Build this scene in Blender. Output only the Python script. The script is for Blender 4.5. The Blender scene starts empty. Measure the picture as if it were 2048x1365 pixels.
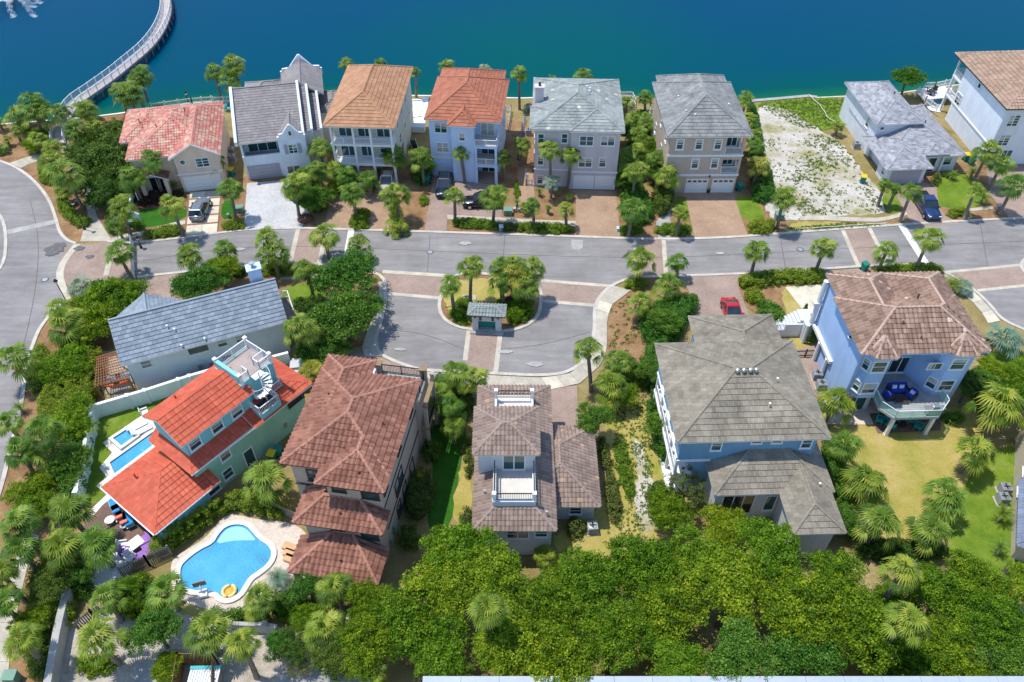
import bpy, bmesh, math, random
import numpy as np
from mathutils import Vector, Matrix
random.seed(7)
sc = bpy.context.scene
col = sc.collection
# ------------------------------------------------------------------ camera
F_PX, PITCH, CAM_H, CX, CY = 1593.0, math.radians(45.0), 60.0, 1024.0, 682.5
cp, sp = math.cos(PITCH), math.sin(PITCH)
CAM = (0.0, -CAM_H * cp / sp, CAM_H)
cam_d = bpy.data.cameras.new('camera'); cam = bpy.data.objects.new('camera', cam_d); col.objects.link(cam)
cam_d.sensor_width = 36.0; cam_d.lens = 36.0 * F_PX / 2048.0
cam_d.clip_start = 0.5; cam_d.clip_end = 3000
cam.location = CAM; cam.rotation_euler = (math.pi / 2 - PITCH, 0, 0)
sc.camera = cam
# ------------------------------------------------------------------ world and sun
SUN = Vector((-0.33, 0.14, 1.0)).normalized()
world = bpy.data.worlds.new('World'); sc.world = world; world.use_nodes = True
wn = world.node_tree; bg = wn.nodes['Background']
sky = wn.nodes.new('ShaderNodeTexSky'); sky.sky_type = 'NISHITA'; sky.sun_disc = False
sky.sun_elevation = math.asin(SUN.z); sky.sun_rotation = math.atan2(SUN.x, SUN.y)
sky.air_density = 1.0; sky.dust_density = 0.3; sky.ozone_density = 2.6
wn.links.new(sky.outputs[0], bg.inputs[0]); bg.inputs[1].default_value = 0.15
sun_d = bpy.data.lights.new('sun', 'SUN'); sun = bpy.data.objects.new('sun', sun_d); col.objects.link(sun)
sun_d.energy = 2.9; sun_d.angle = math.radians(0.53); sun_d.color = (1.0, 0.955, 0.88)
sun.rotation_euler = (-SUN).to_track_quat('-Z', 'Y').to_euler()
sun.location = (0, 0, 120)
sc.view_settings.view_transform = 'Standard'; sc.view_settings.look = 'None'
sc.view_settings.exposure = 0.62; sc.view_settings.gamma = 1.0; sc.view_settings.use_curve_mapping = False
sc.render.engine = 'CYCLES'
sc.cycles.max_bounces = 5; sc.cycles.diffuse_bounces = 2; sc.cycles.glossy_bounces = 2
sc.cycles.transmission_bounces = 4; sc.cycles.transparent_max_bounces = 6
sc.cycles.use_denoising = True

# ------------------------------------------------------------------ where a sight line meets a level
def P(x, y, z=0.0):
    u = (x - CX) / F_PX; v = (y - CY) / F_PX
    d = (u, cp - v * sp, -sp - v * cp); t = (z - CAM[2]) / d[2]
    return (CAM[0] + d[0] * t, CAM[1] + d[1] * t)
def proj(X, Y, Z):
    dx, dy, dz = X - CAM[0], Y - CAM[1], Z - CAM[2]
    w = dy * cp - dz * sp; up = dy * sp + dz * cp
    return (CX + F_PX * dx / w, CY - F_PX * up / w)
def PP(pts, z=0.0): return [P(x, y, z) for x, y in pts]
def height_for(cx, cy, by):
    lo, hi = 0.0, 30.0
    for _ in range(40):
        m = (lo + hi) / 2; X, Y = P(cx, cy, m)
        if proj(X, Y, 0)[1] < by: lo = m
        else: hi = m
    return lo

# ------------------------------------------------------------------ objects
def tag(o, label=None, cat=None, group=None, kind=None):
    if label: o['label'] = label
    if cat: o['category'] = cat
    if group: o['group'] = group
    if kind: o['kind'] = kind
    return o
def empty(name, loc=(0, 0, 0), rz=0.0):
    o = bpy.data.objects.new(name, None); col.objects.link(o)
    o.location = loc; o.rotation_euler = (0, 0, rz); o.empty_display_size = 0.3
    return o
def link(name, me, parent=None, loc=None, rz=None):
    o = bpy.data.objects.new(name, me); col.objects.link(o)
    if parent: o.parent = parent
    if loc is not None: o.location = loc
    if rz is not None: o.rotation_euler = (0, 0, rz)
    return o
def copy_tree(o, parent=None):
    c = o.copy(); col.objects.link(c); c.parent = parent
    for ch in [k for k in o.children]: copy_tree(ch, c)
    return c

class MB:
    """collects faces, then becomes one mesh object"""
    def __init__(s): s.v = []; s.f = []; s.mi = []; s.cur = 0
    def face(s, pts):
        n = len(s.v); s.v += [tuple(p) for p in pts]; s.f.append(tuple(range(n, n + len(pts)))); s.mi.append(s.cur)
    def quads(s, v, f):
        n = len(s.v); s.v += [tuple(p) for p in v]
        for q in f: s.f.append(tuple(i + n for i in q)); s.mi.append(s.cur)
    def box(s, x0, y0, z0, x1, y1, z1):
        s.quads([(x0,y0,z0),(x1,y0,z0),(x1,y1,z0),(x0,y1,z0),(x0,y0,z1),(x1,y0,z1),(x1,y1,z1),(x0,y1,z1)],
                [(0,3,2,1),(4,5,6,7),(0,1,5,4),(1,2,6,5),(2,3,7,6),(3,0,4,7)]); return s
    def cbox(s, cx, cy, cz, w, d, h, rz=0.0, rx=0.0):
        m = Matrix.Rotation(rz, 3, 'Z') @ Matrix.Rotation(rx, 3, 'X')
        p = []
        for k in (-.5, .5):
            for a, b in ((-.5,-.5),(.5,-.5),(.5,.5),(-.5,.5)):
                q = m @ Vector((a*w, b*d, k*h)); p.append((cx+q.x, cy+q.y, cz+q.z))
        s.quads(p, [(0,3,2,1),(4,5,6,7),(0,1,5,4),(1,2,6,5),(2,3,7,6),(3,0,4,7)]); return s
    def prism(s, poly, z0, z1, top=True, bottom=True):
        n = len(poly); b = len(s.v)
        a = sum(poly[i][0]*poly[(i+1)%n][1]-poly[(i+1)%n][0]*poly[i][1] for i in range(n))
        if a < 0: poly = poly[::-1]
        s.v += [(p[0], p[1], z0) for p in poly] + [(p[0], p[1], z1) for p in poly]
        for i in range(n):
            j = (i+1) % n; s.f.append((b+i, b+j, b+n+j, b+n+i)); s.mi.append(s.cur)
        if top: s.f.append(tuple(b+n+i for i in range(n))); s.mi.append(s.cur)
        if bottom: s.f.append(tuple(b+i for i in reversed(range(n)))); s.mi.append(s.cur)
        return s
    def bar(s, a, b, w, h=None):
        """a square bar from a to b"""
        h = h or w; a = Vector(a); b = Vector(b); d = (b-a)
        if d.length < 1e-6: return s
        d.normalize(); up = Vector((0,0,1)) if abs(d.z) < .95 else Vector((0,1,0))
        r = d.cross(up).normalized()*w/2; u = r.cross(d).normalized()*h/2
        p = [a-r-u, a+r-u, a+r+u, a-r+u, b-r-u, b+r-u, b+r+u, b-r+u]
        s.quads(p, [(0,1,2,3),(7,6,5,4),(4,5,1,0),(5,6,2,1),(6,7,3,2),(7,4,0,3)]); return s
    def tube(s, path, rad, n=8, cap=True):
        rads = rad if isinstance(rad, (list, tuple)) else [rad]*len(path)
        path = [Vector(p) for p in path]; base = len(s.v); ref = None
        for i, p in enumerate(path):
            d = (path[min(i+1, len(path)-1)] - path[max(i-1, 0)]).normalized()
            if ref is None: ref = Vector((1,0,0)) if abs(d.x) < .9 else Vector((0,1,0))
            a = d.cross(ref).normalized(); b = d.cross(a).normalized(); ref = b.cross(d).normalized() if False else ref
            for k in range(n):
                t = 2*math.pi*k/n; q = p + (a*math.cos(t)+b*math.sin(t))*rads[i]; s.v.append(tuple(q))
        for i in range(len(path)-1):
            for k in range(n):
                l = (k+1) % n
                s.f.append((base+i*n+k, base+(i+1)*n+k, base+(i+1)*n+l, base+i*n+l)); s.mi.append(s.cur)
        if cap:
            s.f.append(tuple(base+k for k in range(n))); s.mi.append(s.cur)
            e = base+(len(path)-1)*n; s.f.append(tuple(e+k for k in reversed(range(n)))); s.mi.append(s.cur)
        return s
    def lathe(s, prof, n=16, cx=0, cy=0):
        base = len(s.v)
        for r, z in prof:
            for k in range(n):
                t = 2*math.pi*k/n; s.v.append((cx+r*math.cos(t), cy+r*math.sin(t), z))
        for i in range(len(prof)-1):
            for k in range(n):
                l = (k+1) % n; s.f.append((base+i*n+k, base+i*n+l, base+(i+1)*n+l, base+(i+1)*n+k)); s.mi.append(s.cur)
        s.f.append(tuple(base+k for k in reversed(range(n)))); s.mi.append(s.cur)
        e = base+(len(prof)-1)*n; s.f.append(tuple(e+k for k in range(n))); s.mi.append(s.cur)
        return s
    def mesh(s, name, mats, smooth=False):
        me = bpy.data.meshes.new(name); me.from_pydata(s.v, [], s.f)
        for m in (mats if isinstance(mats, (list, tuple)) else [mats]): me.materials.append(m)
        if any(s.mi): me.polygons.foreach_set('material_index', s.mi)
        if smooth: me.polygons.foreach_set('use_smooth', [True]*len(s.f))
        me.update(); return me
    def build(s, name, mats, parent=None, loc=None, rz=None, smooth=False, bevel=0):
        o = link(name, s.mesh(name, mats, smooth), parent, loc, rz)
        if bevel:
            b = o.modifiers.new('bevel', 'BEVEL'); b.width = bevel; b.segments = 2; b.limit_method = 'ANGLE'
        return o

# ------------------------------------------------------------------ materials
def srgb(r, g, b):
    f = lambda c: (c/255)/12.92 if c/255 <= .04045 else ((c/255+.055)/1.055)**2.4
    return (f(r), f(g), f(b))
MATS = {}
def nm(name):
    m = bpy.data.materials.new(name); m.use_nodes = True; MATS[name] = m
    nt = m.node_tree; b = nt.nodes['Principled BSDF']; return m, nt, b
def node(nt, t, **kw):
    n = nt.nodes.new(t)
    for k, v in kw.items():
        if k.startswith('i_'):
            key = k[2:]; key = int(key) if key.isdigit() else key
            n.inputs[key].default_value = v
        else: setattr(n, k, v)
    return n
def ramp(nt, fac, stops, interp='LINEAR'):
    r = nt.nodes.new('ShaderNodeValToRGB'); r.color_ramp.interpolation = interp
    e = r.color_ramp.elements
    while len(e) < len(stops): e.new(0.5)
    for k, (p, c) in enumerate(stops):
        e[k].position = p; e[k].color = (c[0], c[1], c[2], 1) if not isinstance(c, (int, float)) else (c, c, c, 1)
    nt.links.new(fac, r.inputs[0]); return r.outputs[0]
def mixc(nt, fac, a, b, mode='MIX'):
    n = nt.nodes.new('ShaderNodeMix'); n.data_type = 'RGBA'; n.blend_type = mode
    for s_, val in ((0, fac), (6, a), (7, b)):
        if hasattr(val, 'links') or isinstance(val, bpy.types.NodeSocket): nt.links.new(val, n.inputs[s_])
        elif isinstance(val, (int, float)): n.inputs[s_].default_value = val if s_ == 0 else (val, val, val, 1)
        else: n.inputs[s_].default_value = (val[0], val[1], val[2], 1)
    return n.outputs[2]
def coords(nt, world=False, scale=(1, 1, 1)):
    if world: src = node(nt, 'ShaderNodeNewGeometry').outputs['Position']
    else: src = node(nt, 'ShaderNodeTexCoord').outputs['Object']
    mp = node(nt, 'ShaderNodeMapping'); mp.inputs['Scale'].default_value = scale
    nt.links.new(src, mp.inputs[0]); return mp.outputs[0]
def noise(nt, co, scale, detail=4, rough=.6):
    n = node(nt, 'ShaderNodeTexNoise', i_Scale=scale, i_Detail=detail, i_Roughness=rough)
    nt.links.new(co, n.inputs['Vector']); return n.outputs[0]
def bump(nt, b, h, strength, dist=.02):
    n = node(nt, 'ShaderNodeBump', i_Strength=strength, i_Distance=dist)
    nt.links.new(h, n.inputs['Height']); nt.links.new(n.outputs[0], b.inputs['Normal'])
def M(name, c, rough=.8, var=.18, scale=1.5, fine=14, world=False, bmp=.25, spec=.3, metal=0.0, c2=None, stain=0.0, attr=False):
    """plain procedural surface: colour mottled by two noises, fine relief"""
    if name in MATS: return MATS[name]
    m, nt, b = nm(name); co = coords(nt, world)
    n1 = noise(nt, co, scale, 5, .65); n2 = noise(nt, co, fine, 3, .6)
    lo = tuple(k*(1-var) for k in c); hi = tuple(min(1, k*(1+var)) for k in (c2 or c))
    base = ramp(nt, n1, [(.3, lo), (.7, hi)])
    f = ramp(nt, n2, [(.25, 1-var*.7), (.75, 1+var*.3)])
    out = mixc(nt, 1.0, base, f, 'MULTIPLY')
    if stain:
        n3 = noise(nt, coords(nt, world, (1, 1, .25)), .9, 6, .7)
        out = mixc(nt, 1.0, out, ramp(nt, n3, [(.38, 1-stain), (.58, 1.0)]), 'MULTIPLY')
    if attr:
        a = node(nt, 'ShaderNodeAttribute', attribute_name='tint')
        out = mixc(nt, 1.0, out, ramp(nt, a.outputs['Fac'], [(0, 1-attr), (1, 1+attr*.4)]), 'MULTIPLY')
    nt.links.new(out, b.inputs['Base Color'])
    b.inputs['Roughness'].default_value = rough; b.inputs['Specular IOR Level'].default_value = spec
    b.inputs['Metallic'].default_value = metal
    if bmp: bump(nt, b, n2, bmp)
    return m
# ================================================================== surface materials
def ground_mat(name, stops, scale, fine=9, fstops=None, rough=.95, bmp=.5, detail=6, dist=.05):
    m, nt, b = nm(name); co = coords(nt, True)
    n1 = noise(nt, co, scale, detail, .68); base = ramp(nt, n1, stops)
    n2 = noise(nt, co, fine, 4, .7); base = mixc(nt, 1.0, base, ramp(nt, n2, fstops or [(.25, .7), (.75, 1.2)]), 'MULTIPLY')
    nt.links.new(base, b.inputs['Base Color']); b.inputs['Roughness'].default_value = rough
    b.inputs['Specular IOR Level'].default_value = .15; bump(nt, b, n2, bmp, dist); return m
ground_mat('mulch', [(.28, (.15,.085,.04)), (.5, (.29,.17,.085)), (.74, (.40,.26,.14))], .5, 6)
ground_mat('dark_mulch', [(.3, (.10,.045,.03)), (.7, (.22,.11,.075))], .9, 8)
ground_mat('soil', [(.25, (.12,.13,.035)), (.42, (.24,.19,.07)), (.60, (.33,.26,.12)), (.8, (.45,.37,.22))], .22, 5)
ground_mat('turf', [(.3, (.022,.10,.008)), (.7, (.045,.16,.015))], .8, 22)
ground_mat('lawn', [(.3, (.085,.165,.014)), (.52, (.15,.23,.022)), (.75, (.25,.28,.06))], .4, 10)
ground_mat('dry_lawn', [(.25, (.19,.24,.035)), (.42, (.34,.30,.07)), (.6, (.44,.35,.12)), (.8, (.50,.40,.18))], .28, 9)
ground_mat('lot_sand', [(.28, (.16,.20,.05)), (.40, (.34,.31,.17)), (.52, (.48,.445,.385)), (.78, (.62,.585,.53))], .2, 2.6, [(.3, .78), (.6, 1.08)])
ground_mat('pale_sand', [(.3, (.28,.24,.18)), (.5, (.44,.39,.32)), (.75, (.56,.51,.44))], .5, 6)
ground_mat('gravel_white', [(.3, (.5,.5,.48)), (.7, (.8,.8,.77))], 6, 16)
def asphalt():
    m, nt, b = nm('asphalt'); co = coords(nt, True)
    n1 = noise(nt, co, .16, 6, .7); base = ramp(nt, n1, [(.28, (.205,.193,.188)), (.5, (.26,.246,.238)), (.75, (.33,.314,.302))])
    st = noise(nt, coords(nt, True, (.18, 1.3, 1)), .9, 5, .7)
    base = mixc(nt, 1.0, base, ramp(nt, st, [(.3, .80), (.7, 1.13)]), 'MULTIPLY')
    sp_ = noise(nt, co, .55, 6, .75)
    base = mixc(nt, ramp(nt, sp_, [(.66, 0), (.74, .5)]), base, (.42,.41,.41))
    sp2 = noise(nt, coords(nt, True, (1, 1, 1)), .33, 5, .6)
    base = mixc(nt, ramp(nt, sp2, [(.68, 0), (.76, .35)]), base, (.08,.08,.09))
    n2 = noise(nt, co, 30, 3, .7); base = mixc(nt, 1.0, base, ramp(nt, n2, [(.3, .88), (.7, 1.1)]), 'MULTIPLY')
    nt.links.new(base, b.inputs['Base Color']); b.inputs['Roughness'].default_value = .9; b.inputs['Specular IOR Level'].default_value = .035
    bump(nt, b, n2, .25, .01)
asphalt()
def pavers(name, c1, c2, mortar, s=3.4, stain=.25):
    m, nt, b = nm(name); co = coords(nt, True)
    br = node(nt, 'ShaderNodeTexBrick', i_Scale=s); nt.links.new(co, br.inputs['Vector'])
    for k, c in (('Color1', c1), ('Color2', c2), ('Mortar', mortar)): br.inputs[k].default_value = (*c, 1)
    br.inputs['Mortar Size'].default_value = .03; br.inputs['Bias'].default_value = 0
    n1 = noise(nt, co, .35, 6, .7); base = mixc(nt, 1.0, br.outputs[0], ramp(nt, n1, [(.28, 1-stain), (.72, 1.15)]), 'MULTIPLY')
    n2 = noise(nt, co, 5, 4, .7); base = mixc(nt, 1.0, base, ramp(nt, n2, [(.25, .8), (.75, 1.12)]), 'MULTIPLY')
    nt.links.new(base, b.inputs['Base Color']); b.inputs['Roughness'].default_value = .88; b.inputs['Specular IOR Level'].default_value = .035
    bump(nt, b, br.outputs[1], .3, -.01)
pavers('paver_pink', (.43,.325,.27), (.365,.27,.222), (.28,.21,.17))
pavers('paver_tan', (.50,.345,.235), (.41,.275,.18), (.30,.20,.135))
pavers('paver_red', (.36,.20,.13), (.28,.15,.10), (.2,.11,.08))
pavers('paver_white', (.66,.66,.66), (.50,.50,.51), (.40,.39,.38), 2.6, .18)
pavers('paver_brown', (.27,.18,.145), (.20,.13,.105), (.13,.09,.07))
pavers('paver_cream', (.74,.64,.55), (.64,.54,.45), (.5,.42,.35), 3.0, .12)
def concrete(name, c, var=.16): return M(name, c, .88, var, .6, 11, True, .25, .2, stain=.16)
concrete('concrete', (.50,.455,.37)); concrete('pale_concrete', (.66,.60,.47)); concrete('kerb_concrete', (.56,.52,.45))
concrete('grey_concrete', (.40,.39,.365)); concrete('band_concrete', (.55,.50,.40)); concrete('coping', (.78,.74,.68), .06)
M('road_paint', (.72,.72,.72), .7, .15, .8, 10, True)

# ================================================================== sheets
LAYER = [0]
def sheet(name, px, mat, z=0.012, label=None, world=False):
    pts = px if world else PP(px)
    if mat in ('mulch', 'dark_mulch', 'lawn', 'dry_lawn', 'turf', 'lot_sand', 'pale_sand', 'soil') and not world: pts = smooth(pts, 2 if mat != 'turf' else 1, True)
    if mat in ('lot_sand', 'dry_lawn', 'pale_sand') and not world:
        g_ = random.Random(len(px)); pts = [(x+g_.uniform(-.28, .28), y+g_.uniform(-.28, .28)) for x, y in smooth(pts, 1, True)]
    mb = MB(); LAYER[0] += 1
    a = sum(pts[i][0]*pts[(i+1) % len(pts)][1]-pts[(i+1) % len(pts)][0]*pts[i][1] for i in range(len(pts)))
    if a < 0: pts = pts[::-1]
    zz = z + LAYER[0]*.0006
    mb.face([(x, y, zz) for x, y in pts])
    return tag(mb.build(name, MATS[mat]), label, kind='structure')
def resample(pts, n):
    d = [0]
    for a, b in zip(pts, pts[1:]): d.append(d[-1]+math.hypot(b[0]-a[0], b[1]-a[1]))
    out = []
    for k in range(n):
        t = d[-1]*k/(n-1); i = max(0, min(len(pts)-2, next((j for j in range(len(d)-1) if d[j+1] >= t), len(pts)-2)))
        u = (t-d[i])/max(1e-9, d[i+1]-d[i]); a, b = pts[i], pts[i+1]; out.append((a[0]+(b[0]-a[0])*u, a[1]+(b[1]-a[1])*u))
    return out
def smooth(pts, it=2, closed=False):
    for _ in range(it):
        q = []; n = len(pts)
        for i in range(n if closed else n-1):
            a, b = pts[i], pts[(i+1) % n]
            q += [(a[0]*.75+b[0]*.25, a[1]*.75+b[1]*.25), (a[0]*.25+b[0]*.75, a[1]*.25+b[1]*.75)]
        if not closed: q = [pts[0]]+q+[pts[-1]]
        pts = q
    return pts
def offset(pts, d, closed=False):
    out = []; n = len(pts)
    for i, p in enumerate(pts):
        a = pts[(i-1) % n] if (closed or i > 0) else p; b = pts[(i+1) % n] if (closed or i < n-1) else p
        dx, dy = b[0]-a[0], b[1]-a[1]; l = math.hypot(dx, dy) or 1; out.append((p[0]-dy/l*d, p[1]+dx/l*d))
    return out
def strip(name, px, w, z0, z1, mat, kind='structure', world=False, sm=2, closed=False, side=0):
    pts = px if world else PP(px)
    pts = smooth(pts, sm, closed)
    A, B = offset(pts, w*(.5+side), closed), offset(pts, -w*(.5-side), closed)
    mb = MB(); n = len(pts)
    for i in range(n if closed else n-1):
        j = (i+1) % n; a, b, c, d = A[i], A[j], B[j], B[i]
        mb.face([(*d, z1), (*c, z1), (*b, z1), (*a, z1)]); mb.face([(*a, z1), (*b, z1), (*b, z0), (*a, z0)]); mb.face([(*d, z0), (*c, z0), (*c, z1), (*d, z1)])
    if not closed:
        for q, w_ in ((0, 0), (-1, 1)): mb.face([(*A[q], z0), (*B[q], z0), (*B[q], z1), (*A[q], z1)])
    return tag(mb.build(name, MATS[mat]), kind=kind)
def slabs(name, inner, outer, mat, length=1.5, z=.07, alt=None, p_alt=.15):
    """walk made of separate cast slabs with open joints"""
    A, B = PP(inner), PP(outer)
    L = sum(math.hypot(b[0]-a[0], b[1]-a[1]) for a, b in zip(A, A[1:])); n = max(2, int(L/length)+1)
    A, B = resample(A, n), resample(B, n); mb = MB()
    for i in range(n-1): mb.face([(*A[i], z-.035), (*A[i+1], z-.035), (*B[i+1], z-.035), (*B[i], z-.035)])
    base = tag(mb.build(name, MATS['dark_mulch']), kind='structure')
    for i in range(n-1):
        q = [A[i], A[i+1], B[i+1], B[i]]; cx = sum(p[0] for p in q)/4; cy = sum(p[1] for p in q)/4
        r = [(cx+(p[0]-cx)*.985, cy+(p[1]-cy)*.985) for p in q]
        m = MB().prism(r, -.03, z+random.uniform(-.004, .004), bottom=False)
        m.build('slab', MATS[alt if alt and random.random() < p_alt else mat], base)
    return base
# ------------------------------------------------------------------ land, lake bed, water
SHORE = [(-400,262),(-60,254),(40,247),(120,241),(215,232),(300,219),(385,207),(460,204),(640,192),(760,191),(850,192),(880,192),(1000,196),(1060,197),(1240,188),(1320,198),
         (1505,203),(1560,198),(1616,193),(1640,196),(1700,193),(1790,188),(1900,172),(2048,160),(2500,140)]
shore = PP(SHORE)
mb = MB(); land = [(-260, shore[0][1])]+shore+[(260, shore[-1][1]), (260, -120), (-260, -120)]
mb.face([(x, y, 0) for x, y in land[::-1]])
for a, b in zip(shore, shore[1:]): mb.face([(*a, 0), (*b, 0), (b[0], b[1], -3), (a[0], a[1], -3)])
tag(mb.build('ground', MATS['soil']), kind='structure')
def water_mat():
    m, nt, b = nm('lake_water'); co = coords(nt, True)
    at = node(nt, 'ShaderNodeAttribute', attribute_name='depth').outputs['Fac']
    n1 = noise(nt, co, .05, 4, .6)
    dd = node(nt, 'ShaderNodeMath', operation='MULTIPLY_ADD', i_1=4.0, i_2=-2.0); nt.links.new(n1, dd.inputs[0])
    sm = node(nt, 'ShaderNodeMath', operation='ADD'); nt.links.new(at, sm.inputs[0]); nt.links.new(dd.outputs[0], sm.inputs[1])
    dv = node(nt, 'ShaderNodeMath', operation='DIVIDE', i_1=40.0); nt.links.new(sm.outputs[0], dv.inputs[0])
    deep = ramp(nt, dv.outputs[0], [(0, (.07,.17,.045)), (.04, (.008,.12,.055)), (.12, (.0,.072,.076)), (.30, (.0,.060,.105)), (1, (.0,.054,.118))])
    vd = node(nt, 'ShaderNodeVectorMath', operation='DISTANCE'); nt.links.new(co, vd.inputs[0]); vd.inputs[1].default_value = (6, 66, -.9)
    vn = node(nt, 'ShaderNodeMath', operation='MULTIPLY_ADD', i_1=26.0); nt.links.new(noise(nt, co, .04, 4, .6), vn.inputs[0]); nt.links.new(vd.outputs['Value'], vn.inputs[2])
    vq = node(nt, 'ShaderNodeMath', operation='DIVIDE', i_1=70.0); nt.links.new(vn.outputs[0], vq.inputs[0])
    g = ramp(nt, vq.outputs[0], [(.22, .95), (.75, 0)])
    out = mixc(nt, g, deep, (.0,.078,.080))
    nt.links.new(out, b.inputs['Base Color']); b.inputs['Roughness'].default_value = .12; b.inputs['IOR'].default_value = 1.33; b.inputs['Specular IOR Level'].default_value = .035
    w1 = noise(nt, coords(nt, True, (1, 1.6, 1)), 1.1, 5, .65); bump(nt, b, w1, .25, .05)
water_mat()
def lake():
    xs = np.arange(-150, 152, 3.0); ys = np.concatenate([np.arange(30, 72, 1.5), np.arange(72, 330, 6.0)])
    S = np.array([(x, y) for x, y in resample(shore, 500)])
    gx, gy = np.meshgrid(xs, ys); pts = np.stack([gx.ravel(), gy.ravel()], 1)
    d = np.full(len(pts), 1e9)
    for k in range(0, len(S), 50):
        dd = np.sqrt(((pts[:, None]-S[None, k:k+50])**2).sum(-1)).min(1); d = np.minimum(d, dd)
    me = bpy.data.meshes.new('lake'); nx, ny = len(xs), len(ys)
    idx = np.arange(nx*ny).reshape(ny, nx)
    f = np.stack([idx[:-1, :-1], idx[:-1, 1:], idx[1:, 1:], idx[1:, :-1]], -1).reshape(-1, 4)
    me.from_pydata([(x, y, -.9) for x, y in pts], [], f.tolist()); me.materials.append(MATS['lake_water'])
    a = me.attributes.new('depth', 'FLOAT', 'POINT'); a.data.foreach_set('value', d.astype('f4'))
    tag(link('lake_water', me), kind='structure')
lake()
strip('seawall', [(-60,254),(40,247),(120,241),(215,232),(300,219),(385,207),(460,204)], .35, -1.6, .12, 'coping', sm=1)
strip('seawall', [(1500,203.5),(1560,198.5),(1616,193.5),(1634,196)], .7, -1.6, .15, 'grey_concrete', sm=0)
strip('seawall', [(1634,196.5),(1700,193.5),(1790,188.5),(1900,172.5),(2060,160)], .3, -1.6, .1, 'pale_concrete', sm=0)
strip('seawall', [(640,192.5),(760,191.5),(850,192.5),(880,192.5),(1000,196.5),(1060,197.5),(1240,188.5)], .3, -1.6, .08, 'coping', sm=1)
# ------------------------------------------------------------------ planted ground
sheet('mulch_bed', [(-60,256),(215,234),(330,216),(250,330),(250,420),(200,480),(150,487),(118,462),(100,402),(60,350),(0,322),(-60,312)], 'mulch')
sheet('mulch_bed', [(290,425),(380,380),(440,380),(500,345),(640,330),(660,420),(640,460),(480,459),(430,470),(280,488),(240,480)], 'mulch')
sheet('mulch_bed', [(640,330),(860,330),(1060,210),(1075,380),(1150,380),(1240,380),(1330,380),(1390,478),(1300,481),(1240,478),(840,466),(640,460)], 'mulch')
sheet('mulch_bed', [(1320,300),(1520,250),(1560,430),(1590,462),(1540,471),(1480,477),(1390,480)], 'mulch')
sheet('mulch_bed', [(1690,230),(1720,300),(1770,350),(1800,430),(1830,456),(2060,437),(2060,300),(1900,330),(1760,340),(1700,205)], 'mulch')
sheet('mulch_bed', [(1600,462),(1790,452),(1800,434),(1760,444),(1640,440)], 'mulch')
sheet('mulch_bed', [(1215,620),(1258,578),(1330,560),(1390,585),(1390,640),(1330,690),(1300,720),(1225,735),(1214,712)], 'mulch')
sheet('mulch_bed', [(1240,575),(1260,556),(1340,553),(1370,553),(1380,585),(1300,590)], 'mulch')
sheet('mulch_bed', [(1470,553),(1560,548),(1640,541),(1640,560),(1590,600),(1520,640),(1480,600)], 'mulch')
sheet('mulch_bed', [(128,602),(95,640),(72,677),(54,754),(44,820),(24,900),(-10,1000),(20,1190),(60,1130),(100,1060),(150,900),(200,780),(240,700),(180,600)], 'mulch')
sheet('mulch_bed', [(0,1365),(20,1203),(90,1060),(120,1100),(150,1240),(120,1420),(0,1420)], 'mulch')
sheet('mulch_bed', [(280,555),(370,548),(430,536),(650,533),(765,548),(772,590),(755,640),(735,690),(690,700),(600,640),(560,560),(400,590),(330,600)], 'mulch')
sheet('dark_mulch_bed', [(262,384),(330,374),(378,388),(376,408),(300,422),(262,418)], 'dark_mulch')
sheet('mulch_bed', [(1737,539),(1770,533),(1850,533),(1888,543),(1900,560),(1860,560),(1740,556)], 'mulch')
# lawns
sheet('turf_lawn', [(258,421),(376,412),(372,441),(292,457),(256,455)], 'turf')
sheet('turf_lawn', [(444,402),(470,400),(471,437),(441,440)], 'turf')
sheet('lawn', [(1466,392),(1502,391),(1520,412),(1535,440),(1480,444)], 'lawn')
sheet('lawn', [(1348,394),(1371,393),(1381,442),(1362,443)], 'lawn')
sheet('lawn', [(1500,206),(1616,196),(1700,196),(1700,235),(1660,262),(1600,262),(1540,230)], 'lawn')
sheet('sandy_lot', [(1506,212),(1560,213),(1600,235),(1640,262),(1680,280),(1720,340),(1765,385),(1790,432),(1640,432),(1600,440),(1540,440),(1530,400),(1510,330)], 'lot_sand')
sheet('verge', [(1560,462),(1590,444),(1640,444),(1770,447),(1790,453),(1700,458),(1620,464)], 'dry_lawn')
sheet('lawn', [(1700,196),(1720,230),(1690,245),(1650,240)], 'lawn')
sheet('lawn', [(1838,372),(1878,358),(1925,342),(1962,372),(1982,412),(1890,419),(1872,405)], 'lawn')
sheet('lawn', [(1760,392),(1795,384),(1806,424),(1772,428)], 'lawn')
sheet('lawn', [(560,572),(640,566),(655,596),(600,625),(570,620)], 'lawn')
sheet('lawn', [(192,828),(240,812),(380,782),(335,812),(289,828),(208,886),(226,905),(199,935),(216,954),(195,973),(220,1002),(182,1036),(168,1000)], 'lawn')
sheet('turf_lawn', [(850,850),(930,850),(934,890),(922,916),(904,1062),(850,1080),(870,930)], 'turf')
sheet('lawn', [(934,880),(946,880),(940,1050),(904,1062),(922,916)], 'dry_lawn')
sheet('dry_lawn', [(1200,790),(1300,790),(1320,900),(1420,1080),(1300,1140),(1120,1130),(1100,1060),(1200,1030),(1220,900)], 'dry_lawn')
sheet('sand_patch', [(1258,885),(1292,880),(1302,960),(1330,1000),(1318,1060),(1275,1066),(1272,1010),(1274,960)], 'lot_sand')
sheet('dry_lawn', [(1650,800),(1780,830),(1960,810),(1990,880),(1930,960),(1890,1080),(1800,1120),(1720,1060),(1670,960)], 'dry_lawn')
sheet('lawn', [(1930,960),(1990,900),(2060,880),(2060,1160),(1960,1180),(1880,1090)], 'lawn')
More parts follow.
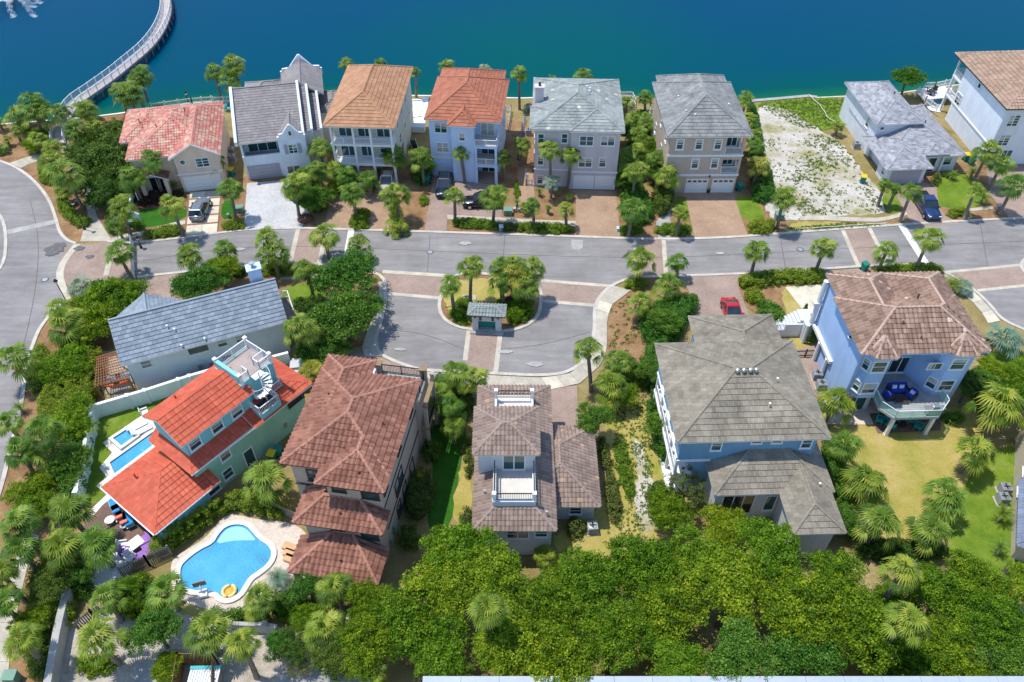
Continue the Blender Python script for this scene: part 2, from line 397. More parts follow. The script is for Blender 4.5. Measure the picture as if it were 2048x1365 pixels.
sheet('dry_lawn', [(1560,570),(1600,572),(1660,700),(1660,760),(1600,760),(1570,640)], 'dry_lawn')
sheet('lawn', [(1960,700),(2060,690),(2060,840),(1930,830)], 'lawn')
sheet('sand_yard', [(110,1240),(330,1200),(560,1260),(740,1290),(780,1380),(780,1420),(90,1420)], 'pale_sand')
sheet('dry_lawn', [(600,1310),(680,1280),(760,1330),(700,1350)], 'dry_lawn')
sheet('lawn', [(340,1190),(440,1228),(540,1205),(620,1210),(480,1260),(350,1230)], 'dry_lawn')
sheet('lawn', [(-40,420),(4,432),(13,470),(10,520),(-40,560)], 'lawn')
# ------------------------------------------------------------------ roads
ROAD_L = [(-80,300),(0,322),(40,339),(75,368),(100,402),(113,440),(119,465),(134,482),(155,488)]
sheet('road', [(-80,300),(0,322),(40,339),(75,368),(100,402),(113,440),(119,465),(134,482),(150,487),(118,540),(120,580),(129,602),(93,638),(69,677),(51,754),(42,820),(22,900),(0,990),(-60,1150),(-120,1150),(-120,300)], 'asphalt')
sheet('road', [(205,495),(280,487),(430,468),(500,459),(600,457),(700,460),(900,466),(1150,474),(1250,478),(1350,479.5),(1450,476.5),(1550,469),(1700,457.5),(1850,447),(2060,436),
      (2060,530),(1880,543),(1850,531),(1790,530),(1700,535),(1650,539),(1480,549),(1350,553),(1262,556),(1223,571),(1199,594),(1188,618),(1190,662),(1177,713),(1143,744),(1090,753),(988,748),(885,743),(840,741),(766,713),(756,703),(750,680),(762,645),(774,590),(765,545),(650,530),(560,529),(430,536),(370,545),(275,555),(215,560)], 'asphalt')
sheet('road', [(1890,545),(2060,527),(2060,665),(2003,641),(1978,608),(1942,575)], 'asphalt')
# paved crossings set into the asphalt
sheet('paver_crossing', [(122,556),(118,520),(130,498),(150,487),(185,490),(215,484),(270,488),(270,552),(215,560),(140,575)], 'paver_pink')
sheet('paver_crossing', [(597,457.5),(654,459),(640,530),(580,528)], 'paver_pink')
sheet('paver_crossing', [(1271,479),(1325,480),(1332,552),(1273,553)], 'paver_pink')
sheet('paver_crossing', [(1686,460),(1737,456),(1776,531),(1717,534.5)], 'paver_pink')
sheet('paver_crossing', [(765,545),(900,553),(886,580),(880,597),(775,588)], 'paver_pink')
sheet('paver_crossing', [(1082,562),(1223,573),(1199,594),(1191,612),(1084,603)], 'paver_pink')
sheet('paver_crossing', [(938,661),(1001,665),(991,748),(929,745)], 'paver_pink')
sheet('paver_crossing', [(1890,546),(2060,530),(2060,570),(1955,582),(1925,562)], 'paver_pink')
for a, b, w in [((597,457.5),(580,528),.55),((653,459),(638,530),.55),((1270,479),(1273,553),.45),((1327,480),(1332,552),.5),((1685,460),(1717,534),.5),((1738,456),(1776,531),.5),
                ((765,544),(905,553),.55),((775,588),(880,597),.5),((1082,562),(1223,573),.5),((1086,603),(1191,612),.5),((938,661),(930,722),.5),((1001,665),(991,748),.5),((1890,545.5),(2060,529),.45),((1955,582),(2060,571),.45),((119,465),(215,552),.01)]:
    if w > .1: strip('concrete_band', [a, b], w, .0, .055, 'band_concrete', sm=0)
strip('stop_line', [(703,460),(690,530)], .75, .0, .052, 'road_paint', sm=0)
strip('stop_line', [(1803,452),(1853,530)], .85, .0, .052, 'road_paint', sm=0)
strip('concrete_band', [(12,466),(116,443)], 1.0, .0, .05, 'grey_concrete', sm=0)
strip('concrete_band', [(155,489),(128,522),(118,548),(126,578),(137,600)], .8, .0, .055, 'band_concrete')
strip('concrete_band', [(212,552),(219,523)], .6, .0, .055, 'band_concrete', sm=0)
sheet('road_patch', [(1142,480),(1166,481),(1165,497),(1158,501),(1144,499)], 'grey_concrete', .016)
# kerbs
for pts in ([(-80,300),(0,322),(40,339),(75,368),(100,402),(113,440),(119,465),(134,482),(152,488)],
            [(140,606),(129,602),(93,638),(69,677),(51,754),(42,820),(22,900),(0,990),(-60,1150)],
            [(215,484),(280,487),(430,468),(500,459),(600,457),(700,460),(900,466),(1150,474),(1250,478),(1350,479.5),(1450,476.5),(1550,469),(1700,457.5),(1850,447),(2060,436)],
            [(275,555),(370,545),(430,536),(560,529),(650,530),(765,544),(774,590),(762,645),(750,680),(756,703),(766,713),(800,728),(840,741),(885,743),(988,748),(1090,753),(1143,744),(1177,713),(1190,662),(1188,618),(1199,594),(1223,571),(1262,556),(1350,553),(1480,549),(1650,539),(1700,535),(1790,530),(1850,531),(1890,545),(1942,575),(1978,608),(2003,641),(2060,665)]):
    strip('kerb', pts, .38, .0, .11, 'kerb_concrete')
strip('kerb', [(-40,405),(2,428),(14,470),(8,540),(-40,560)], .38, 0, .11, 'kerb_concrete')
ISL = [(920,546),(897,566),(884,588),(877,612),(884,635),(902,650),(930,659),(975,663),(1016,664),(1055,653),(1077,632),(1082,608),(1082,580),(1066,561),(1030,553),(980,550)]
isl = smooth(PP(ISL), 2, True)
sheet('island_bed', isl, 'mulch', .05, world=True)
sheet('island_lawn', [(915,560),(960,556),(1000,560),(1020,590),(1000,608),(950,606),(915,620),(893,625),(888,600)], 'dry_lawn', .06)
strip('kerb', isl, .38, 0, .14, 'kerb_concrete', world=True, sm=0, closed=True)
strip('kerb', [(2075,560),(2046,545),(2040,528),(2060,512)], .38, 0, .12, 'kerb_concrete')
# ------------------------------------------------------------------ walks
slabs('sidewalk', [(225,486),(290,471),(345,456),(371,449)], [(222,476),(288,463),(343,447),(372,441)], 'concrete')
slabs('sidewalk', [(894,430),(1000,436),(1080,441),(1151,443)], [(895,440),(1000,446),(1080,452),(1152,454)], 'concrete')
slabs('sidewalk', [(1600,433),(1640,432),(1700,436),(1763,437),(1800,427),(1812,424)], [(1600,442),(1640,441),(1700,444),(1763,445),(1803,434),(1815,431)], 'concrete')
slabs('sidewalk', [(1895,424),(1940,418),(1985,413)], [(1895,430),(1940,424),(1987,419)], 'concrete')
slabs('sidewalk', [(1223,571),(1199,594),(1189,618),(1191,662),(1179,713),(1144,747),(1090,757),(988,752),(885,747),(842,745)],
      [(1262,582),(1222,612),(1214,640),(1214,690),(1208,725),(1160,768),(1100,781),(985,775),(885,763),(842,756)], 'concrete', 1.5, .09, 'pale_concrete', .12)
slabs('sidewalk', [(768,565),(773,590),(761,645),(748,680),(755,704),(766,714)], [(757,565),(758,592),(744,640),(728,682),(722,704),(730,716)], 'concrete', 1.5, .09)
slabs('sidewalk', [(1890,549),(1940,578),(1976,612),(2000,643)], [(1872,556),(1922,586),(1957,616),(1976,648)], 'concrete', 1.5, .09, 'pale_concrete', .3)
slabs('sidewalk', [(60,1066),(30,1120),(6,1200),(-14,1300),(-20,1365)], [(80,1072),(58,1125),(40,1200),(22,1300),(16,1365)], 'concrete', 1.6)
slabs('footpath', [(20,327),(60,312),(95,306),(122,311)], [(42,337),(72,323),(100,318),(122,322)], 'concrete', 1.5, .05)
slabs('footpath', [(118,287),(124,306),(142,338),(168,386),(176,428),(160,484)], [(138,282),(145,302),(156,330),(186,384),(192,430),(226,484)], 'concrete', 1.4, .05)
slabs('footpath', [(560,552),(640,548),(735,560)], [(560,560),(640,557),(735,568)], 'concrete', 1.5, .05)
sheet('path', [(1330,420),(1345,400),(1340,440),(1352,482),(1318,482),(1312,445)], 'grey_concrete')
# ------------------------------------------------------------------ drives
sheet('driveway', [(378,384),(444,380),(436,469),(369,475)], 'paver_red')
def drive_panels():
    q = PP([(378,384),(444,380),(436,469),(369,475)]); base = None
    L0, L1, R0, R1 = Vector(q[0]), Vector(q[3]), Vector(q[1]), Vector(q[2])
    base = tag(MB().prism([tuple(p) for p in (L0, R0, R1, L1)], 0, .02).build('driveway_base', MATS['paver_red']), kind='structure')
    rows = [0, .18, .37, .56, .75, .98]
    for a, b in zip(rows, rows[1:]):
        for u0, u1 in ((.035, .5), (.5, .965)):
            pt = lambda u, t: L0.lerp(L1, t).lerp(R0.lerp(R1, t), u)
            poly = [pt(u0+.004, a+.02), pt(u1-.004, a+.02), pt(u1-.004, b-.015), pt(u0+.004, b-.015)]
            MB().prism([tuple(p) for p in poly], .01, .05).build('slab', MATS['pale_concrete' if random.random() < .5 else 'concrete'], base)
drive_panels()
sheet('driveway', [(494,367),(568,362),(624,388),(620,425),(603,457),(488,458)], 'paver_white')
sheet('driveway', [(655,420),(668,385),(760,365),(812,370),(782,420),(778,460),(648,458)], 'paver_tan')
sheet('driveway', [(869,345),(915,362),(1002,372),(1004,436),(895,429),(893,465),(849,463),(855,425)], 'paver_pink')
sheet('driveway', [(1138,381),(1232,384),(1241,478),(1150,474),(1152,390)], 'paver_tan')
sheet('footpath', [(1036,335),(1064,338),(1070,392),(1064,412),(1034,410)], 'paver_tan')
sheet('driveway', [(1345,381),(1470,381),(1468,394),(1497,477),(1390,480),(1371,394),(1348,394)], 'paver_tan')
sheet('driveway', [(1790,388),(1845,365),(1872,370),(1878,416),(1890,432),(1922,449),(1834,455),(1818,440)], 'paver_pink')
sheet('driveway', [(1972,330),(2060,320),(2060,441),(2022,441),(2006,424),(1978,388)], 'paver_pink')
sheet('driveway', [(1648,543),(1742,537),(1735,549),(1690,566),(1650,568)], 'paver_pink')
sheet('driveway', [(1356,553),(1480,550),(1474,567),(1494,622),(1500,650),(1388,650),(1378,584)], 'paver_pink')
sheet('driveway', [(280,558),(356,548),(350,600),(280,600)], 'paver_pink')
sheet('driveway', [(1100,776),(1154,772),(1157,870),(1100,870)], 'paver_pink')
sheet('driveway', [(690,700),(728,706),(800,730),(885,750),(860,800),(700,770)], 'paver_pink')
sheet('terrace', [(1640,800),(1760,800),(1760,850),(1650,850)], 'paver_cream')
sheet('terrace', [(1738,828),(1885,822),(1880,862),(1755,868)], 'paver_brown')
sheet('terrace', [(1590,700),(1640,690),(1660,760),(1640,800),(1600,770)], 'paver_pink')
sheet('patio', [(185,1010),(230,985),(312,1080),(268,1130),(215,1165),(160,1150),(150,1200),(140,1200),(150,1100)], 'paver_brown')
sheet('patio', [(192,700),(250,700),(275,790),(200,800)], 'pale_sand')
sheet('walk', [(1570,575),(1640,570),(1660,600),(1690,620),(1640,660),(1620,640)], 'pale_concrete')
sheet('parking_court', [(560,1350),(700,1330),(740,1420),(540,1420)], 'grey_concrete')
sheet('parking_court', [(270,1330),(360,1310),(360,1420),(250,1420)], 'grey_concrete')
# ================================================================== building materials
def tile_mat(name, a, b_, rough=.75, patch=None, streak=.25, spec=.3):
    """roof tile: each tile has its own tone (tint), weathering drifts over the roof"""
    m, nt, b = nm(name); co = coords(nt)
    t = node(nt, 'ShaderNodeAttribute', attribute_name='tint').outputs['Fac']
    c = ramp(nt, t, [(0, a), (.9, b_)] + ([(.93, patch)] if patch else []), 'LINEAR')
    n1 = noise(nt, co, .5, 6, .7); c = mixc(nt, 1.0, c, ramp(nt, n1, [(.3, 1-streak), (.7, 1.12)]), 'MULTIPLY')
    n2 = noise(nt, co, 9, 4, .7); c = mixc(nt, 1.0, c, ramp(nt, n2, [(.25, .85), (.75, 1.1)]), 'MULTIPLY')
    nt.links.new(c, b.inputs['Base Color']); b.inputs['Roughness'].default_value = rough; b.inputs['Specular IOR Level'].default_value = spec
    bump(nt, b, n2, .3, .01); return m
tile_mat('tile_pink', (.58,.17,.15), (.64,.34,.25), patch=(.64,.46,.33))
tile_mat('tile_grey', (.235,.215,.215), (.30,.275,.27))
tile_mat('tile_copper', (.40,.20,.105), (.50,.27,.15))
tile_mat('tile_rust', (.36,.12,.065), (.45,.17,.10))
tile_mat('tile_sage', (.26,.29,.28), (.36,.39,.37), streak=.4, patch=(.62,.60,.45))
tile_mat('tile_silver', (.225,.23,.225), (.315,.32,.31), streak=.45)
tile_mat('shingle_grey', (.22,.225,.25), (.40,.405,.43), rough=.9, streak=.12)
tile_mat('tile_tan', (.36,.24,.17), (.48,.34,.25))
tile_mat('tile_slate', (.20,.245,.285), (.30,.35,.395), streak=.15)
tile_mat('tile_red', (.50,.085,.04), (.60,.125,.065), rough=.6, streak=.22)
tile_mat('tile_villa', (.22,.092,.06), (.37,.175,.12))
tile_mat('cap_villa', (.36,.17,.12), (.43,.21,.15))
tile_mat('cap_mauve', (.46,.31,.24), (.54,.38,.30))
tile_mat('tile_brown', (.25,.18,.145), (.36,.27,.22), patch=(.5,.34,.22))
tile_mat('tile_taupe', (.235,.205,.155), (.325,.288,.225), streak=.45)
tile_mat('tile_mauve', (.24,.15,.105), (.39,.26,.20), patch=(.62,.48,.40))
tile_mat('tile_kiosk', (.26,.30,.28), (.34,.38,.36))
tile_mat('tile_blue', (.18,.22,.30), (.24,.28,.38))
def wall(name, c, var=.05, rough=.85, stain=.10): return M(name, c, rough, var, .7, 18, False, .15, .25, stain=stain)
wall('stucco_peach', (.80,.62,.49)); wall('stucco_white', (.76,.81,.87)); wall('stucco_cream', (.68,.63,.49)); wall('stucco_paleblue', (.55,.69,.90))
wall('stucco_lavender', (.60,.54,.56)); wall('stucco_beige', (.56,.45,.36)); wall('stucco_offwhite', (.72,.75,.80)); wall('stucco_grey', (.64,.65,.66))
wall('stucco_mint', (.30,.60,.46)); wall('stucco_aqua', (.24,.60,.64)); wall('stucco_sand', (.46,.38,.31)); wall('stucco_ivory', (.62,.66,.68)); wall('stucco_blue', (.42,.60,.88))
wall('siding_blue', (.20,.36,.50)); wall('stucco_tan', (.58,.50,.40)); wall('garden_wall', (.74,.80,.78)); wall('block_grey', (.42,.41,.38), .15)
M('white_paint', (.80,.80,.79), .5, .04, 1, 12, bmp=.05); M('cream_paint', (.72,.68,.56), .55, .04, 1, 12, bmp=.05)
M('grey_paint', (.38,.38,.42), .55, .04, 1, 12, bmp=.05); M('dark_trim', (.05,.04,.035), .5, .1); M('black_metal', (.02,.02,.022), .4, .1)
M('deck_boards', (.40,.33,.30), .8, .2, 1, 12); M('deck_grey', (.38,.39,.38), .8, .2, 1, 12); M('deck_tan', (.62,.58,.52), .85, .1, 1, 12)
M('dark_floor', (.06,.06,.075), .6, .1); M('cedar', (.34,.155,.07), .75, .25, 2, 16); M('old_wood', (.26,.22,.19), .85, .3, 2, 16); M('fence_wood', (.34,.20,.10), .8, .3, 2, 14)
M('steel', (.55,.57,.58), .35, .1, metal=.8); M('galv', (.36,.38,.40), .5, .15, metal=.4); M('brown_stone', (.30,.21,.12), .85, .2)
M('blue_fabric', (.02,.05,.42), .9, .1); M('sky_fabric', (.03,.30,.62), .9, .1); M('white_fabric', (.72,.74,.76), .9, .08); M('coral_fabric', (.72,.24,.20), .9, .15)
M('teal_paint', (.02,.42,.42), .5, .1); M('bin_green', (.015,.22,.17), .55, .1); M('bin_yellow', (.75,.50,.02), .55, .08); M('utility_green', (.16,.30,.22), .6, .12); M('turq', (.04,.52,.62), .5, .1)
M('purple_fabric', (.33,.16,.50), .9, .15); M('pink_plastic', (.75,.18,.35), .5, .1); M('orange_wood', (.62,.38,.20), .7, .15)
def glass_mat(name, c, rough=.06):
    m, nt, b = nm(name); co = coords(nt)
    n = noise(nt, co, .6, 2, .5); nt.links.new(ramp(nt, n, [(.35, tuple(k*.5 for k in c)), (.65, tuple(k*1.5 for k in c))]), b.inputs['Base Color'])
    b.inputs['Roughness'].default_value = rough; b.inputs['Specular IOR Level'].default_value = .8; b.inputs['IOR'].default_value = 1.5
glass_mat('pane', (.02,.085,.09)); glass_mat('pane_dark', (.02,.03,.035)); glass_mat('pane_blind', (.42,.44,.42), .3); glass_mat('car_glass', (.02,.03,.04), .04)
def clear_glass():
    m, nt, b = nm('clear_glass'); b.inputs['Base Color'].default_value = (.55,.85,.78,1); b.inputs['Roughness'].default_value = .03
    tr = node(nt, 'ShaderNodeBsdfTransparent'); tr.inputs[0].default_value = (.78,.92,.88,1)
    mx = node(nt, 'ShaderNodeMixShader', i_0=.18); out = nt.nodes['Material Output']
    nt.links.new(tr.outputs[0], mx.inputs[1]); nt.links.new(b.outputs[0], mx.inputs[2]); nt.links.new(mx.outputs[0], out.inputs[0])
clear_glass()
def pool_mat():
    m, nt, b = nm('pool_water'); co = coords(nt, True)
    vo = node(nt, 'ShaderNodeTexVoronoi', feature='SMOOTH_F1', i_Scale=3.2); nt.links.new(co, vo.inputs['Vector'])
    n1 = noise(nt, co, .35, 3, .5)
    c = ramp(nt, n1, [(.3, (.05,.32,.56)), (.7, (.10,.43,.66))])
    nt.links.new(c, b.inputs['Base Color']); b.inputs['Roughness'].default_value = .05; b.inputs['IOR'].default_value = 1.33
    w = noise(nt, co, 5.5, 4, .6); bump(nt, b, w, .9, .09)
pool_mat()
M('pool_shelf', (.30,.62,.76), .3, .06, 1, 5, True, .2); M('pool_wall', (.05,.22,.40), .3, .1, 1, 5, True)

# ================================================================== roof tiles
TILE = {'barrel': dict(w=.34, e=.42, t=.06, prof=[(0,0),(.18,.055),(.38,.095),(.60,.055),(.78,.0),(1,0)]),
        'wide':   dict(w=.42, e=.48, t=.075, prof=[(0,0),(.18,.06),(.40,.115),(.62,.06),(.80,.0),(1,0)]),
        'flat':   dict(w=.36, e=.40, t=.042, prof=[(.015,0),(.985,0)], stag=.5),
        'course': dict(w=.42, e=.50, t=.06, prof=[(.012,0),(.988,0)], stag=.5),
        'slate':  dict(w=.50, e=.42, t=.06, prof=[(.02,0),(.98,0)], stag=.5),
        'shingle':dict(w=.55, e=.30, t=.018, prof=[(.01,0),(.99,0)], stag=.37),
        'metal':  dict(w=.40, e=.50, t=.06, prof=[(0,0),(.25,.02),(.5,.03),(.75,.02),(1,0)])}
def clip_poly(poly, edges):
    for (ax, ay, nx, ny) in edges:
        out = []; n = len(poly)
        for i in range(n):
            p, q = poly[i], poly[(i+1) % n]
            dp = (p[0]-ax)*nx+(p[1]-ay)*ny; dq = (q[0]-ax)*nx+(q[1]-ay)*ny
            if dp >= 0: out.append(p)
            if (dp >= 0) != (dq >= 0):
                t = dp/(dp-dq); out.append(tuple(p[k]+(q[k]-p[k])*t for k in range(3)))
        poly = out
        if len(poly) < 3: return None
    return poly
class Tiles:
    """collects the tiles of one roof: the whole ones can become objects, the rest one mesh"""
    def __init__(s, style, mats, rng, patch=0.0): s.st = TILE[style]; s.mat = mats; s.r = rng; s.V = []; s.F = []; s.T = []; s.n = 0; s.full = []; s.patch = patch
    def plane(s, pts, align=None):
        pts = [Vector(p) for p in pts]; U = (pts[1]-pts[0]).normalized(); N = None
        for k in range(2, len(pts)):
            N = U.cross(pts[k]-pts[0])
            if N.length > 1e-4: break
        N.normalize(); Vv = N.cross(U).normalized(); O = pts[0]
        uv = [((p-O).dot(U), (p-O).dot(Vv)) for p in pts]
        edges = []; n = len(uv)
        for i in range(n):
            a, b = uv[i], uv[(i+1) % n]; ex, ey = b[0]-a[0], b[1]-a[1]; l = math.hypot(ex, ey)
            if l > 1e-6: edges.append((a[0], a[1], -ey/l, ex/l))
        st = s.st; w, e, t = st['w'], st['e'], st['t']; prof = [(a*w, h) for a, h in st['prof']]; np_ = len(prof)
        u0 = min(p[0] for p in uv); u1 = max(p[0] for p in uv); v1 = max(p[1] for p in uv)
        E = np.array(edges); fr = Matrix((U, Vv, N)).transposed().to_4x4(); fr.translation = O
        for j in range(int(v1/e)+1):
            off = (st.get('stag', 0)*w if j % 2 else 0)
            for i in range(int(u0/w)-2, int(u1/w)+2):
                uu = i*w+off; vv = j*e-.03
                if uu > u1 or uu+w < u0: continue
                cs = np.array([(uu, vv+.04), (uu+w, vv+.04), (uu+w, vv+e), (uu, vv+e)])
                d = (cs[:, None, 0]-E[None, :, 0])*E[None, :, 2]+(cs[:, None, 1]-E[None, :, 1])*E[None, :, 3]
                mn = d.min(0)
                if d.max(0).min() < 0: continue
                tint = s.r.random()*.9
                if s.patch and s.r.random() < s.patch: tint = .97
                lift = s.r.uniform(-.004, .006)
                if mn.min() >= -.011:
                    s.full.append((fr @ Matrix.Translation((uu, vv, lift)), tint)); continue
                for k in range(np_-1):
                    (a, ha), (b, hb) = prof[k], prof[k+1]
                    top = [(uu+a, vv, ha+t+lift), (uu+b, vv, hb+t+lift), (uu+b, vv+e+.02, hb+.004), (uu+a, vv+e+.02, ha+.004)]
                    frn = None
                    cl = clip_poly(top, [(q[0], q[1]-(.035 if abs(q[1]) < 1e-6 and abs(q[3]-1) < 1e-6 else 0), q[2], q[3]) for q in edges])
                    if cl: s.add([fr @ Vector(p) for p in cl], tint)
                    if mn[0] >= -.011 or True:
                        seg = [(uu+a, vv, ha), (uu+b, vv, hb)]
                        lo, hi = 0.0, 1.0
                        for q in edges[1:]:
                            d0 = (seg[0][0]-q[0])*q[2]+(seg[0][1]-q[1])*q[3]; d1 = (seg[1][0]-q[0])*q[2]+(seg[1][1]-q[1])*q[3]
                            if d0 < 0 and d1 < 0: lo, hi = 1, 0; break
                            if d0 < 0: lo = max(lo, d0/(d0-d1))
                            elif d1 < 0: hi = min(hi, d0/(d0-d1))
                        if hi > lo:
                            g = lambda x, up: (uu+a+(b-a)*x, vv, ha+(hb-ha)*x+(t+lift if up else -.03))
                            s.add([fr @ Vector(p) for p in (g(lo, 0), g(hi, 0), g(hi, 1), g(lo, 1))], tint)
    def add(s, pts, tint):
        s.V += [tuple(p) for p in pts]; s.F.append(tuple(range(s.n, s.n+len(pts)))); s.n += len(pts); s.T.append(tint)
    def one(s):
        st = s.st; prof = [(a*st['w'], h) for a, h in st['prof']]; t, e = st['t'], st['e']; n = len(prof)
        v = [(a, 0, h+t) for a, h in prof]+[(a, e+.02, h+.004) for a, h in prof]+[(a, 0, h-.03) for a, h in prof]
        f = [(k, k+1, n+k+1, n+k) for k in range(n-1)]+[(2*n+k, 2*n+k+1, k+1, k) for k in range(n-1)]
        return v, f
    def finish(s, parent, root_m, single=0):
        v1, f1 = s.one(); full = s.full
        if single:
            cam_v = Vector(CAM); full.sort(key=lambda q: ((root_m @ q[0]).translation-cam_v).length)
            seen = [q for q in full if ((root_m.to_3x3() @ q[0].to_3x3()) @ Vector((0,0,1))).dot(cam_v-(root_m @ q[0]).translation) > 0]
            pick = seen[:single]; ids = {id(q) for q in pick}; full = [q for q in full if id(q) not in ids]
            var = []
            for k in range(6):
                me = bpy.data.meshes.new('tile'); me.from_pydata(v1, [], f1); me.materials.append(s.mat)
                a = me.attributes.new('tint', 'FLOAT', 'FACE'); a.data.foreach_set('value', [k/5*.9]*len(f1)); var.append(me)
            for m, t in pick:
                o = link('tile', var[min(5, int(t*6))], parent); o.matrix_parent_inverse = Matrix(); o.matrix_basis = m
        va = np.array([(*p, 1) for p in v1]); nv = len(v1); V = list(s.V); Fs = list(s.F); T = list(s.T)
        for m, t in full:
            b = len(V); V += [tuple(p[:3]) for p in (np.array(m) @ va.T).T.tolist()]
            Fs += [tuple(i+b for i in q) for q in f1]; T += [t]*len(f1)
        if Fs:
            me = bpy.data.meshes.new('tiles'); me.from_pydata(V, [], Fs); me.materials.append(s.mat)
            a = me.attributes.new('tint', 'FLOAT', 'FACE'); a.data.foreach_set('value', T)
            tag(link('roof_tiles', me, parent), kind='stuff')

def hip(x0, y0, x1, y1, ze, pitch, gab='', axis=None, inset=None):
    """planes (eave edge first, seen from outside) and ridge lines of a hip or gable roof; gab names the gabled sides"""
    W, D = x1-x0, y1-y0; axis = axis or ('y' if D >= W else 'x')
    if axis == 'y':
        c = (x0+x1)/2; zr = ze+pitch*W/2; i = inset if inset is not None else W/2
        a = (c, y0 if 'f' in gab else y0+i, zr); b = (c, y1 if 'b' in gab else y1-i, zr)
        if b[1] < a[1]: m = (a[1]+b[1])/2; a = (c, m, zr); b = (c, m, zr)
        A, B, Cc, Dd = (x0,y0,ze), (x1,y0,ze), (x1,y1,ze), (x0,y1,ze)
        pl = [[B, Cc, b, a], [Dd, A, a, b]]; rd = [(a, b)]
        if 'f' not in gab: pl.append([A, B, a]); rd += [(A, a), (B, a)]
        if 'b' not in gab: pl.append([Cc, Dd, b]); rd += [(Cc, b), (Dd, b)]
    else:
        c = (y0+y1)/2; zr = ze+pitch*D/2; i = inset if inset is not None else D/2
        a = (x0 if 'l' in gab else x0+i, c, zr); b = (x1 if 'r' in gab else x1-i, c, zr)
        if b[0] < a[0]: m = (a[0]+b[0])/2; a = (m, c, zr); b = (m, c, zr)
        A, B, Cc, Dd = (x0,y0,ze), (x1,y0,ze), (x1,y1,ze), (x0,y1,ze)
        pl = [[A, B, b, a], [Cc, Dd, a, b]]; rd = [(a, b)]
        if 'l' not in gab: pl.append([Dd, A, a]); rd += [(A, a), (Dd, a)]
        if 'r' not in gab: pl.append([B, Cc, b]); rd += [(B, b), (Cc, b)]
    return pl, [r for r in rd if (Vector(r[0])-Vector(r[1])).length > .05]

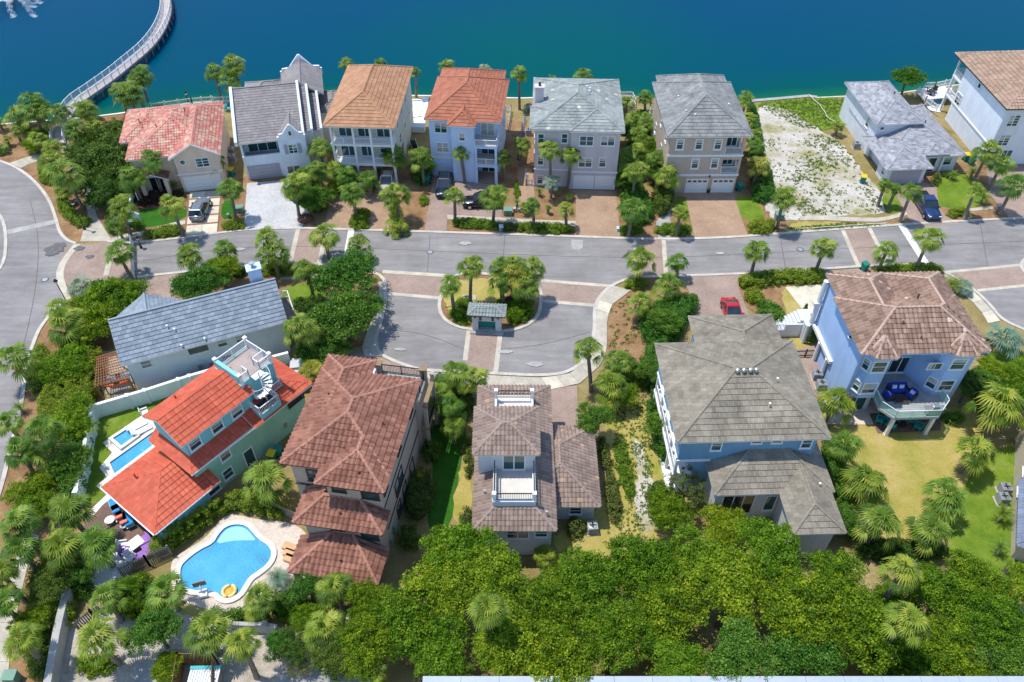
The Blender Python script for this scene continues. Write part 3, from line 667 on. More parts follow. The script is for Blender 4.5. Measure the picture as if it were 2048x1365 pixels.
def drop_y(r, y, t=.02):
    """leave out the end of a roof that runs into another one"""
    pl, rd = r; at = lambda p: abs(p[1]-y) < t
    return [p for p in pl if not (at(p[0]) and at(p[1]))], [q for q in rd if not (at(q[0]) or at(q[1]))]
class House:
    def __init__(s, name, label, cat, loc, rot, seed=1):
        s.root = empty(name, (loc[0], loc[1], 0), math.radians(rot)); tag(s.root, label, cat); s.rng = random.Random(seed)
        s.m = Matrix.Translation((loc[0], loc[1], 0)) @ Matrix.Rotation(math.radians(rot), 4, 'Z')
        s.nroof = 0; s.cache = {}
    def W(s, x, y, z=0): v = s.m @ Vector((x, y, z)); return (v.x, v.y, v.z)
    def part(s, name, mb, mat, parent=None, label=None, **k):
        o = mb.build(name, MATS[mat] if isinstance(mat, str) else [MATS[q] for q in mat], parent or s.root, **k); return tag(o, label)
    def walls(s, mat, *boxes, polys=(), name='wall'):
        for b in boxes: s.part(name, MB().box(*b), mat)
        for p, z0, z1 in polys: s.part(name, MB().prism(p, z0, z1), mat)
    def roof(s, roofs, style, mat, fascia='white_paint', caps=True, single=0, patch=0.0, cap_mat=None, th=.16, capr=.10):
        """roofs: list of (planes, ridges)"""
        deck = MB()
        for pl, rd in roofs:
            for p in pl:
                n = len(p); t = [(q[0], q[1], q[2]-.012) for q in p]; b = [(q[0], q[1], q[2]-th) for q in p]
                deck.face(t); deck.face(b[::-1])
                for i in range(n): j = (i+1) % n; deck.face([b[i], b[j], t[j], t[i]])
        r = s.part('roof', deck, fascia)
        T = Tiles(style, MATS[mat], s.rng, patch)
        for pl, rd in roofs:
            for p in pl: T.plane(p)
        T.finish(r, s.m, single)
        if caps:
            cb = MB()
            for pl, rd in roofs:
                for a, b in rd:
                    a, b = Vector(a), Vector(b); L = (b-a).length; n = max(1, int(L/.38)); d = (b-a)/n
                    dr = d.normalized(); sd = Vector((-dr.y, dr.x, 0)).normalized(); up = Vector((0, 0, 1))
                    for k in range(n):
                        p = a+d*k; q = p+d*1.06; ring = []
                        for base, rr in ((p, capr*1.12), (q, capr*.92)):
                            for t in (-1.35, -.8, -.27, .27, .8, 1.35): ring.append(base+sd*math.sin(t)*rr*1.15+up*(math.cos(t)*rr*.85+.03))
                        cb.quads(ring, [(i, i+1, i+7, i+6) for i in range(5)]+[(5,4,3,2,1,0)])
            if cb.f:
                o = s.part('ridge_caps', cb, cap_mat or mat, r); o['kind'] = 'stuff'
                a = o.data.attributes.new('tint', 'FLOAT', 'FACE'); a.data.foreach_set('value', [s.rng.uniform(.5, .9) for _ in o.data.polygons])
        return r
    def mesh_for(s, key, fn):
        if key not in WCACHE: WCACHE[key] = fn()
        return WCACHE[key]
    def window(s, x, y, ang, z, w, h, cols=1, rows=2, trim='white_paint', pane='pane', tw=.11, name='window', sill=True):
        """x, y: middle of the opening on the wall; ang: the way it faces, 0 = front"""
        key = (w, h, cols, rows, trim, pane, tw, sill)
        def fr():
            m = MB(); d = .07
            m.box(-w/2-tw, -d, -tw, w/2+tw, .03, 0); m.box(-w/2-tw, -d, h, w/2+tw, .03, h+tw); m.box(-w/2-tw, -d, 0, -w/2, .03, h); m.box(w/2, -d, 0, w/2+tw, .03, h)
            for c in range(1, cols): xx = -w/2+w*c/cols; m.box(xx-.045, -.06, 0, xx+.045, .02, h)
            for r in range(1, rows): zz = h*r/rows; m.box(-w/2, -.05, zz-.03, w/2, .02, zz+.03)
            if sill: m.box(-w/2-tw-.05, -.12, -tw-.05, w/2+tw+.05, .02, -tw+.002)
            return m.mesh('window', MATS[trim])
        o = link(name, s.mesh_for(('fr',)+key, fr), s.root, (x, y, z), math.radians(ang))
        cw, rh = w/cols, h/rows
        for c in range(cols):
            pm = s.mesh_for(('pn', cw, h, pane), lambda: MB().box(-cw/2, -.02, 0, cw/2, .02, h).mesh('pane', MATS[pane]))
            link('pane', pm, o, (-w/2+cw*(c+.5), 0, 0))
            bl = s.rng.choice((0, 0, .35, .5, .7)) if rows > 1 else 0
            if bl and h > .7:
                bm_ = s.mesh_for(('bl', cw, h, bl), lambda: MB().box(-cw/2+.03, -.028, h*(1-bl), cw/2-.03, -.021, h-.02).mesh('blind', MATS['pane_blind']))
                link('blind', bm_, o, (-w/2+cw*(c+.5), 0, 0))
        return o
    def downpipe(s, x, y, z, mat='white_paint'): return s.part('downpipe', MB().box(x-.05, y-.05, 0, x+.05, y+.05, z), mat)
    def garage(s, x, y, ang, w, h, mat='white_paint', trim='white_paint', lights=0):
        m = MB(); n = 4
        for k in range(n): m.box(-w/2, -.05-.004*(k % 2), h*k/n+.012, w/2, .02, h*(k+1)/n-.012)
        o = s.part('garage_door', m, mat, None); o.location = (x, y, .02); o.rotation_euler = (0, 0, math.radians(ang))
        t = MB(); tw = .12
        t.box(-w/2-tw, -.09, 0, -w/2, .02, h+tw); t.box(w/2, -.09, 0, w/2+tw, .02, h+tw); t.box(-w/2, -.09, h, w/2, .02, h+tw)
        s.part('frame', t, trim, o)
        for k in range(lights):
            cw = w/lights; xx = -w/2+cw*(k+.5); s.part('pane', MB().box(xx-cw*.36, -.065, h*.80, xx+cw*.36, -.03, h*.93), 'pane_dark', o)
        return o
    def rail(s, pts, z, h=.95, mat='white_paint', post=.09, gap=.14, bal=.03, closed=False, posts=True, name='railing', parent=None, pcap=0):
        m = MB(); P_ = [Vector((p[0], p[1], z)) for p in pts]
        if closed: P_.append(P_[0])
        for a, b in zip(P_, P_[1:]):
            d = b-a; L = d.length
            if L < .05: continue
            m.bar(a+Vector((0,0,h)), b+Vector((0,0,h)), .08, .06); m.bar(a+Vector((0,0,.1)), b+Vector((0,0,.1)), .05, .05)
            n = max(1, int(L/gap))
            for k in range(1, n): q = a+d*(k/n); m.bar(q+Vector((0,0,.1)), q+Vector((0,0,h)), bal)
            if posts:
                k = max(1, round(L/1.8))
                for i in range(k+1): q = a+d*(i/k); m.box(q.x-post/2, q.y-post/2, z, q.x+post/2, q.y+post/2, z+h+.06+pcap)
        return s.part(name, m, mat, parent)
    def post(s, x, y, z0, z1, w=.3, mat='white_paint', name='column', top=None):
        m = MB().box(x-w/2, y-w/2, z0, x+w/2, y+w/2, z1); m.box(x-w*.65, y-w*.65, z0, x+w*.65, y+w*.65, z0+.12); m.box(x-w*.65, y-w*.65, z1-.14, x+w*.65, y+w*.65, z1-.004)
        return s.part(name, m, mat)
    def vent(s, x, y, z, mat='steel'):
        m = MB().tube([(x, y, z-.2), (x, y, z+.28)], .07, 8); m.tube([(x, y, z+.27), (x, y, z+.34)], .11, 8); return s.part('roof_vent', m, mat)
WCACHE = {}
# ================================================================== houses along the lake
def ray_local(s, px, py):
    u = (px-CX)/F_PX; v = (py-CY)/F_PX; d = Vector((u, cp-v*sp, -sp-v*cp)); inv = s.m.inverted()
    return inv @ Vector(CAM), inv.to_3x3() @ d
def on_wall(s, face, c, px, py):
    o, d = ray_local(s, px, py); k = 1 if face in 'fb' else 0; t = (c-o[k])/d[k]; q = o+d*t; return q
ANG = {'f': 0, 'r': 90, 'b': 180, 'l': -90}
def win(s, face, c, px, py, w, h, **k):
    q = on_wall(s, face, c, px, py)
    return s.window(q.x, q.y, ANG[face], q.z-h/2, w, h, **k)
def gable_tri(x0, x1, z0, zr, y0, y1):
    c = (x0+x1)/2; m = MB(); a = [(x0,y0,z0),(x1,y0,z0),(c,y0,zr)]; b = [(x0,y1,z0),(x1,y1,z0),(c,y1,zr)]
    m.face(a); m.face(b[::-1]); m.face([a[1], b[1], b[2], a[2]]); m.face([a[2], b[2], b[0], a[0]]); return m
def gable_tri_x(y0, y1, z0, zr, x0, x1):
    c = (y0+y1)/2; m = MB(); a = [(x0,y0,z0),(x0,y1,z0),(x0,c,zr)]; b = [(x1,y0,z0),(x1,y1,z0),(x1,c,zr)]
    m.face(a[::-1]); m.face(b); m.face([a[1], b[1], b[2], a[2]][::-1]); m.face([a[2], b[2], b[0], a[0]][::-1]); return m

# ---- peach house with the pink tiled roof
h = House('peach_house', 'two storey peach house with pink mottled tile roof and double garage', 'house', (-48.22, 26.5), 12, 1)
h.walls('stucco_peach', (.2, 1.0, 0, 5.5, 13, 5.1), (5.45, -.05, 0, 10.8, 12.8, 5.12), (-1.1, 5.6, 0, .2, 13.1, 5.08))
h.part('gable', gable_tri(5.45, 10.8, 5.1, 6.75, -.03, .4), 'stucco_peach')
h.roof([hip(5.0, -.55, 11.25, 12.4, 5.2, .57, 'f'), hip(-.3, .4, 11.0, 13.4, 5.2, .42), hip(-1.6, 4.9, 5, 13.6, 5.2, .45)], 'barrel', 'tile_pink', 'white_paint', patch=.25)
for sx in (-1, 1):
    h.part('barge_board', MB().bar((8.12, -.58, 6.98), (8.12+sx*3.2, -.58, 5.16), .06, .2), 'white_paint')
h.part('band', MB().box(5.3, -.14, 2.55, 10.95, -.05, 2.75), 'white_paint')
h.garage(8.1, -.05, 0, 4.4, 2.1)
win(h, 'f', -.05, 405, 325, 1.5, 1.15, cols=2, rows=3)
o = h.part('round_window', MB().lathe([(.42, 0), (.42, .08), (.30, .08), (.30, 0)], 20), 'white_paint'); q = on_wall(h, 'f', -.05, 365, 325)
o.location = q; o.rotation_euler = (math.pi/2, 0, 0); h.part('pane', MB().lathe([(.31, .0), (.31, .05)], 20), 'pane', o)
win(h, 'l', 5.45, 345, 333, .9, 1.6, cols=2, rows=4)
pr = [(.6, -.6), (3.9, -.6)]
h.walls('stucco_peach', (.55, -.55, 0, 1.0, 1.0, 2.5), (3.5, -.55, 0, 3.95, 1.0, 2.5), name='porch_pier')
h.part('porch_arch', MB().prism([(.5, 2.4), (4.0, 2.4), (4.0, 2.7), (2.25, 3.5), (.5, 2.7)], -.6, -.35), 'white_paint').rotation_euler = (math.pi/2, 0, 0)
bpy.data.objects[h.root.children[-1].name].location = (0, -.95, 0)
h.roof([hip(.3, -.75, 4.2, 2.2, 2.6, .5, 'fb', 'y')], 'barrel', 'tile_villa', 'white_paint')
h.window(2.25, 1.0, 0, .1, 1.6, 2.1, cols=2, rows=1, name='door', pane='pane_dark')
h.vent(3.5, 5.0, 7.0, 'tile_villa'); h.vent(7.0, 7.4, 7.6, 'tile_villa'); h.vent(1.0, 7.5, 6.6, 'tile_villa')

# ---- white house with stepped parapet gables
h = House('white_house', 'white house with grey tile roof, parapet gables and recessed front balcony', 'house', (-35.31, 30.09), 12, 2)
W = 'stucco_white'
h.walls(W, (.2, .25, 0, 5.1, 14, 2.9), (.2, .25, 2.9, 5.1, .5, 3.5), (.2, 2.3, 2.9, 5.1, 14.02, 5.5), (.2, .5, 2.9, .45, 2.3, 5.55), (5.1, -.2, 0, 8.6, 14.01, 5.9), (8.6, 1.5, 0, 9.6, 13.5, 5.4), (9.6, 2.5, 0, 10.7, 13, 4.8))
h.part('balcony_floor', MB().box(.45, .5, 2.9, 5.1, 2.3, 2.95), 'deck_grey')
pit = .53; rs = [([[(.1, -.05, 5.6), (8.35, -.05, 5.6), (8.35, 7.3, 9.5), (.1, 7.3, 9.5)], [(8.35, 14.65, 5.6), (.1, 14.65, 5.6), (.1, 7.3, 9.5), (8.35, 7.3, 9.5)]], [((.1, 7.3, 9.5), (8.35, 7.3, 9.5))]),
      ([[(8.6, 1.3, 5.7), (9.45, 1.3, 5.7), (9.45, 7.3, 8.9), (8.6, 7.3, 8.9)], [(9.45, 13.3, 5.7), (8.6, 13.3, 5.7), (8.6, 7.3, 8.9), (9.45, 7.3, 8.9)]], []),
      ([[(9.7, 2.3, 5.1), (10.6, 2.3, 5.1), (10.6, 7.3, 7.8), (9.7, 7.3, 7.8)], [(10.6, 12.3, 5.1), (9.7, 12.3, 5.1), (9.7, 7.3, 7.8), (10.6, 7.3, 7.8)]], []),
      hip(6.0, 8, 11.6, 15.4, 7.2, .62, 'fb', 'y'), hip(10.6, 6.5, 14.6, 12.5, 5.2, .5), hip(.6, 11.5, 7.5, 17.2, 5.4, .45)]
r = h.roof(rs, 'flat', 'tile_grey', 'white_paint')
h.walls(W, (1.0, 13, 0, 7.2, 16.8, 5.3), (10.7, 7, 0, 14.2, 12, 5.1), (6.4, 12, 0, 11.3, 15.2, 7.2))
def slope_wall(x0, x1, ya, yb, yc, za, zb):
    pts = [(ya, za-.6), (ya, za), (yb, zb), (yc, za), (yc, za-.6), (yb, zb-.6)]
    m = MB()
    for i in range(6):
        a, b = pts[i], pts[(i+1) % 6]; m.face([(x0, *a), (x0, *b), (x1, *b), (x1, *a)])
    m.face([(x0, *p) for p in pts[:3]] + [(x0, *pts[5])]); m.face([(x0, *p) for p in (pts[5], pts[2], pts[3], pts[4])]); m.face([(x1, *p) for p in (pts[0], pts[5], pts[2], pts[1])]); m.face([(x1, *p) for p in (pts[5], pts[4], pts[3], pts[2])])
    return m
for x0, x1, a, b, z0, z1 in ((-.25, .12, -.15, 14.7, 5.95, 9.85), (8.32, 8.62, -.1, 14.7, 5.95, 9.85), (9.42, 9.72, 1.2, 13.4, 6.0, 9.25), (10.58, 10.88, 2.2, 12.4, 5.4, 8.15)):
    h.part('parapet', slope_wall(x0, x1, a, (a+b)/2, b, z0, z1), W)
def dutch(cx, w, z0, zs, zt, y0, y1, wall_mat, hh):
    q = [(cx-w/2, z0), (cx+w/2, z0), (cx+w/2, zs), (cx+w/2-.25, zs+.05), (cx+w/2-.3, zs+.35), (cx+w*.28, zs+.45), (cx+.12, zt), (cx-.12, zt), (cx-w*.28, zs+.45), (cx-w/2+.3, zs+.35), (cx-w/2+.25, zs+.05), (cx-w/2, zs)]
    m = MB().prism(q, -y1, -y0); o = hh.part('gable', m, wall_mat); o.rotation_euler = (math.pi/2, 0, 0); return o
dutch(6.9, 3.6, 5.7, 6.1, 7.7, -.32, -.05, W, h)
dutch(8.8, 5.8, 6.5, 7.4, 9.6, 15.3, 15.6, W, h)
h.roof([hip(5.2, -.1, 8.6, 6.2, 6.0, .85, 'fb', 'y')], 'flat', 'tile_grey', 'white_paint')
h.garage(2.55, .25, 0, 3.9, 1.95, 'grey_paint', 'grey_paint')
h.window(2.8, 2.3, 0, 3.0, 3.6, 2.1, cols=3, rows=1, name='sliding_door')
w = win(h, 'f', -.2, 586, 298, 1.0, 1.2, cols=2, rows=3)
for sx in (-1, 1): h.part('shutter', MB().box(sx*.86-.24, -.05, -.1, sx*.86+.24, 0, 1.3), 'grey_paint', w)
win(h, 'f', -.32, 579.5, 267, .35, .6, cols=1, rows=1, pane='pane_dark')
win(h, 'f', -.2, 588, 340, 1.6, 1.2, cols=2, rows=1)

# ---- cream house with copper-brown roof and two tiers of porches
h = House('cream_house', 'tall cream house with copper brown hip roof and two tiers of porches', 'house', (-23.7, 29.35), -3, 3)
W = 'stucco_cream'
h.walls(W, (.55, 2.4, 2.85, 8.6, 16, 8.5), (.55, 2.4, 0, 3.6, 15.9, 2.85), (5.8, 7.0, 0, 8.55, 15.9, 2.85), (3.6, 4.0, 0, 5.8, 15.9, 2.86))
h.roof([hip(0, 0, 9.1, 16.4, 8.6, .53)], 'course', 'tile_copper', 'white_paint')
for z in (2.7, 5.55): h.part('porch_floor', MB().box(.5, .5, z, 8.65, 2.4, z+.3), 'white_paint')
for x in (.75, 3.55, 5.75, 8.4): h.post(x, .65, 0, 2.7, .3, 'white_paint'); h.post(x, .65, 3.0, 5.55, .26, 'white_paint'); h.post(x, .65, 5.85, 8.45, .26, 'white_paint')
for z in (3.0, 5.85):
    h.rail([(.75, .6), (3.55, .6)], z, .85); h.rail([(5.75, .6), (8.4, .6)], z, .85)
    h.rail([(.65, .7), (.65, 2.3)], z, .85); h.rail([(8.5, .7), (8.5, 2.3)], z, .85)
h.rail([(3.55, .6), (5.75, .6)], 5.85, .85)
for x in (2.2, 4.65, 7.1): h.window(x, 2.4, 0, 5.95, 1.7, 2.0, cols=2, rows=1, name='french_door')
h.window(2.2, 2.4, 0, 3.05, 1.9, 1.9, cols=2, rows=1, name='french_door'); h.window(7.0, 2.4, 0, 3.6, 1.2, 1.3); h.window(4.65, 2.4, 0, 3.1, 1.5, 2.0, cols=2, rows=1, name='door')
st = MB()
for k in range(9): st.box(3.75, -1.6+k*.28, 0, 5.6, -1.6+(k+1)*.28, .3*(k+1))
h.part('stair', st, 'paver_red')
for y, z in ((4, 6.4), (7.5, 6.4), (11, 6.3), (5, 3.6), (9, 3.6), (13, 3.5)): h.window(8.6, y, 90, z, 1.0, 1.3)
h.walls(W, (.6, .6, 0, 1.0, 2.4, 2.7))

# ---- pale blue house with rust-red roof
h = House('pale_blue_house', 'pale blue three storey house with rust red roof and stacked front balconies', 'house', (-11.13, 31.06), -5.1, 4)
W = 'stucco_paleblue'
h.walls(W, (.45, .5, 0, 3.5, 11, 8.5), (3.5, -.75, 0, 6.35, 10.9, 8.52), (6.35, 1.9, 0, 9.3, 11.02, 8.51), (.7, 10.5, 0, 8.7, 13.3, 8.45))
h.roof([hip(0, 0, 9.8, 11.4, 8.6, .55), drop_y(hip(.3, 1.0, 9.1, 13.85, 8.62, .52, axis='y'), 1.0), drop_y(hip(3.1, -1.25, 6.7, 4, 8.58, .62), 4)], 'course', 'tile_rust', 'white_paint')
for z, mm in ((2.55, 'white_paint'), (5.3, 'white_paint')):
    h.part('balcony_floor', MB().box(6.36, -.9, z, 9.35, 1.89, z+.28), W)
    h.part('balcony_deck', MB().box(6.5, -.75, z+.28, 9.2, 1.88, z+.31), 'deck_tan')
    h.rail([(6.45, -.8), (9.25, -.8)], z+.28, .9); h.rail([(9.25, -.8), (9.25, 1.8)], z+.28, .9)
for x in (6.55, 9.15): h.post(x, -.7, 0, 2.55, .34, W); h.post(x, -.7, 2.83, 5.3, .3, W)
h.part('porch_floor', MB().box(6.4, -.8, .0, 9.3, 1.9, .12), 'paver_pink')
h.window(7.85, 1.9, 0, 5.65, 1.7, 2.0, cols=2, rows=1, name='french_door', pane='pane_blind'); h.window(7.85, 1.9, 0, 2.9, 1.7, 1.9, cols=2, rows=1, name='french_door'); h.window(7.85, 1.9, 0, .15, 1.7, 1.9, cols=2, rows=1, name='door')
win(h, 'f', .5, 881.5, 256, 1.5, 1.3, cols=2); win(h, 'f', .5, 885.5, 295, 1.5, 1.3, cols=2, pane='pane_blind'); win(h, 'f', -.75, 924, 274, .65, 1.0)
h.part('band', MB().box(.38, .42, 2.75, 3.5, .5, 2.95), 'white_paint')
h.garage(2.0, .5, 0, 2.5, 2.0, W, W)
for y, z in ((3, 6.3), (6.5, 6.3), (9.5, 6.3), (4, 3.4), (8, 3.4), (6, .9)): h.window(9.3, y, 90, z, .7, 1.2)

# ---- lavender house with sage roof
h = House('lavender_house', 'pale lavender three storey house with patched sage grey roof and two garage doors', 'house', (2.42, 28.45), -2.4, 5)
W = 'stucco_lavender'
h.walls(W, (.45, .55, 0, 4.95, 13, 8.6), (4.95, .15, 0, 11.1, 12.98, 8.62))
h.roof([hip(0, 0, 11.5, 13.45, 8.7, .36), drop_y(hip(4.75, -.3, 11.55, 9, 8.69, .36), 9), hip(-.25, -.02, 6, 5.7, 8.71, .355)], 'course', 'tile_sage', 'white_paint', patch=.02)
for px, py in ((1082, 277), (1129, 277), (1081, 321), (1080, 359)): win(h, 'f', .55, px, py, .65, 1.2)
for px, py in ((1173, 282), (1215.6, 282), (1170.5, 325)): win(h, 'f', .15, px, py, 1.6, 1.25, cols=2)
win(h, 'f', .15, 1205, 325, .75, 1.25)
h.part('band', MB().box(4.9, .05, 2.55, 11.2, .15, 2.75), 'white_paint'); h.part('band', MB().box(.38, .46, 2.55, 4.9, .55, 2.75), 'white_paint')
for px in (1166.5, 1209.5): q = on_wall(h, 'f', .15, px, 367); h.garage(q.x, .15, 0, 2.45, 1.95)
h.part('chimney', MB().box(.3, 6.3, 0, 1.4, 7.2, 10.9).box(.2, 6.2, 10.9, 1.5, 7.3, 11.05), W); h.part('chimney_cap', MB().tube([(.85, 6.75, 11.0), (.85, 6.75, 11.5)], .16, 8), 'dark_trim')
for x, y in ((6.9, 7.6), (7.3, 7.2), (7.2, 6.4)): h.vent(x, y, 10.4, 'white_paint')
for y, z in ((3, 6.2), (7, 6.2), (4, 3.3), (9, 3.4)): h.window(.45, y, -90, z, .8, 1.2)

# ---- beige house with silver-grey roof
h = House('beige_house', 'beige three storey house with silver grey roof, white bands and two white garage doors', 'house', (19.09, 26.85), .6, 6)
W = 'stucco_beige'
h.walls(W, (.55, .55, 0, 7.6, 13.4, 8.5), (7.6, 2.4, 2.7, 9.95, 13.39, 8.49), (7.6, .56, 0, 9.9, 13.38, 2.7), (.9, 13, 0, 9.7, 15.3, 8.4))
h.roof([hip(0, 0, 10.55, 13.9, 8.6, .53), drop_y(hip(.75, 2.0, 10.05, 15.8, 8.61, .55), 2.0)], 'course', 'tile_silver', 'white_paint')
h.part('band', MB().box(.42, .44, 5.45, 10.05, .55, 5.75), 'white_paint'); h.part('band', MB().box(.42, .44, 2.6, 10.0, .55, 2.9), 'white_paint')
for z in (2.72, 5.5): h.part('balcony_floor', MB().box(7.6, .56, z, 9.95, 2.4, z+.2), 'deck_grey'); h.rail([(7.65, .62), (9.8, .62)], z+.2, .95); h.rail([(9.85, .65), (9.85, 2.35)], z+.2, .95)
h.part('corner_pier', MB().box(9.65, .56, 2.92, 9.96, .86, 5.45).box(9.65, .56, 5.76, 9.96, .86, 8.48), W)
h.part('arch', MB().box(7.6, .56, 4.95, 9.65, .75, 5.44), W)
for px, py in ((1360, 289), (1398, 289), (1436, 289), (1390, 327.5), (1429, 327)): win(h, 'f', .55, px, py, .72, 1.25, tw=.16)
for z in (3.2, 5.9): h.window(8.8, 2.4, 0, z, 1.2, 1.8, cols=2, rows=1, name='french_door')
for px in (1393, 1445): q = on_wall(h, 'f', .55, px, 369); h.garage(q.x, .55, 0, 2.65, 2.05, lights=4)
q = on_wall(h, 'f', .55, 1419, 352); h.part('wall_lamp', MB().cbox(q.x, .45, q.z, .16, .16, .35), 'black_metal')
for y, z in ((3, 6.2), (7, 6.2), (5, 3.2), (10, 3.4)): h.window(.55, y, -90, z, .7, 1.2)
for x, y, z in ((2.3, 7.5, 9.75), (2.6, 3.5, 9.95), (3.6, 2.6, 9.9), (8.4, 5.5, 9.7)): h.vent(x, y, z, 'white_paint')

# ---- low white house with grey shingles
h = House('shingled_house', 'low white house with layered grey shingle roofs beside the sandy lot', 'house', (48.75, 35.65), 4, 7)
W = 'stucco_offwhite'
h.walls(W, (.5, .5, 0, 6.0, 11.4, 5.1), (.95, -3.7, 0, 10.7, 8.5, 2.62), (.0, -6.4, 0, 5.1, -3.69, 2.61))
h.roof([hip(0, 0, 6.55, 11.9, 5.2, .5), hip(.4, -4.3, 11.35, 9.2, 2.7, .44), hip(-.65, -7.0, 5.65, 1.5, 2.68, .42), hip(5.7, -4.35, 8.9, 0, 3.0, .42)], 'shingle', 'shingle_grey', 'white_paint', capr=.06)
win(h, 'l', .5, 1736, 245, .8, 1.3); win(h, 'l', .95, 1722, 267, .7, .8); win(h, 'l', .95, 1735.5, 288, .5, .8); h.window(.0, -5.3, -90, 1.0, .7, .9); win(h, 'f', .5, 1764, 257, .5, .4, rows=1)
h.window(9.4, -3.7, 0, 1.0, 1.0, 1.1); h.window(7.3, -3.7, 0, .05, 1.0, 2.05, rows=1, name='door', pane='pane_dark')
h.post(6.1, -4.0, 0, 2.9, .22); h.post(8.5, -4.0, 0, 2.9, .22)
h.part('garage_door', MB().box(.5, -6.44, .05, 4.6, -6.38, 2.1), 'grey_paint', label='plain lavender grey garage door')
h.window(-.0, -1.9, -90, .1, 1.4, 2.0, cols=2, rows=1, name='door') if False else None
for x, y, z in ((4.6, 6.2, 6.2), (7.6, 1.5, 4.3)): h.vent(x, y, z, 'black_metal')

# ---- tall white house at the picture's edge
h = House('tall_white_house', 'tall white house with tan barrel tile roof and lakeside balconies', 'house', (63.69, 33.58), 1.5, 8)
W = 'stucco_white'
h.walls(W, (.55, .55, 0, 14, 12.6, 8.5), (3.4, 12.5, 0, 14, 15.4, 8.48))
h.roof([hip(0, 0, 15, 16, 8.6, .5), hip(5.5, -1.5, 12, 8, 8.62, .5)], 'wide', 'tile_tan', 'dark_trim')
for z in (2.6, 5.5): h.part('balcony_floor', MB().box(.6, 12.6, z, 3.4, 15.3, z+.25), 'white_paint'); h.rail([(.7, 12.7), (.7, 15.2), (3.4, 15.2)], z+.25, .95)
for x, y in ((.75, 15.15), (.75, 12.75)): h.post(x, y, 0, 8.45, .24)
h.part('band', MB().box(.45, .5, 2.75, .55, 12.5, 2.95), 'white_paint')
win(h, 'l', .55, 1917, 199, 1.3, 1.5, cols=2, rows=3); win(h, 'l', .55, 1959.5, 172, .6, .6, rows=1)
for x, z in ((2.0, 5.9), (2.0, 3.0)): h.window(x, .55, 0, z, 1.3, 1.5, cols=2, rows=4)
h.window(3.3, .55, 0, .1, 1.3, 2.1, cols=2, rows=1, name='door')
# ================================================================== houses south of the street
# ---- grey house with slate-blue tiles
h = House('grey_house', 'long pale grey house with slate blue tile gable roof and street side chimney', 'house', (-37.42, -7.87), 22.5, 9)
W = 'stucco_grey'
h.walls(W, (.4, .45, 0, 15.55, 6.9, 4.4), (.6, 6.8, 0, 6.0, 7.1, 4.38))
h.part('gable', gable_tri_x(.45, 6.9, 4.4, 7.0, .42, .7), W); h.part('gable', gable_tri_x(.45, 6.9, 4.4, 7.0, 15.2, 15.53), W); h.part('gable', gable_tri(.6, 6.0, 4.38, 6.0, 6.9, 7.08), W)
h.roof([hip(0, 0, 16.0, 7.3, 4.5, .77, 'lr', 'x'), hip(.15, 3.0, 6.5, 7.5, 4.5, .62, 'fb', 'y')], 'slate', 'tile_slate', 'white_paint')
h.part('chimney', MB().box(13.6, 4.5, 0, 14.9, 5.5, 8.3).box(13.5, 4.4, 8.3, 15.0, 5.6, 8.42), 'stucco_paleblue')
h.part('chimney_cap', MB().tube([(14.2, 5.0, 8.4), (14.2, 5.0, 8.85)], .14, 10).tube([(14.2, 5.0, 8.85), (14.2, 5.0, 8.95)], .3, 10), 'galv')
for px, py, w_, hh, r_ in ((292, 728, .9, .85, 2), (396.6, 699, 1.9, .85, 1), (444, 686, .85, .85, 2), (481, 677, .85, .8, 2), (455, 716, .85, .8, 2)): win(h, 'f', .45, px, py, w_, hh, rows=r_, tw=.06)
for px, py in ((334, 653), (347, 655), (355, 672), (402, 659)):
    q = P(px, py, 6.2); l = h.m.inverted() @ Vector((q[0], q[1], 0)); h.vent(l.x, l.y, 4.5+.77*l.y, 'white_paint')
h.part('deck', MB().box(15.6, 2.4, 2.6, 17.0, 5.9, 2.75), 'old_wood'); h.rail([(16.9, 2.5), (16.9, 5.8), (15.7, 5.8)], 2.75, .95)
for x, y in ((16.85, 2.55), (16.85, 5.75)): h.post(x, y, 0, 2.6, .18)
h.part('meter_box', MB().box(6.4, .25, 1.0, 6.75, .45, 1.6).box(7.5, .28, .9, 7.8, .45, 1.5), 'galv')
h.part('conduit', MB().tube([(9.1, .38, 0), (9.1, .38, 1.6), (9.35, .38, 1.9), (9.6, .38, 1.9)], .03, 6), 'galv')

# ---- aqua house with bright red metal-tile roofs
h = House('aqua_house', 'aqua and mint house with bright red tile roofs and rooftop deck', 'house', (-27.28, -19.83), 52.7, 10)
A, Mn = 'stucco_aqua', 'stucco_mint'
h.walls(Mn, (.0, -.35, 0, 12.1, 4.6, 4.8)); h.walls(A, (.45, .35, 4.8, 7.4, 4.75, 7.5), (-4.9, -1.2, 0, -.0, 5.2, 2.8), (7.2, .7, 4.8, 10.6, 4.0, 8.35))
sk = [[(-.45, -.85, 4.85), (8.6, -.85, 4.85), (7.6, .5, 5.5), (.6, .5, 5.5)], [(-.45, 5.2, 4.85), (-.45, -.85, 4.85), (.6, .5, 5.5), (.6, 5.2, 5.5)]]
r10 = [hip(0, -.1, 7.65, 5.2, 7.55, .52, 'lr', 'x'), (sk, [((-.45, -.85, 4.85), (.6, .5, 5.5))]), hip(6.0, -1.25, 12.75, 4.85, 4.9, .45, 'l', 'x'), hip(-5.4, -1.75, 1.2, 5.75, 2.9, .38, 'r', 'x')]
h.roof(r10, 'metal', 'tile_red', 'white_paint', capr=.05)
for z in (4.8,): h.part('gable', gable_tri_x(.35, 4.75, 7.5, 8.75, .45, .7), A)
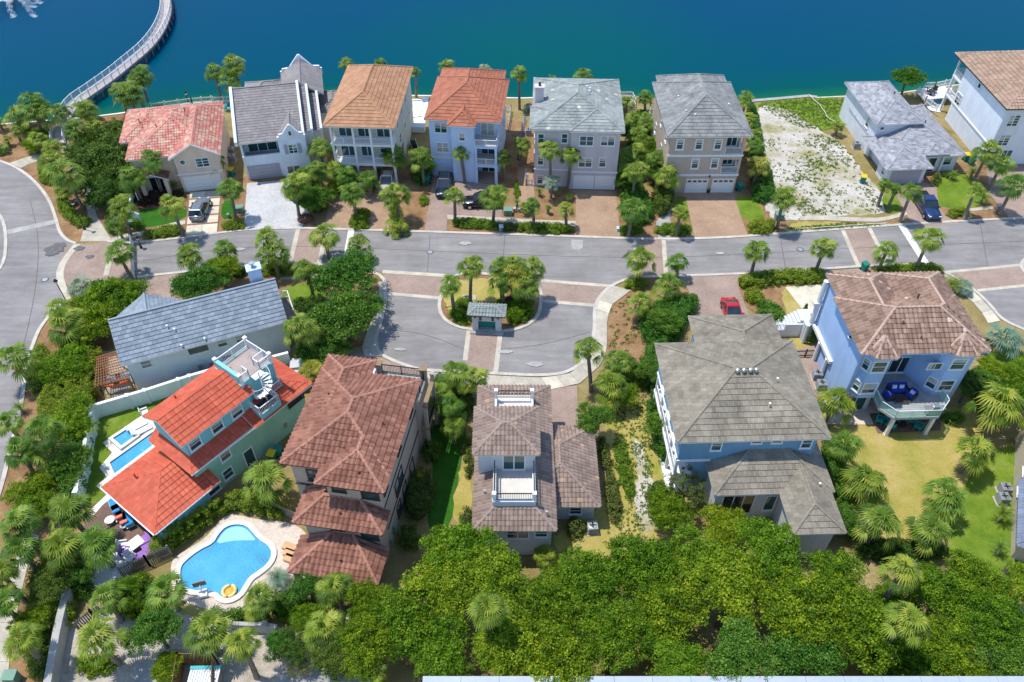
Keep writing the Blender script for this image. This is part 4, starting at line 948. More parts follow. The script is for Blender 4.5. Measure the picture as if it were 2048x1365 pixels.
# roof deck with parapet and railings
h.part('roof_deck', MB().box(7.35, .85, 8.35, 10.45, 3.85, 8.42), 'deck_boards')
h.part('parapet', MB().box(7.05, .6, 7.9, 7.3, 4.1, 9.3).box(7.0, .55, 9.3, 7.35, 4.15, 9.38), A)
for x, y in ((7.18, 4.0), (10.5, 4.0), (10.5, .75), (7.18, .72)): h.post(x, y, 8.3, 9.55, .26)
h.rail([(7.3, 3.95), (10.45, 3.95), (10.5, .8)], 8.42, .95); h.rail([(10.5, .75), (9.3, .75)], 8.42, .9); h.rail([(9.3, .75), (9.3, 1.6), (10.4, 1.6)], 8.42, .9); h.rail([(7.3, .75), (8.1, .75), (8.1, 1.5)], 8.42, .9)
# balcony below and the spiral stair
h.part('balcony_floor', MB().box(7.0, -1.15, 4.9, 9.2, .7, 5.6), A); h.part('balcony_deck', MB().box(7.1, -1.05, 5.6, 9.1, .7, 5.63), 'dark_floor')
h.rail([(7.05, .3), (7.05, -1.1), (9.15, -1.1), (9.15, .65)], 5.6, .9)
h.part('balcony_deck', MB().box(9.25, .1, 5.6, 10.5, .7, 5.64), 'dark_floor'); h.rail([(9.2, .1), (10.5, .1), (10.5, .7)], 5.62, .9)
sp_ = MB(); cx_, cy_ = 8.55, -.1
sp_.tube([(cx_, cy_, 5.6), (cx_, cy_, 9.3)], .06, 8)
tr = []
for k in range(13):
    a0 = math.radians(70+k*24); a1 = a0+math.radians(23); z = 5.75+k*.21
    p = [(cx_, cy_), (cx_+.95*math.cos(a0), cy_+.95*math.sin(a0)), (cx_+.95*math.cos(a1), cy_+.95*math.sin(a1))]
    tr.append(MB().prism(p, z, z+.05)); am = (a0+a1)/2; sp_.bar((cx_+.93*math.cos(am), cy_+.93*math.sin(am), z), (cx_+.93*math.cos(am), cy_+.93*math.sin(am), z+.9), .03)
ss = h.part('spiral_stair', sp_, 'white_paint')
for t in tr: h.part('tread', t, 'white_paint', ss)
h.part('handrail', MB().tube([(cx_+.93*math.cos(math.radians(70+k*8)), cy_+.93*math.sin(math.radians(70+k*8)), 6.65+k*.07) for k in range(39)], .03, 6), 'white_paint', ss)
h.part('landing', MB().box(8.2, .1, 8.36, 9.3, .8, 8.41), 'white_paint', ss)
# windows
for x in (1.3, 3.6, 5.7): h.window(x, .35, 0, 5.85, 1.0, 1.05)
for x, z, w_ in ((3.0, 3.0, .9), (5.0, .1, .9), (2.6, .7, .9), (.9, .3, 1.1)): h.window(x, -.35, 0, z, w_, 1.1 if z > .2 else 2.0, rows=2 if z > .2 else 1, name='window' if z > .2 else 'door')
h.window(.0, 2.6, -90, 3.0, 1.2, 1.2) if False else None
h.part('porch_rail', MB().box(10.2, -.42, 3.0, 11.9, -.36, 4.6), 'dark_floor'); h.rail([(10.2, -.5), (12.0, -.5)], 3.0, .9, 'black_metal')  # flat dark panel on the wall, with the black railing in front
h.part('gutter', MB().bar((-5.5, -1.8, 2.86), (-5.5, 5.8, 2.86), .1, .1).bar((-5.4, -1.82, 2.86), (.2, -1.82, 2.86), .1, .1).bar((-.5, -.9, 4.8), (12.7, -1.3, 4.8), .1, .1), 'white_paint')
h.vent(-3.2, 3.6, 4.0, 'tile_red'); h.vent(2.8, 4.2, 8.2, 'tile_red')
h.part('wall_box', MB().box(9.2, -.5, 1.2, 9.5, -.36, 1.7), 'galv')

# ---- tan villa with terracotta tiers
h = House('tan_villa', 'tall tan villa with three tiers of terracotta tile roofs beside the kidney pool', 'house', (-18.25, -22.67), -9, 11)
W = 'stucco_sand'
h.walls(W, (.55, .6, 0, 3.9, 11.5, 8.9), (3.9, -.75, 0, 8.3, 9.6, 8.92), (2.1, -2.35, 0, 8.28, -.74, 5.5), (3.9, 9.6, 0, 8.5, 13.4, 6.2), (.56, -.0, 0, 2.1, .6, 2.9))
r11 = [hip(.0, .1, 8.85, 10.4, 9, .42), drop_y(hip(.05, 3.2, 4.45, 12.05, 9.01, .42), 3.2), drop_y(hip(3.3, -1.35, 8.86, 5.5, 9.0, .44), 5.5),
       ([[(1.45, -2.95, 5.6), (8.75, -2.95, 5.6), (6.5, -.72, 6.7), (3.5, -.72, 6.7)], [(1.45, .55, 5.6), (1.45, -2.95, 5.6), (3.5, -.72, 6.7), (3.5, .55, 6.7)], [(8.75, -2.95, 5.6), (8.75, -.72, 5.6), (6.5, -.72, 6.7)]], [((1.45, -2.95, 5.6), (3.5, -.72, 6.7)), ((8.75, -2.95, 5.6), (6.5, -.72, 6.7)), ((3.5, -.72, 6.72), (6.5, -.72, 6.72))]),
       ([[(1.5, -5.7, 2.8), (8.8, -5.7, 2.8), (6.0, -2.33, 4.2), (4.4, -2.33, 4.2)], [(1.5, -2.33, 2.8), (1.5, -5.7, 2.8), (4.4, -2.33, 4.2)], [(8.8, -5.7, 2.8), (8.8, -2.33, 2.8), (6.0, -2.33, 4.2)]], [((1.5, -5.7, 2.8), (4.4, -2.33, 4.2)), ((8.8, -5.7, 2.8), (6.0, -2.33, 4.2)), ((4.4, -2.33, 4.22), (6.0, -2.33, 4.22))])]
h.roof(r11, 'wide', 'tile_villa', 'dark_trim', single=300, capr=.13, cap_mat='cap_villa')
for x, y in ((1.9, -5.3), (8.4, -5.3), (1.9, -2.6)): h.post(x, y, 0, 2.75, .36, 'stucco_sand')
for z in (2.9, 5.75): h.part('band', MB().box(8.27, -.8, z, 8.36, 9.7, z+.14), 'dark_trim')
h.part('band', MB().box(.5, .5, 5.75, 3.4, .6, 5.9), 'dark_trim')
DT = dict(trim='dark_trim', tw=.13)
for px, py, w_ in ((593+36, 951, 1.0), ): win(h, 'f', .6, px, py, w_, 1.3, **DT)
h.window(4.9, -.75, 0, 7.6, .9, 1.0, **DT); h.window(7.4, -.75, 0, 7.2, 1.2, 1.3, **DT); h.window(4.8, -2.35, 0, 4.4, .9, .8, **DT); h.window(7.4, -2.35, 0, 3.9, 1.2, 1.2, **DT)
for y, z, w_ in ((.2, 7.1, .8), (4.3, 6.9, .9), (8.3, 7.0, .9), (2.6, 3.6, .9), (3.7, 3.6, .9), (2.2, .9, .9), (4.1, .9, .9)): h.window(8.3, y, 90, z, w_, 1.3, **DT)
h.window(8.3, 6.6, 90, .05, 1.0, 2.1, rows=1, name='door', pane='pane_blind', **DT)
# rear roof terrace
h.part('roof_deck', MB().box(3.95, 9.62, 6.2, 8.45, 13.35, 6.26), 'deck_grey'); h.part('parapet', MB().box(3.7, 10.4, 5.9, 3.95, 13.4, 7.1), 'stucco_white')
h.rail([(4.3, 13.25), (8.0, 13.25)], 6.26, 1.0, 'black_metal'); h.rail([(8.3, 12.9), (8.3, 9.9)], 6.26, 1.0, 'black_metal'); h.rail([(5.9, 10.6), (5.9, 12.0), (7.7, 12.0), (7.7, 10.6)], 6.26, 1.0, 'black_metal')
for x, y in ((4.05, 13.2), (8.25, 13.2), (8.25, 9.9)): h.part('pillar', MB().box(x-.26, y-.26, 0 if x > 8 else 6.2, x+.26, y+.26, 7.4), W); h.part('pillar_cap', MB().box(x-.36, y-.36, 7.4, x+.36, y+.36, 7.52), 'brown_stone')
h.part('stair_well', MB().box(6.0, 10.6, 6.262, 7.6, 11.9, 6.275), 'dark_floor')
for z in (2.9,): h.part('side_balcony', MB().box(8.5, 9.8, z, 9.3, 13.2, z+.25), 'brown_stone'); h.rail([(9.2, 9.9), (9.2, 13.1)], z+.25, .95, 'black_metal'); h.post(9.1, 13.0, 0, 7.2, .3, W); h.post(9.1, 10.0, 0, 6.0, .3, W); h.part('lintel', MB().box(8.9, 9.8, 6.0, 9.3, 13.2, 6.3), 'brown_stone')
for x, y, z in ((5.1, -1.9, 6.2), (5.5, -4.4, 3.35), (7.2, 4.6, 9.8), (6.6, -.2, 9.55), (1.9, 6.9, 9.8)): h.vent(x, y, z, 'tile_villa')
h.part('meter_box', MB().box(8.3, .1, .9, 8.55, .6, 1.9).box(8.3, -.9, .7, 8.5, -.4, 1.5), 'utility_green')

# ---- ivory house with the roof pavilion
h = House('ivory_house', 'ivory house with brown tile roofs, upper pavilion and rooftop terrace', 'house', (-3.14, -25.92), 0, 12)
W = 'stucco_ivory'
h.walls(W, (.35, .55, 0, 6.35, 15.0, 4.5), (.35, 5.3, 4.5, 5.05, 9.5, 7.9), (6.35, 4.0, 0, 10.2, 11.6, 2.7))
main12 = ([[(0,0,4.6),(6.68,0,4.6),(4.93,1.75,5.44),(1.75,1.75,5.44)],[(0,15.4,4.6),(0,0,4.6),(1.75,1.75,5.44),(1.75,13.65,5.44)],[(6.68,0,4.6),(6.68,15.4,4.6),(4.93,13.65,5.44),(4.93,1.75,5.44)],[(6.68,15.4,4.6),(0,15.4,4.6),(1.75,13.65,5.44),(4.93,13.65,5.44)]], [((0,0,4.6),(1.75,1.75,5.44)),((6.68,0,4.6),(4.93,1.75,5.44)),((0,15.4,4.6),(1.75,13.65,5.44)),((6.68,15.4,4.6),(4.93,13.65,5.44))])
h.roof([main12, hip(-.05, 4.9, 5.4, 9.95, 8, .42, inset=2.4), hip(3.9, 3.4, 10.6, 12.05, 2.8, .5)], 'barrel', 'tile_brown', 'cream_paint', single=300, patch=.03, capr=.11)
# terrace cut into the south slope, small one to the north
h.part('terrace_wall', MB().box(1.6, 1.7, 4.4, 5.05, 2.05, 6.1).box(1.6, 2.05, 4.4, 1.85, 5.3, 6.0).box(4.8, 2.05, 4.4, 5.05, 5.3, 6.0), 'stucco_ivory')
h.part('terrace_floor', MB().box(1.85, 2.05, 5.3, 4.8, 5.3, 5.4), 'deck_tan')
h.rail([(1.75, 1.95), (4.9, 1.95)], 6.0, .9, 'black_metal', posts=False); h.rail([(1.72, 2.0), (1.72, 5.2)], 5.95, .9, 'black_metal', posts=False); h.rail([(4.93, 2.0), (4.93, 5.2)], 5.95, .9, 'black_metal', posts=False)
for x in (1.72, 4.93): h.post(x, 1.93, 6.0, 7.05, .26); h.post(x, 12.9, 4.9, 6.9, .26)
h.part('terrace_wall', MB().box(1.6, 9.6, 4.4, 1.8, 13.1, 5.9).box(4.85, 9.6, 4.4, 5.05, 13.1, 5.9), W); h.part('terrace_floor', MB().box(1.8, 9.6, 5.3, 4.85, 13.6, 5.4), 'deck_tan'); h.rail([(1.8, 12.9), (4.9, 12.9)], 5.8, .95, 'black_metal', posts=False)
h.window(3.3, 5.3, 0, 5.6, 1.7, 1.95, cols=2, rows=1, name='french_door')
h.window(3.6, .55, 0, 2.7, 1.7, 1.2, cols=2); h.window(5.5, .55, 0, 2.9, .9, .9); h.window(2.2, .55, 0, .8, 1.4, 1.2, cols=2); h.window(8.6, 4.0, 0, .9, .9, .9)
h.vent(.9, 3.2, 5.2); h.vent(5.9, 1.2, 5.2)

# ---- big taupe-roofed house
h = House('blue_sided_house', 'big blue sided house with weathered taupe hip roofs and side porch', 'house', (13.51, -19.78), 1.9, 13)
W = 'siding_blue'
h.walls(W, (2.2, .55, 0, 12.0, 10.9, 7.9), (.6, .55, 4.9, 2.2, 10.88, 7.88), (5.5, 10.9, 0, 12.8, 17.6, 4.9)); h.walls('stucco_ivory', (3.6, -2.2, 0, 12.6, .54, 4.3), (9.1, -6.1, 0, 12.35, -2.21, 4.28))
h.roof([hip(0, 0, 12.75, 11.45, 8, .455, axis='x'), drop_y(hip(4.85, 4.0, 13.3, 18.15, 5, .44), 4.0), hip(3.1, -2.85, 13.15, 4.2, 4.5, .47, axis='x'), drop_y(hip(8.55, -6.7, 12.85, 2, 4.48, .47), 2)], 'course', 'tile_taupe', 'white_paint', capr=.10)
for x in (5.7, 6.25, 6.8, 7.3): h.part('turbine_vent', MB().lathe([(.05, 10.4), (.16, 10.55), (.21, 10.72), (.16, 10.9), (.04, 10.96)], 12, x, 5.35), 'steel')
for z in (2.3, 4.75): h.part('porch_floor', MB().box(.5, .7, z, 2.2, 10.7, z+.25), 'white_paint')
for y in (.85, 3.2, 5.6, 8.0, 10.5): h.post(.7, y, 0, 2.3, .28); h.post(.7, y, 2.55, 4.75, .24)
h.rail([(.65, .8), (.65, 10.6)], 2.55, .9); h.part('porch_base', MB().box(.3, .6, 0, 2.2, 10.8, .25), 'white_paint')
for x, z in ((3.6, 6.2), (6.9, 7.0), (8.6, 7.0), (11.2, 6.2)): h.window(x, .55, 0, z, .75, 1.2 if z < 7 else .7)
for y in (2.5, 5, 8): h.window(.6, y, -90, 5.6, .9, 1.3); h.window(2.2, y, -90, 2.7, .9, 1.9, rows=1, name='door')
h.window(5.6, -2.2, 0, .8, 2.6, 2.6, cols=3, rows=1, pane='pane_dark', name='screen_opening'); h.window(8.4, -2.2, 0, 1.2, .8, 2.0, rows=1)
h.vent(8.0, 2.6, 9.3, 'cream_paint'); h.vent(9.2, 5.0, 9.7, 'cream_paint'); h.vent(11.8, -2.5, 5.0, 'cream_paint')
h.part('band', MB().box(.52, .45, 4.7, 3.4, .55, 4.92), 'white_paint')

# ---- blue house with bays and glass-railed deck
h = House('blue_house', 'bright blue three storey house with tan mauve tile roof and glass railed deck', 'house', (31.31, -10.32), 2.0, 14)
W = 'stucco_blue'
h.walls(W, (.55, 2.6, 0, 3.9, 7.6, 8.5), (.56, .7, 0, 3.4, 2.6, 8.48), (3.9, 2.9, 0, 8.0, 10.2, 8.49), (8.0, .7, 0, 11.35, 10.3, 8.51), (.55, 7.6, 2.9, 3.9, 10.3, 8.47))
bay1 = [(.9, .71), (1.35, -.1), (3.0, -.1), (3.55, .71)]; bay2 = [(8.0, .71), (8.65, .0), (10.35, .0), (11.1, .71)]
for b in (bay1, bay2): h.walls(W, polys=[(b, 0 if b is bay2 else 2.7, 8.46)], name='bay')
h.walls(W, polys=[([(3.4, .72), (3.42, .73), (4.6, 2.91), (3.41, 2.92)], 0, 8.45), ([(8.02, .72), (8.01, 2.91), (6.9, 2.92)], 0, 8.46)], name='wall')
def cone_roof(cx, cy, b, z0, z1):
    pl = []; rd = []
    for a, c in zip(b, b[1:]): pl.append([(a[0], a[1], z0), (c[0], c[1], z0), (cx, cy, z1)]); rd.append(((c[0], c[1], z0), (cx, cy, z1)))
    return pl, [((b[0][0], b[0][1], z0), (cx, cy, z1))]+rd
r14 = [hip(0, -.05, 11.8, 7.6, 8.6, .56, axis='x'), drop_y(hip(.35, 1.5, 6.0, 11.1, 8.61, .60), 1.5), drop_y(hip(5.9, 1.5, 11.7, 11.0, 8.62, .60), 1.5),
       cone_roof(2.2, 1.15, [(.75, .2), (1.2, -.62), (3.15, -.66), (3.7, .2)], 8.58, 9.75), cone_roof(9.5, 1.2, [(7.9, .2), (8.55, -.55), (10.45, -.58), (11.1, .2)], 8.58, 9.75)]
h.roof(r14, 'wide', 'tile_mauve', 'stucco_blue', single=300, patch=.02, capr=.12, cap_mat='cap_mauve')
for z in (3.5, 6.4):
    h.window(2.15, -.1, 0, z, 1.15, 1.25, tw=.13); h.window(9.5, .0, 0, z, 1.2, 1.25, tw=.13)
    h.window(1.12, .3, -60.9, z, .6, 1.2, tw=.1); h.window(8.3, .38, -47.5, z, .75, 1.2, tw=.1)
h.window(5.75, 2.9, 0, 3.0, 2.7, 2.0, cols=3, rows=1, pane='pane_dark', name='sliding_door', tw=.13)
h.window(2.0, .7, 0, .1, 1.9, 2.1, cols=2, rows=1, pane='pane', name='french_door', trim='cream_paint')
o = h.part('medallion', MB().lathe([(.42, 0), (.5, .05), (.36, .05), (.34, .0)], 20), 'stucco_paleblue'); o.location = (5.75, 2.88, 7.3); o.rotation_euler = (math.pi/2, 0, 0); o.scale = (1.25, .9, 1)
for x in (4.3, 7.2): h.part('wall_lamp', MB().cbox(x, 2.78, 4.7, .15, .2, .35), 'black_metal')
# deck
dk = [(3.0, .65), (3.0, -1.5), (4.0, -2.75), (8.2, -2.75), (9.4, -1.5), (9.4, -.05), (8.2, -.05), (7.0, 2.85), (4.7, 2.85), (3.45, .68)]
h.part('deck', MB().prism(dk, 2.55, 2.8), 'deck_grey')
bd = MB(); n = 26
for k in range(n):
    y = -2.6+k*.21
    if y > .0: x0, x1 = 3.5+max(0, (y-.7)*.55), 8.1-max(0, (y-.1)*.42)
    elif y < -1.5: t = (-1.5-y)/1.25; x0, x1 = 3.05+t, 9.35-t*1.2
    else: x0, x1 = 3.05, 9.35
    MB().box(x0, y, 2.801, x1, y+.19, 2.825).build('board', MATS['deck_grey' if k > 8 else 'deck_tan'] if False else MATS['deck_grey'], h.root)
rl = [(3.05, .6), (3.05, -1.48), (4.03, -2.7), (8.17, -2.7), (9.35, -1.48), (9.35, -.1)]
fr = MB(); 
for a, b in zip(rl, rl[1:]):
    fr.bar((*a, 3.75), (*b, 3.75), .06, .05); fr.bar((*a, 2.85), (*b, 2.85), .04, .04); g = MB().bar((*a, 3.3), (*b, 3.3), .02, .84); h.part('glass_panel', g, 'clear_glass')
    L = math.hypot(b[0]-a[0], b[1]-a[1]); k = max(1, round(L/1.4))
    for i in range(k+1): t = i/k; fr.box(a[0]+(b[0]-a[0])*t-.03, a[1]+(b[1]-a[1])*t-.03, 2.8, a[0]+(b[0]-a[0])*t+.03, a[1]+(b[1]-a[1])*t+.03, 3.78)
h.part('railing', fr, 'white_paint')
for x in (4.2, 8.0): h.post(x, -2.45, 0, 2.55, .3)
# west porch with round columns, north stair
h.part('porch_beam', MB().box(.2, 4.5, 2.6, .54, 10.4, 2.95).box(-.4, 9.9, 5.4, .54, 10.4, 5.75), 'white_paint')
for x, y, z1 in ((.3, 5.2, 2.6), (.3, 7.5, 2.6), (-.1, 10.1, 2.6)): h.part('column', MB().tube([(x, y, 0), (x, y, z1)], .2, 12), 'white_paint')
h.part('column', MB().tube([(.15, 10.2, 2.9), (.15, 10.2, 8.5)], .26, 14), 'white_paint')
h.part('oval_window', MB().lathe([(.32, 0), (.32, .07), (.22, .07), (.22, .0)], 18), 'white_paint').location = (.5, 3.2, 7.6); h.root.children[-1].rotation_euler = (0, -math.pi/2, 0)
st = MB()
for k in range(10): st.box(-3.0+k*.28, 11.2, 0, -3.0+(k+1)*.28, 12.9, .22*(k+1))
h.part('stair', st, 'stucco_ivory'); h.part('stair_wall', MB().box(-3.1, 11.0, 0, -.2, 11.2, 1.0).box(-2.0, 11.0, 1.0, -.2, 11.2, 1.8), 'white_paint'); h.rail([(-3.1, 11.1), (-.2, 11.1)], 1.0, .8)
h.part('stair_landing', MB().box(-.2, 10.45, 0, 1.6, 12.9, 2.25), 'stucco_ivory')
h.vent(6.6, 5.3, 10.6, 'dark_trim'); h.vent(4.2, 2.4, 10.1, 'tile_mauve'); h.vent(5.6, 1.1, 9.4, 'tile_mauve')

# ---- house cut by the right edge
qa = P(2020, 1125); qb = P(2031, 870)
h = House('tan_house', 'tan stucco house with slate blue lower roof at the edge of the lawn', 'house', qa, math.degrees(math.atan2(qb[1]-qa[1], qb[0]-qa[0]))-90, 15)
h.walls('stucco_tan', (.0, .5, 0, 12, 14.5, 6.0)); h.roof([hip(-.0+.3, -.2, 12.5, 15, 6.1, .45), ([[(-.7, 6.5, 3.1), (-.7, -.6, 3.1), (.35, .3, 4.0), (.35, 6.5, 4.0)], [(-.7, -.6, 3.1), (8, -.6, 3.1), (8, .48, 4.0), (.35, .48, 4.0)]], [])], 'barrel', 'tile_blue', 'cream_paint')
for y, z in ((8.5, 2.2), (11.5, 3.0), (6.9, 1.2)): h.window(.0, y, -90, z, 1.0, 1.4, rows=1)
# ---- mailbox kiosk on the island
h = House('mailbox_kiosk', 'small stone mailbox kiosk with green hip roof on the planted island', 'kiosk', (-4.69, 1.24), -4.4, 16)
h.walls('stucco_ivory', (.45, .75, 0, 3.5, 1.3, 2.45), (.42, .3, 0, 1.05, .75, 2.44), (2.9, .3, 0, 3.53, .75, 2.43), (1.05, .35, 1.5, 2.9, .749, 2.42))
h.roof([hip(0, 0, 3.96, 1.9, 2.6, .55, axis='x')], 'barrel', 'tile_kiosk', 'dark_trim')
h.part('mail_lockers', MB().box(1.06, .62, .35, 2.89, .76, 1.45), 'bin_green')
for x in (1.3, 2.62): h.part('niche', MB().box(x-.14, .33, 1.6, x+.14, .36, 2.2), 'pane_dark')
for x in (.73, 3.2): o = h.part('diamond', MB().cbox(0, 0, 0, .3, .04, .3), 'brown_stone'); o.location = (x, .29, 2.1); o.rotation_euler = (0, math.pi/4, 0)
h.part('plinth', MB().box(.2, -.2, 0, 3.8, .3, .16), 'grey_concrete')
# ---- flat white roof close below the camera
q0 = P(846, 1356, 6.5); q1 = P(2200, 1362, 6.5)
h = House('flat_roof_building', 'building with white flat roof edge crossing the bottom of the picture', 'building', (q0[0], q0[1]), 0, 17)
h.walls('stucco_grey', (.2, -9, 0, 46, -.3, 6.3)); M('pale_metal', (.40,.45,.51), .5, .08, 1, 8)
h.part('roof', MB().box(0, -9.3, 6.3, 46.3, 0, 6.5), 'pale_metal'); cp_ = MB()
for k in range(18): h.part('coping', MB().box(k*2.55, -.38, 6.5, k*2.55+2.53, .06, 6.62), 'pale_metal')
# ================================================================== plants
def leaf_mat(name, dark, mid, light, gloss=.45, trans=.28, dry=(.30,.20,.09)):
    m, nt, b = nm(name)
    t = node(nt, 'ShaderNodeAttribute', attribute_name='tint').outputs['Fac']
    rnd = node(nt, 'ShaderNodeObjectInfo').outputs['Random']
    c = ramp(nt, t, [(0, dark), (.5, mid), (.93, light), (1, dry)])
    c = mixc(nt, 1.0, c, ramp(nt, rnd, [(0, (.66, .86, .80)), (.5, (1, 1, 1)), (1, (1.2, 1.06, .9))]), 'MULTIPLY')
    nt.links.new(c, b.inputs['Base Color']); b.inputs['Roughness'].default_value = gloss; b.inputs['Specular IOR Level'].default_value = .25
    tl = node(nt, 'ShaderNodeBsdfTranslucent'); nt.links.new(mixc(nt, 1.0, c, (1.15, 1.25, .6), 'MULTIPLY'), tl.inputs[0])
    mx = node(nt, 'ShaderNodeMixShader', i_0=trans); nt.links.new(b.outputs[0], mx.inputs[1]); nt.links.new(tl.outputs[0], mx.inputs[2])
    nt.links.new(mx.outputs[0], nt.nodes['Material Output'].inputs[0]); return m
leaf_mat('frond', (.045,.105,.012), (.155,.255,.028), (.36,.43,.07), .5, .34)
leaf_mat('frond_gold', (.16,.17,.02), (.30,.32,.04), (.50,.46,.08), .42)
leaf_mat('frond_silver', (.13,.19,.13), (.25,.33,.24), (.42,.50,.40), .5)
leaf_mat('sago_leaf', (.06,.13,.022), (.15,.26,.04), (.32,.40,.08), .35)
leaf_mat('oak_leaf', (.040,.100,.006), (.135,.255,.010), (.34,.44,.022), .5, .42)
leaf_mat('lime_leaf', (.085,.165,.010), (.20,.33,.016), (.39,.48,.035), .5, .42)
leaf_mat('bright_leaf', (.035,.115,.012), (.10,.235,.026), (.23,.38,.055), .4, .35)
leaf_mat('dark_leaf', (.04,.085,.014), (.105,.18,.026), (.22,.30,.05), .5, .36)
leaf_mat('olive_leaf', (.055,.078,.016), (.125,.16,.030), (.24,.27,.065), .6)
leaf_mat('hedge_leaf', (.085,.15,.012), (.20,.30,.024), (.38,.45,.05), .5, .35)
leaf_mat('red_leaf', (.06,.018,.02), (.13,.05,.045), (.22,.10,.08), .5)
leaf_mat('grass_blade', (.06,.12,.012), (.13,.22,.025), (.25,.32,.06), .6, .2)
M('palm_bark', (.23,.19,.155), .9, .35, 3, 18, bmp=.8); M('tree_bark', (.16,.13,.10), .9, .3, 3, 18, bmp=.8)

def quadmesh(name, V, F_, T, mat):
    me = bpy.data.meshes.new(name); me.from_pydata(V, [], F_); me.materials.append(mat)
    a = me.attributes.new('tint', 'FLOAT', 'FACE'); a.data.foreach_set('value', np.where(np.asarray(T) > 5, 1.0, np.clip(T, 0, .93)).astype('f4')); return me
def sabal_crown(seed, mat, nf=28, dead=3):
    r = random.Random(seed); V = []; Fc = []; T = []
    def quad(a, b, c, d, t): n = len(V); V.extend([tuple(a), tuple(b), tuple(c), tuple(d)]); Fc.append((n, n+1, n+2, n+3)); T.append(t)
    for k in range(nf+dead):
        az = k*2.39996+r.uniform(-.25, .25); f = k/nf
        el = math.radians(84-118*min(1, f)**.85+r.uniform(-9, 9)); L = r.uniform(.55, 1.25)*(.62+.5*min(1, f)); bl = r.uniform(.70, 1.05)
        isdead = k >= nf
        if isdead: el = math.radians(r.uniform(-78, -60)); L = .6; bl = .7
        d = Vector((math.cos(az)*math.cos(el), math.sin(az)*math.cos(el), math.sin(el))); side = Vector((-math.sin(az), math.cos(az), 0)); up = side.cross(d)*-1
        if up.z < 0: up = -up
        p0 = Vector((0, 0, 0)); p1 = d*L+Vector((0, 0, -.06*L)); w = .025
        quad(p0-side*w, p0+side*w, p1+side*w, p1-side*w, .75)
        if not isdead:
            e2 = max(math.radians(-58), el-math.radians(r.uniform(14, 42))); d = Vector((math.cos(az)*math.cos(e2), math.sin(az)*math.cos(e2), math.sin(e2))); up = d.cross(side)
            if up.z < 0: up = -up
        base = r.uniform(.16, .78)-.15*f+(.25 if r.random() < .12 else 0)
        if el < -.2: base += r.uniform(0, .3)
        n = 13
        for j in range(n):
            u = (j/(n-1)-.5)*2; th = u*math.radians(r.uniform(78, 92)); ln = bl*(1-.32*abs(u)**1.5)*r.uniform(.9, 1.08)
            dr = (d*math.cos(th)+side*math.sin(th)).normalized(); dr = (dr+up*(.20*abs(u)+.05)).normalized()
            q1 = p1+dr*ln*.55; drp = (dr+Vector((0, 0, -.75-.45*r.random()))).normalized(); q2 = q1+drp*ln*.5
            wd = dr.cross(up).normalized()*(.050 if abs(u) < .9 else .04); t = base+r.uniform(-.16, .16) if not isdead else 9.0
            quad(p1-wd*.35, p1+wd*.35, q1+wd, q1-wd, t-.05); quad(q1-wd, q1+wd, q2+wd*.12, q2-wd*.12, t+.06)
    return quadmesh('crown', V, Fc, np.array(T), mat)
def sago_crown(seed, mat, nf=26, droop=.6, wid=.2):
    r = random.Random(seed); V = []; Fc = []; T = []
    for k in range(nf):
        az = k*2.39996+r.uniform(-.2, .2); el = math.radians(75-70*(k/nf)+r.uniform(-8, 8)); L = r.uniform(.85, 1.1)
        side = Vector((-math.sin(az), math.cos(az), 0)); p = Vector((0, 0, 0)); base = r.uniform(.25, .7); n = 9
        d = Vector((math.cos(az)*math.cos(el), math.sin(az)*math.cos(el), math.sin(el)))
        for j in range(n):
            q = p+d*L/n; w = wid*math.sin(math.pi*(.12+.88*(j+.5)/n))
            for s_ in (-1, 1):
                for e in range(2):
                    a = p.lerp(q, e*.5); b = p.lerp(q, e*.5+.32); tip = a+side*s_*w+d*w*.6+Vector((0, 0, .03-.08*r.random()))
                    m = len(V); V.extend([tuple(a), tuple(b), tuple(tip)]); Fc.append((m, m+1, m+2)); T.append(base+r.uniform(-.2, .2))
            p = q; d = (d+Vector((0, 0, -droop*.22))).normalized()
    return quadmesh('crown', V, Fc, np.array(T), mat)
def leaf_cloud(name, centers, radii, per, size, seed, mat, squash=.8, tb=None, fuzz=False):
    """leaves spread over clumps: small folded faces facing mostly outwards"""
    g = np.random.default_rng(seed); C = np.repeat(np.array(centers, float), per, 0); R = np.repeat(np.array(radii, float), per)
    n = len(C); d = g.normal(size=(n, 3)); d[:, 2] = np.abs(d[:, 2])*.9-.25; d /= np.linalg.norm(d, axis=1)[:, None]
    rad = R*((.2+1.6*g.random(n)) if fuzz else (.55+.5*g.random(n)**.6)); p = C+d*rad[:, None]*np.array([1, 1, squash])
    nrm = d+g.normal(size=(n, 3))*(.8 if fuzz else .55); nrm[:, 2] += .25; nrm /= np.linalg.norm(nrm, axis=1)[:, None]
    t = np.cross(nrm, g.normal(size=(n, 3))); t /= np.linalg.norm(t, axis=1)[:, None]; b = np.cross(nrm, t)
    s = size*(.7+.6*g.random(n))[:, None]
    v = np.stack([p-t*s, p-b*s*.55+nrm*s*.12, p+t*s, p+b*s*.55+nrm*s*.12], 1).reshape(-1, 3)
    ct = np.repeat((tb if tb is not None else g.uniform(.2, .7, len(centers))), per)
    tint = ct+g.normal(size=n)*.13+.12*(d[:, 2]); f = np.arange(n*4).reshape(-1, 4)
    return quadmesh(name, v.tolist(), f.tolist(), tint, mat)
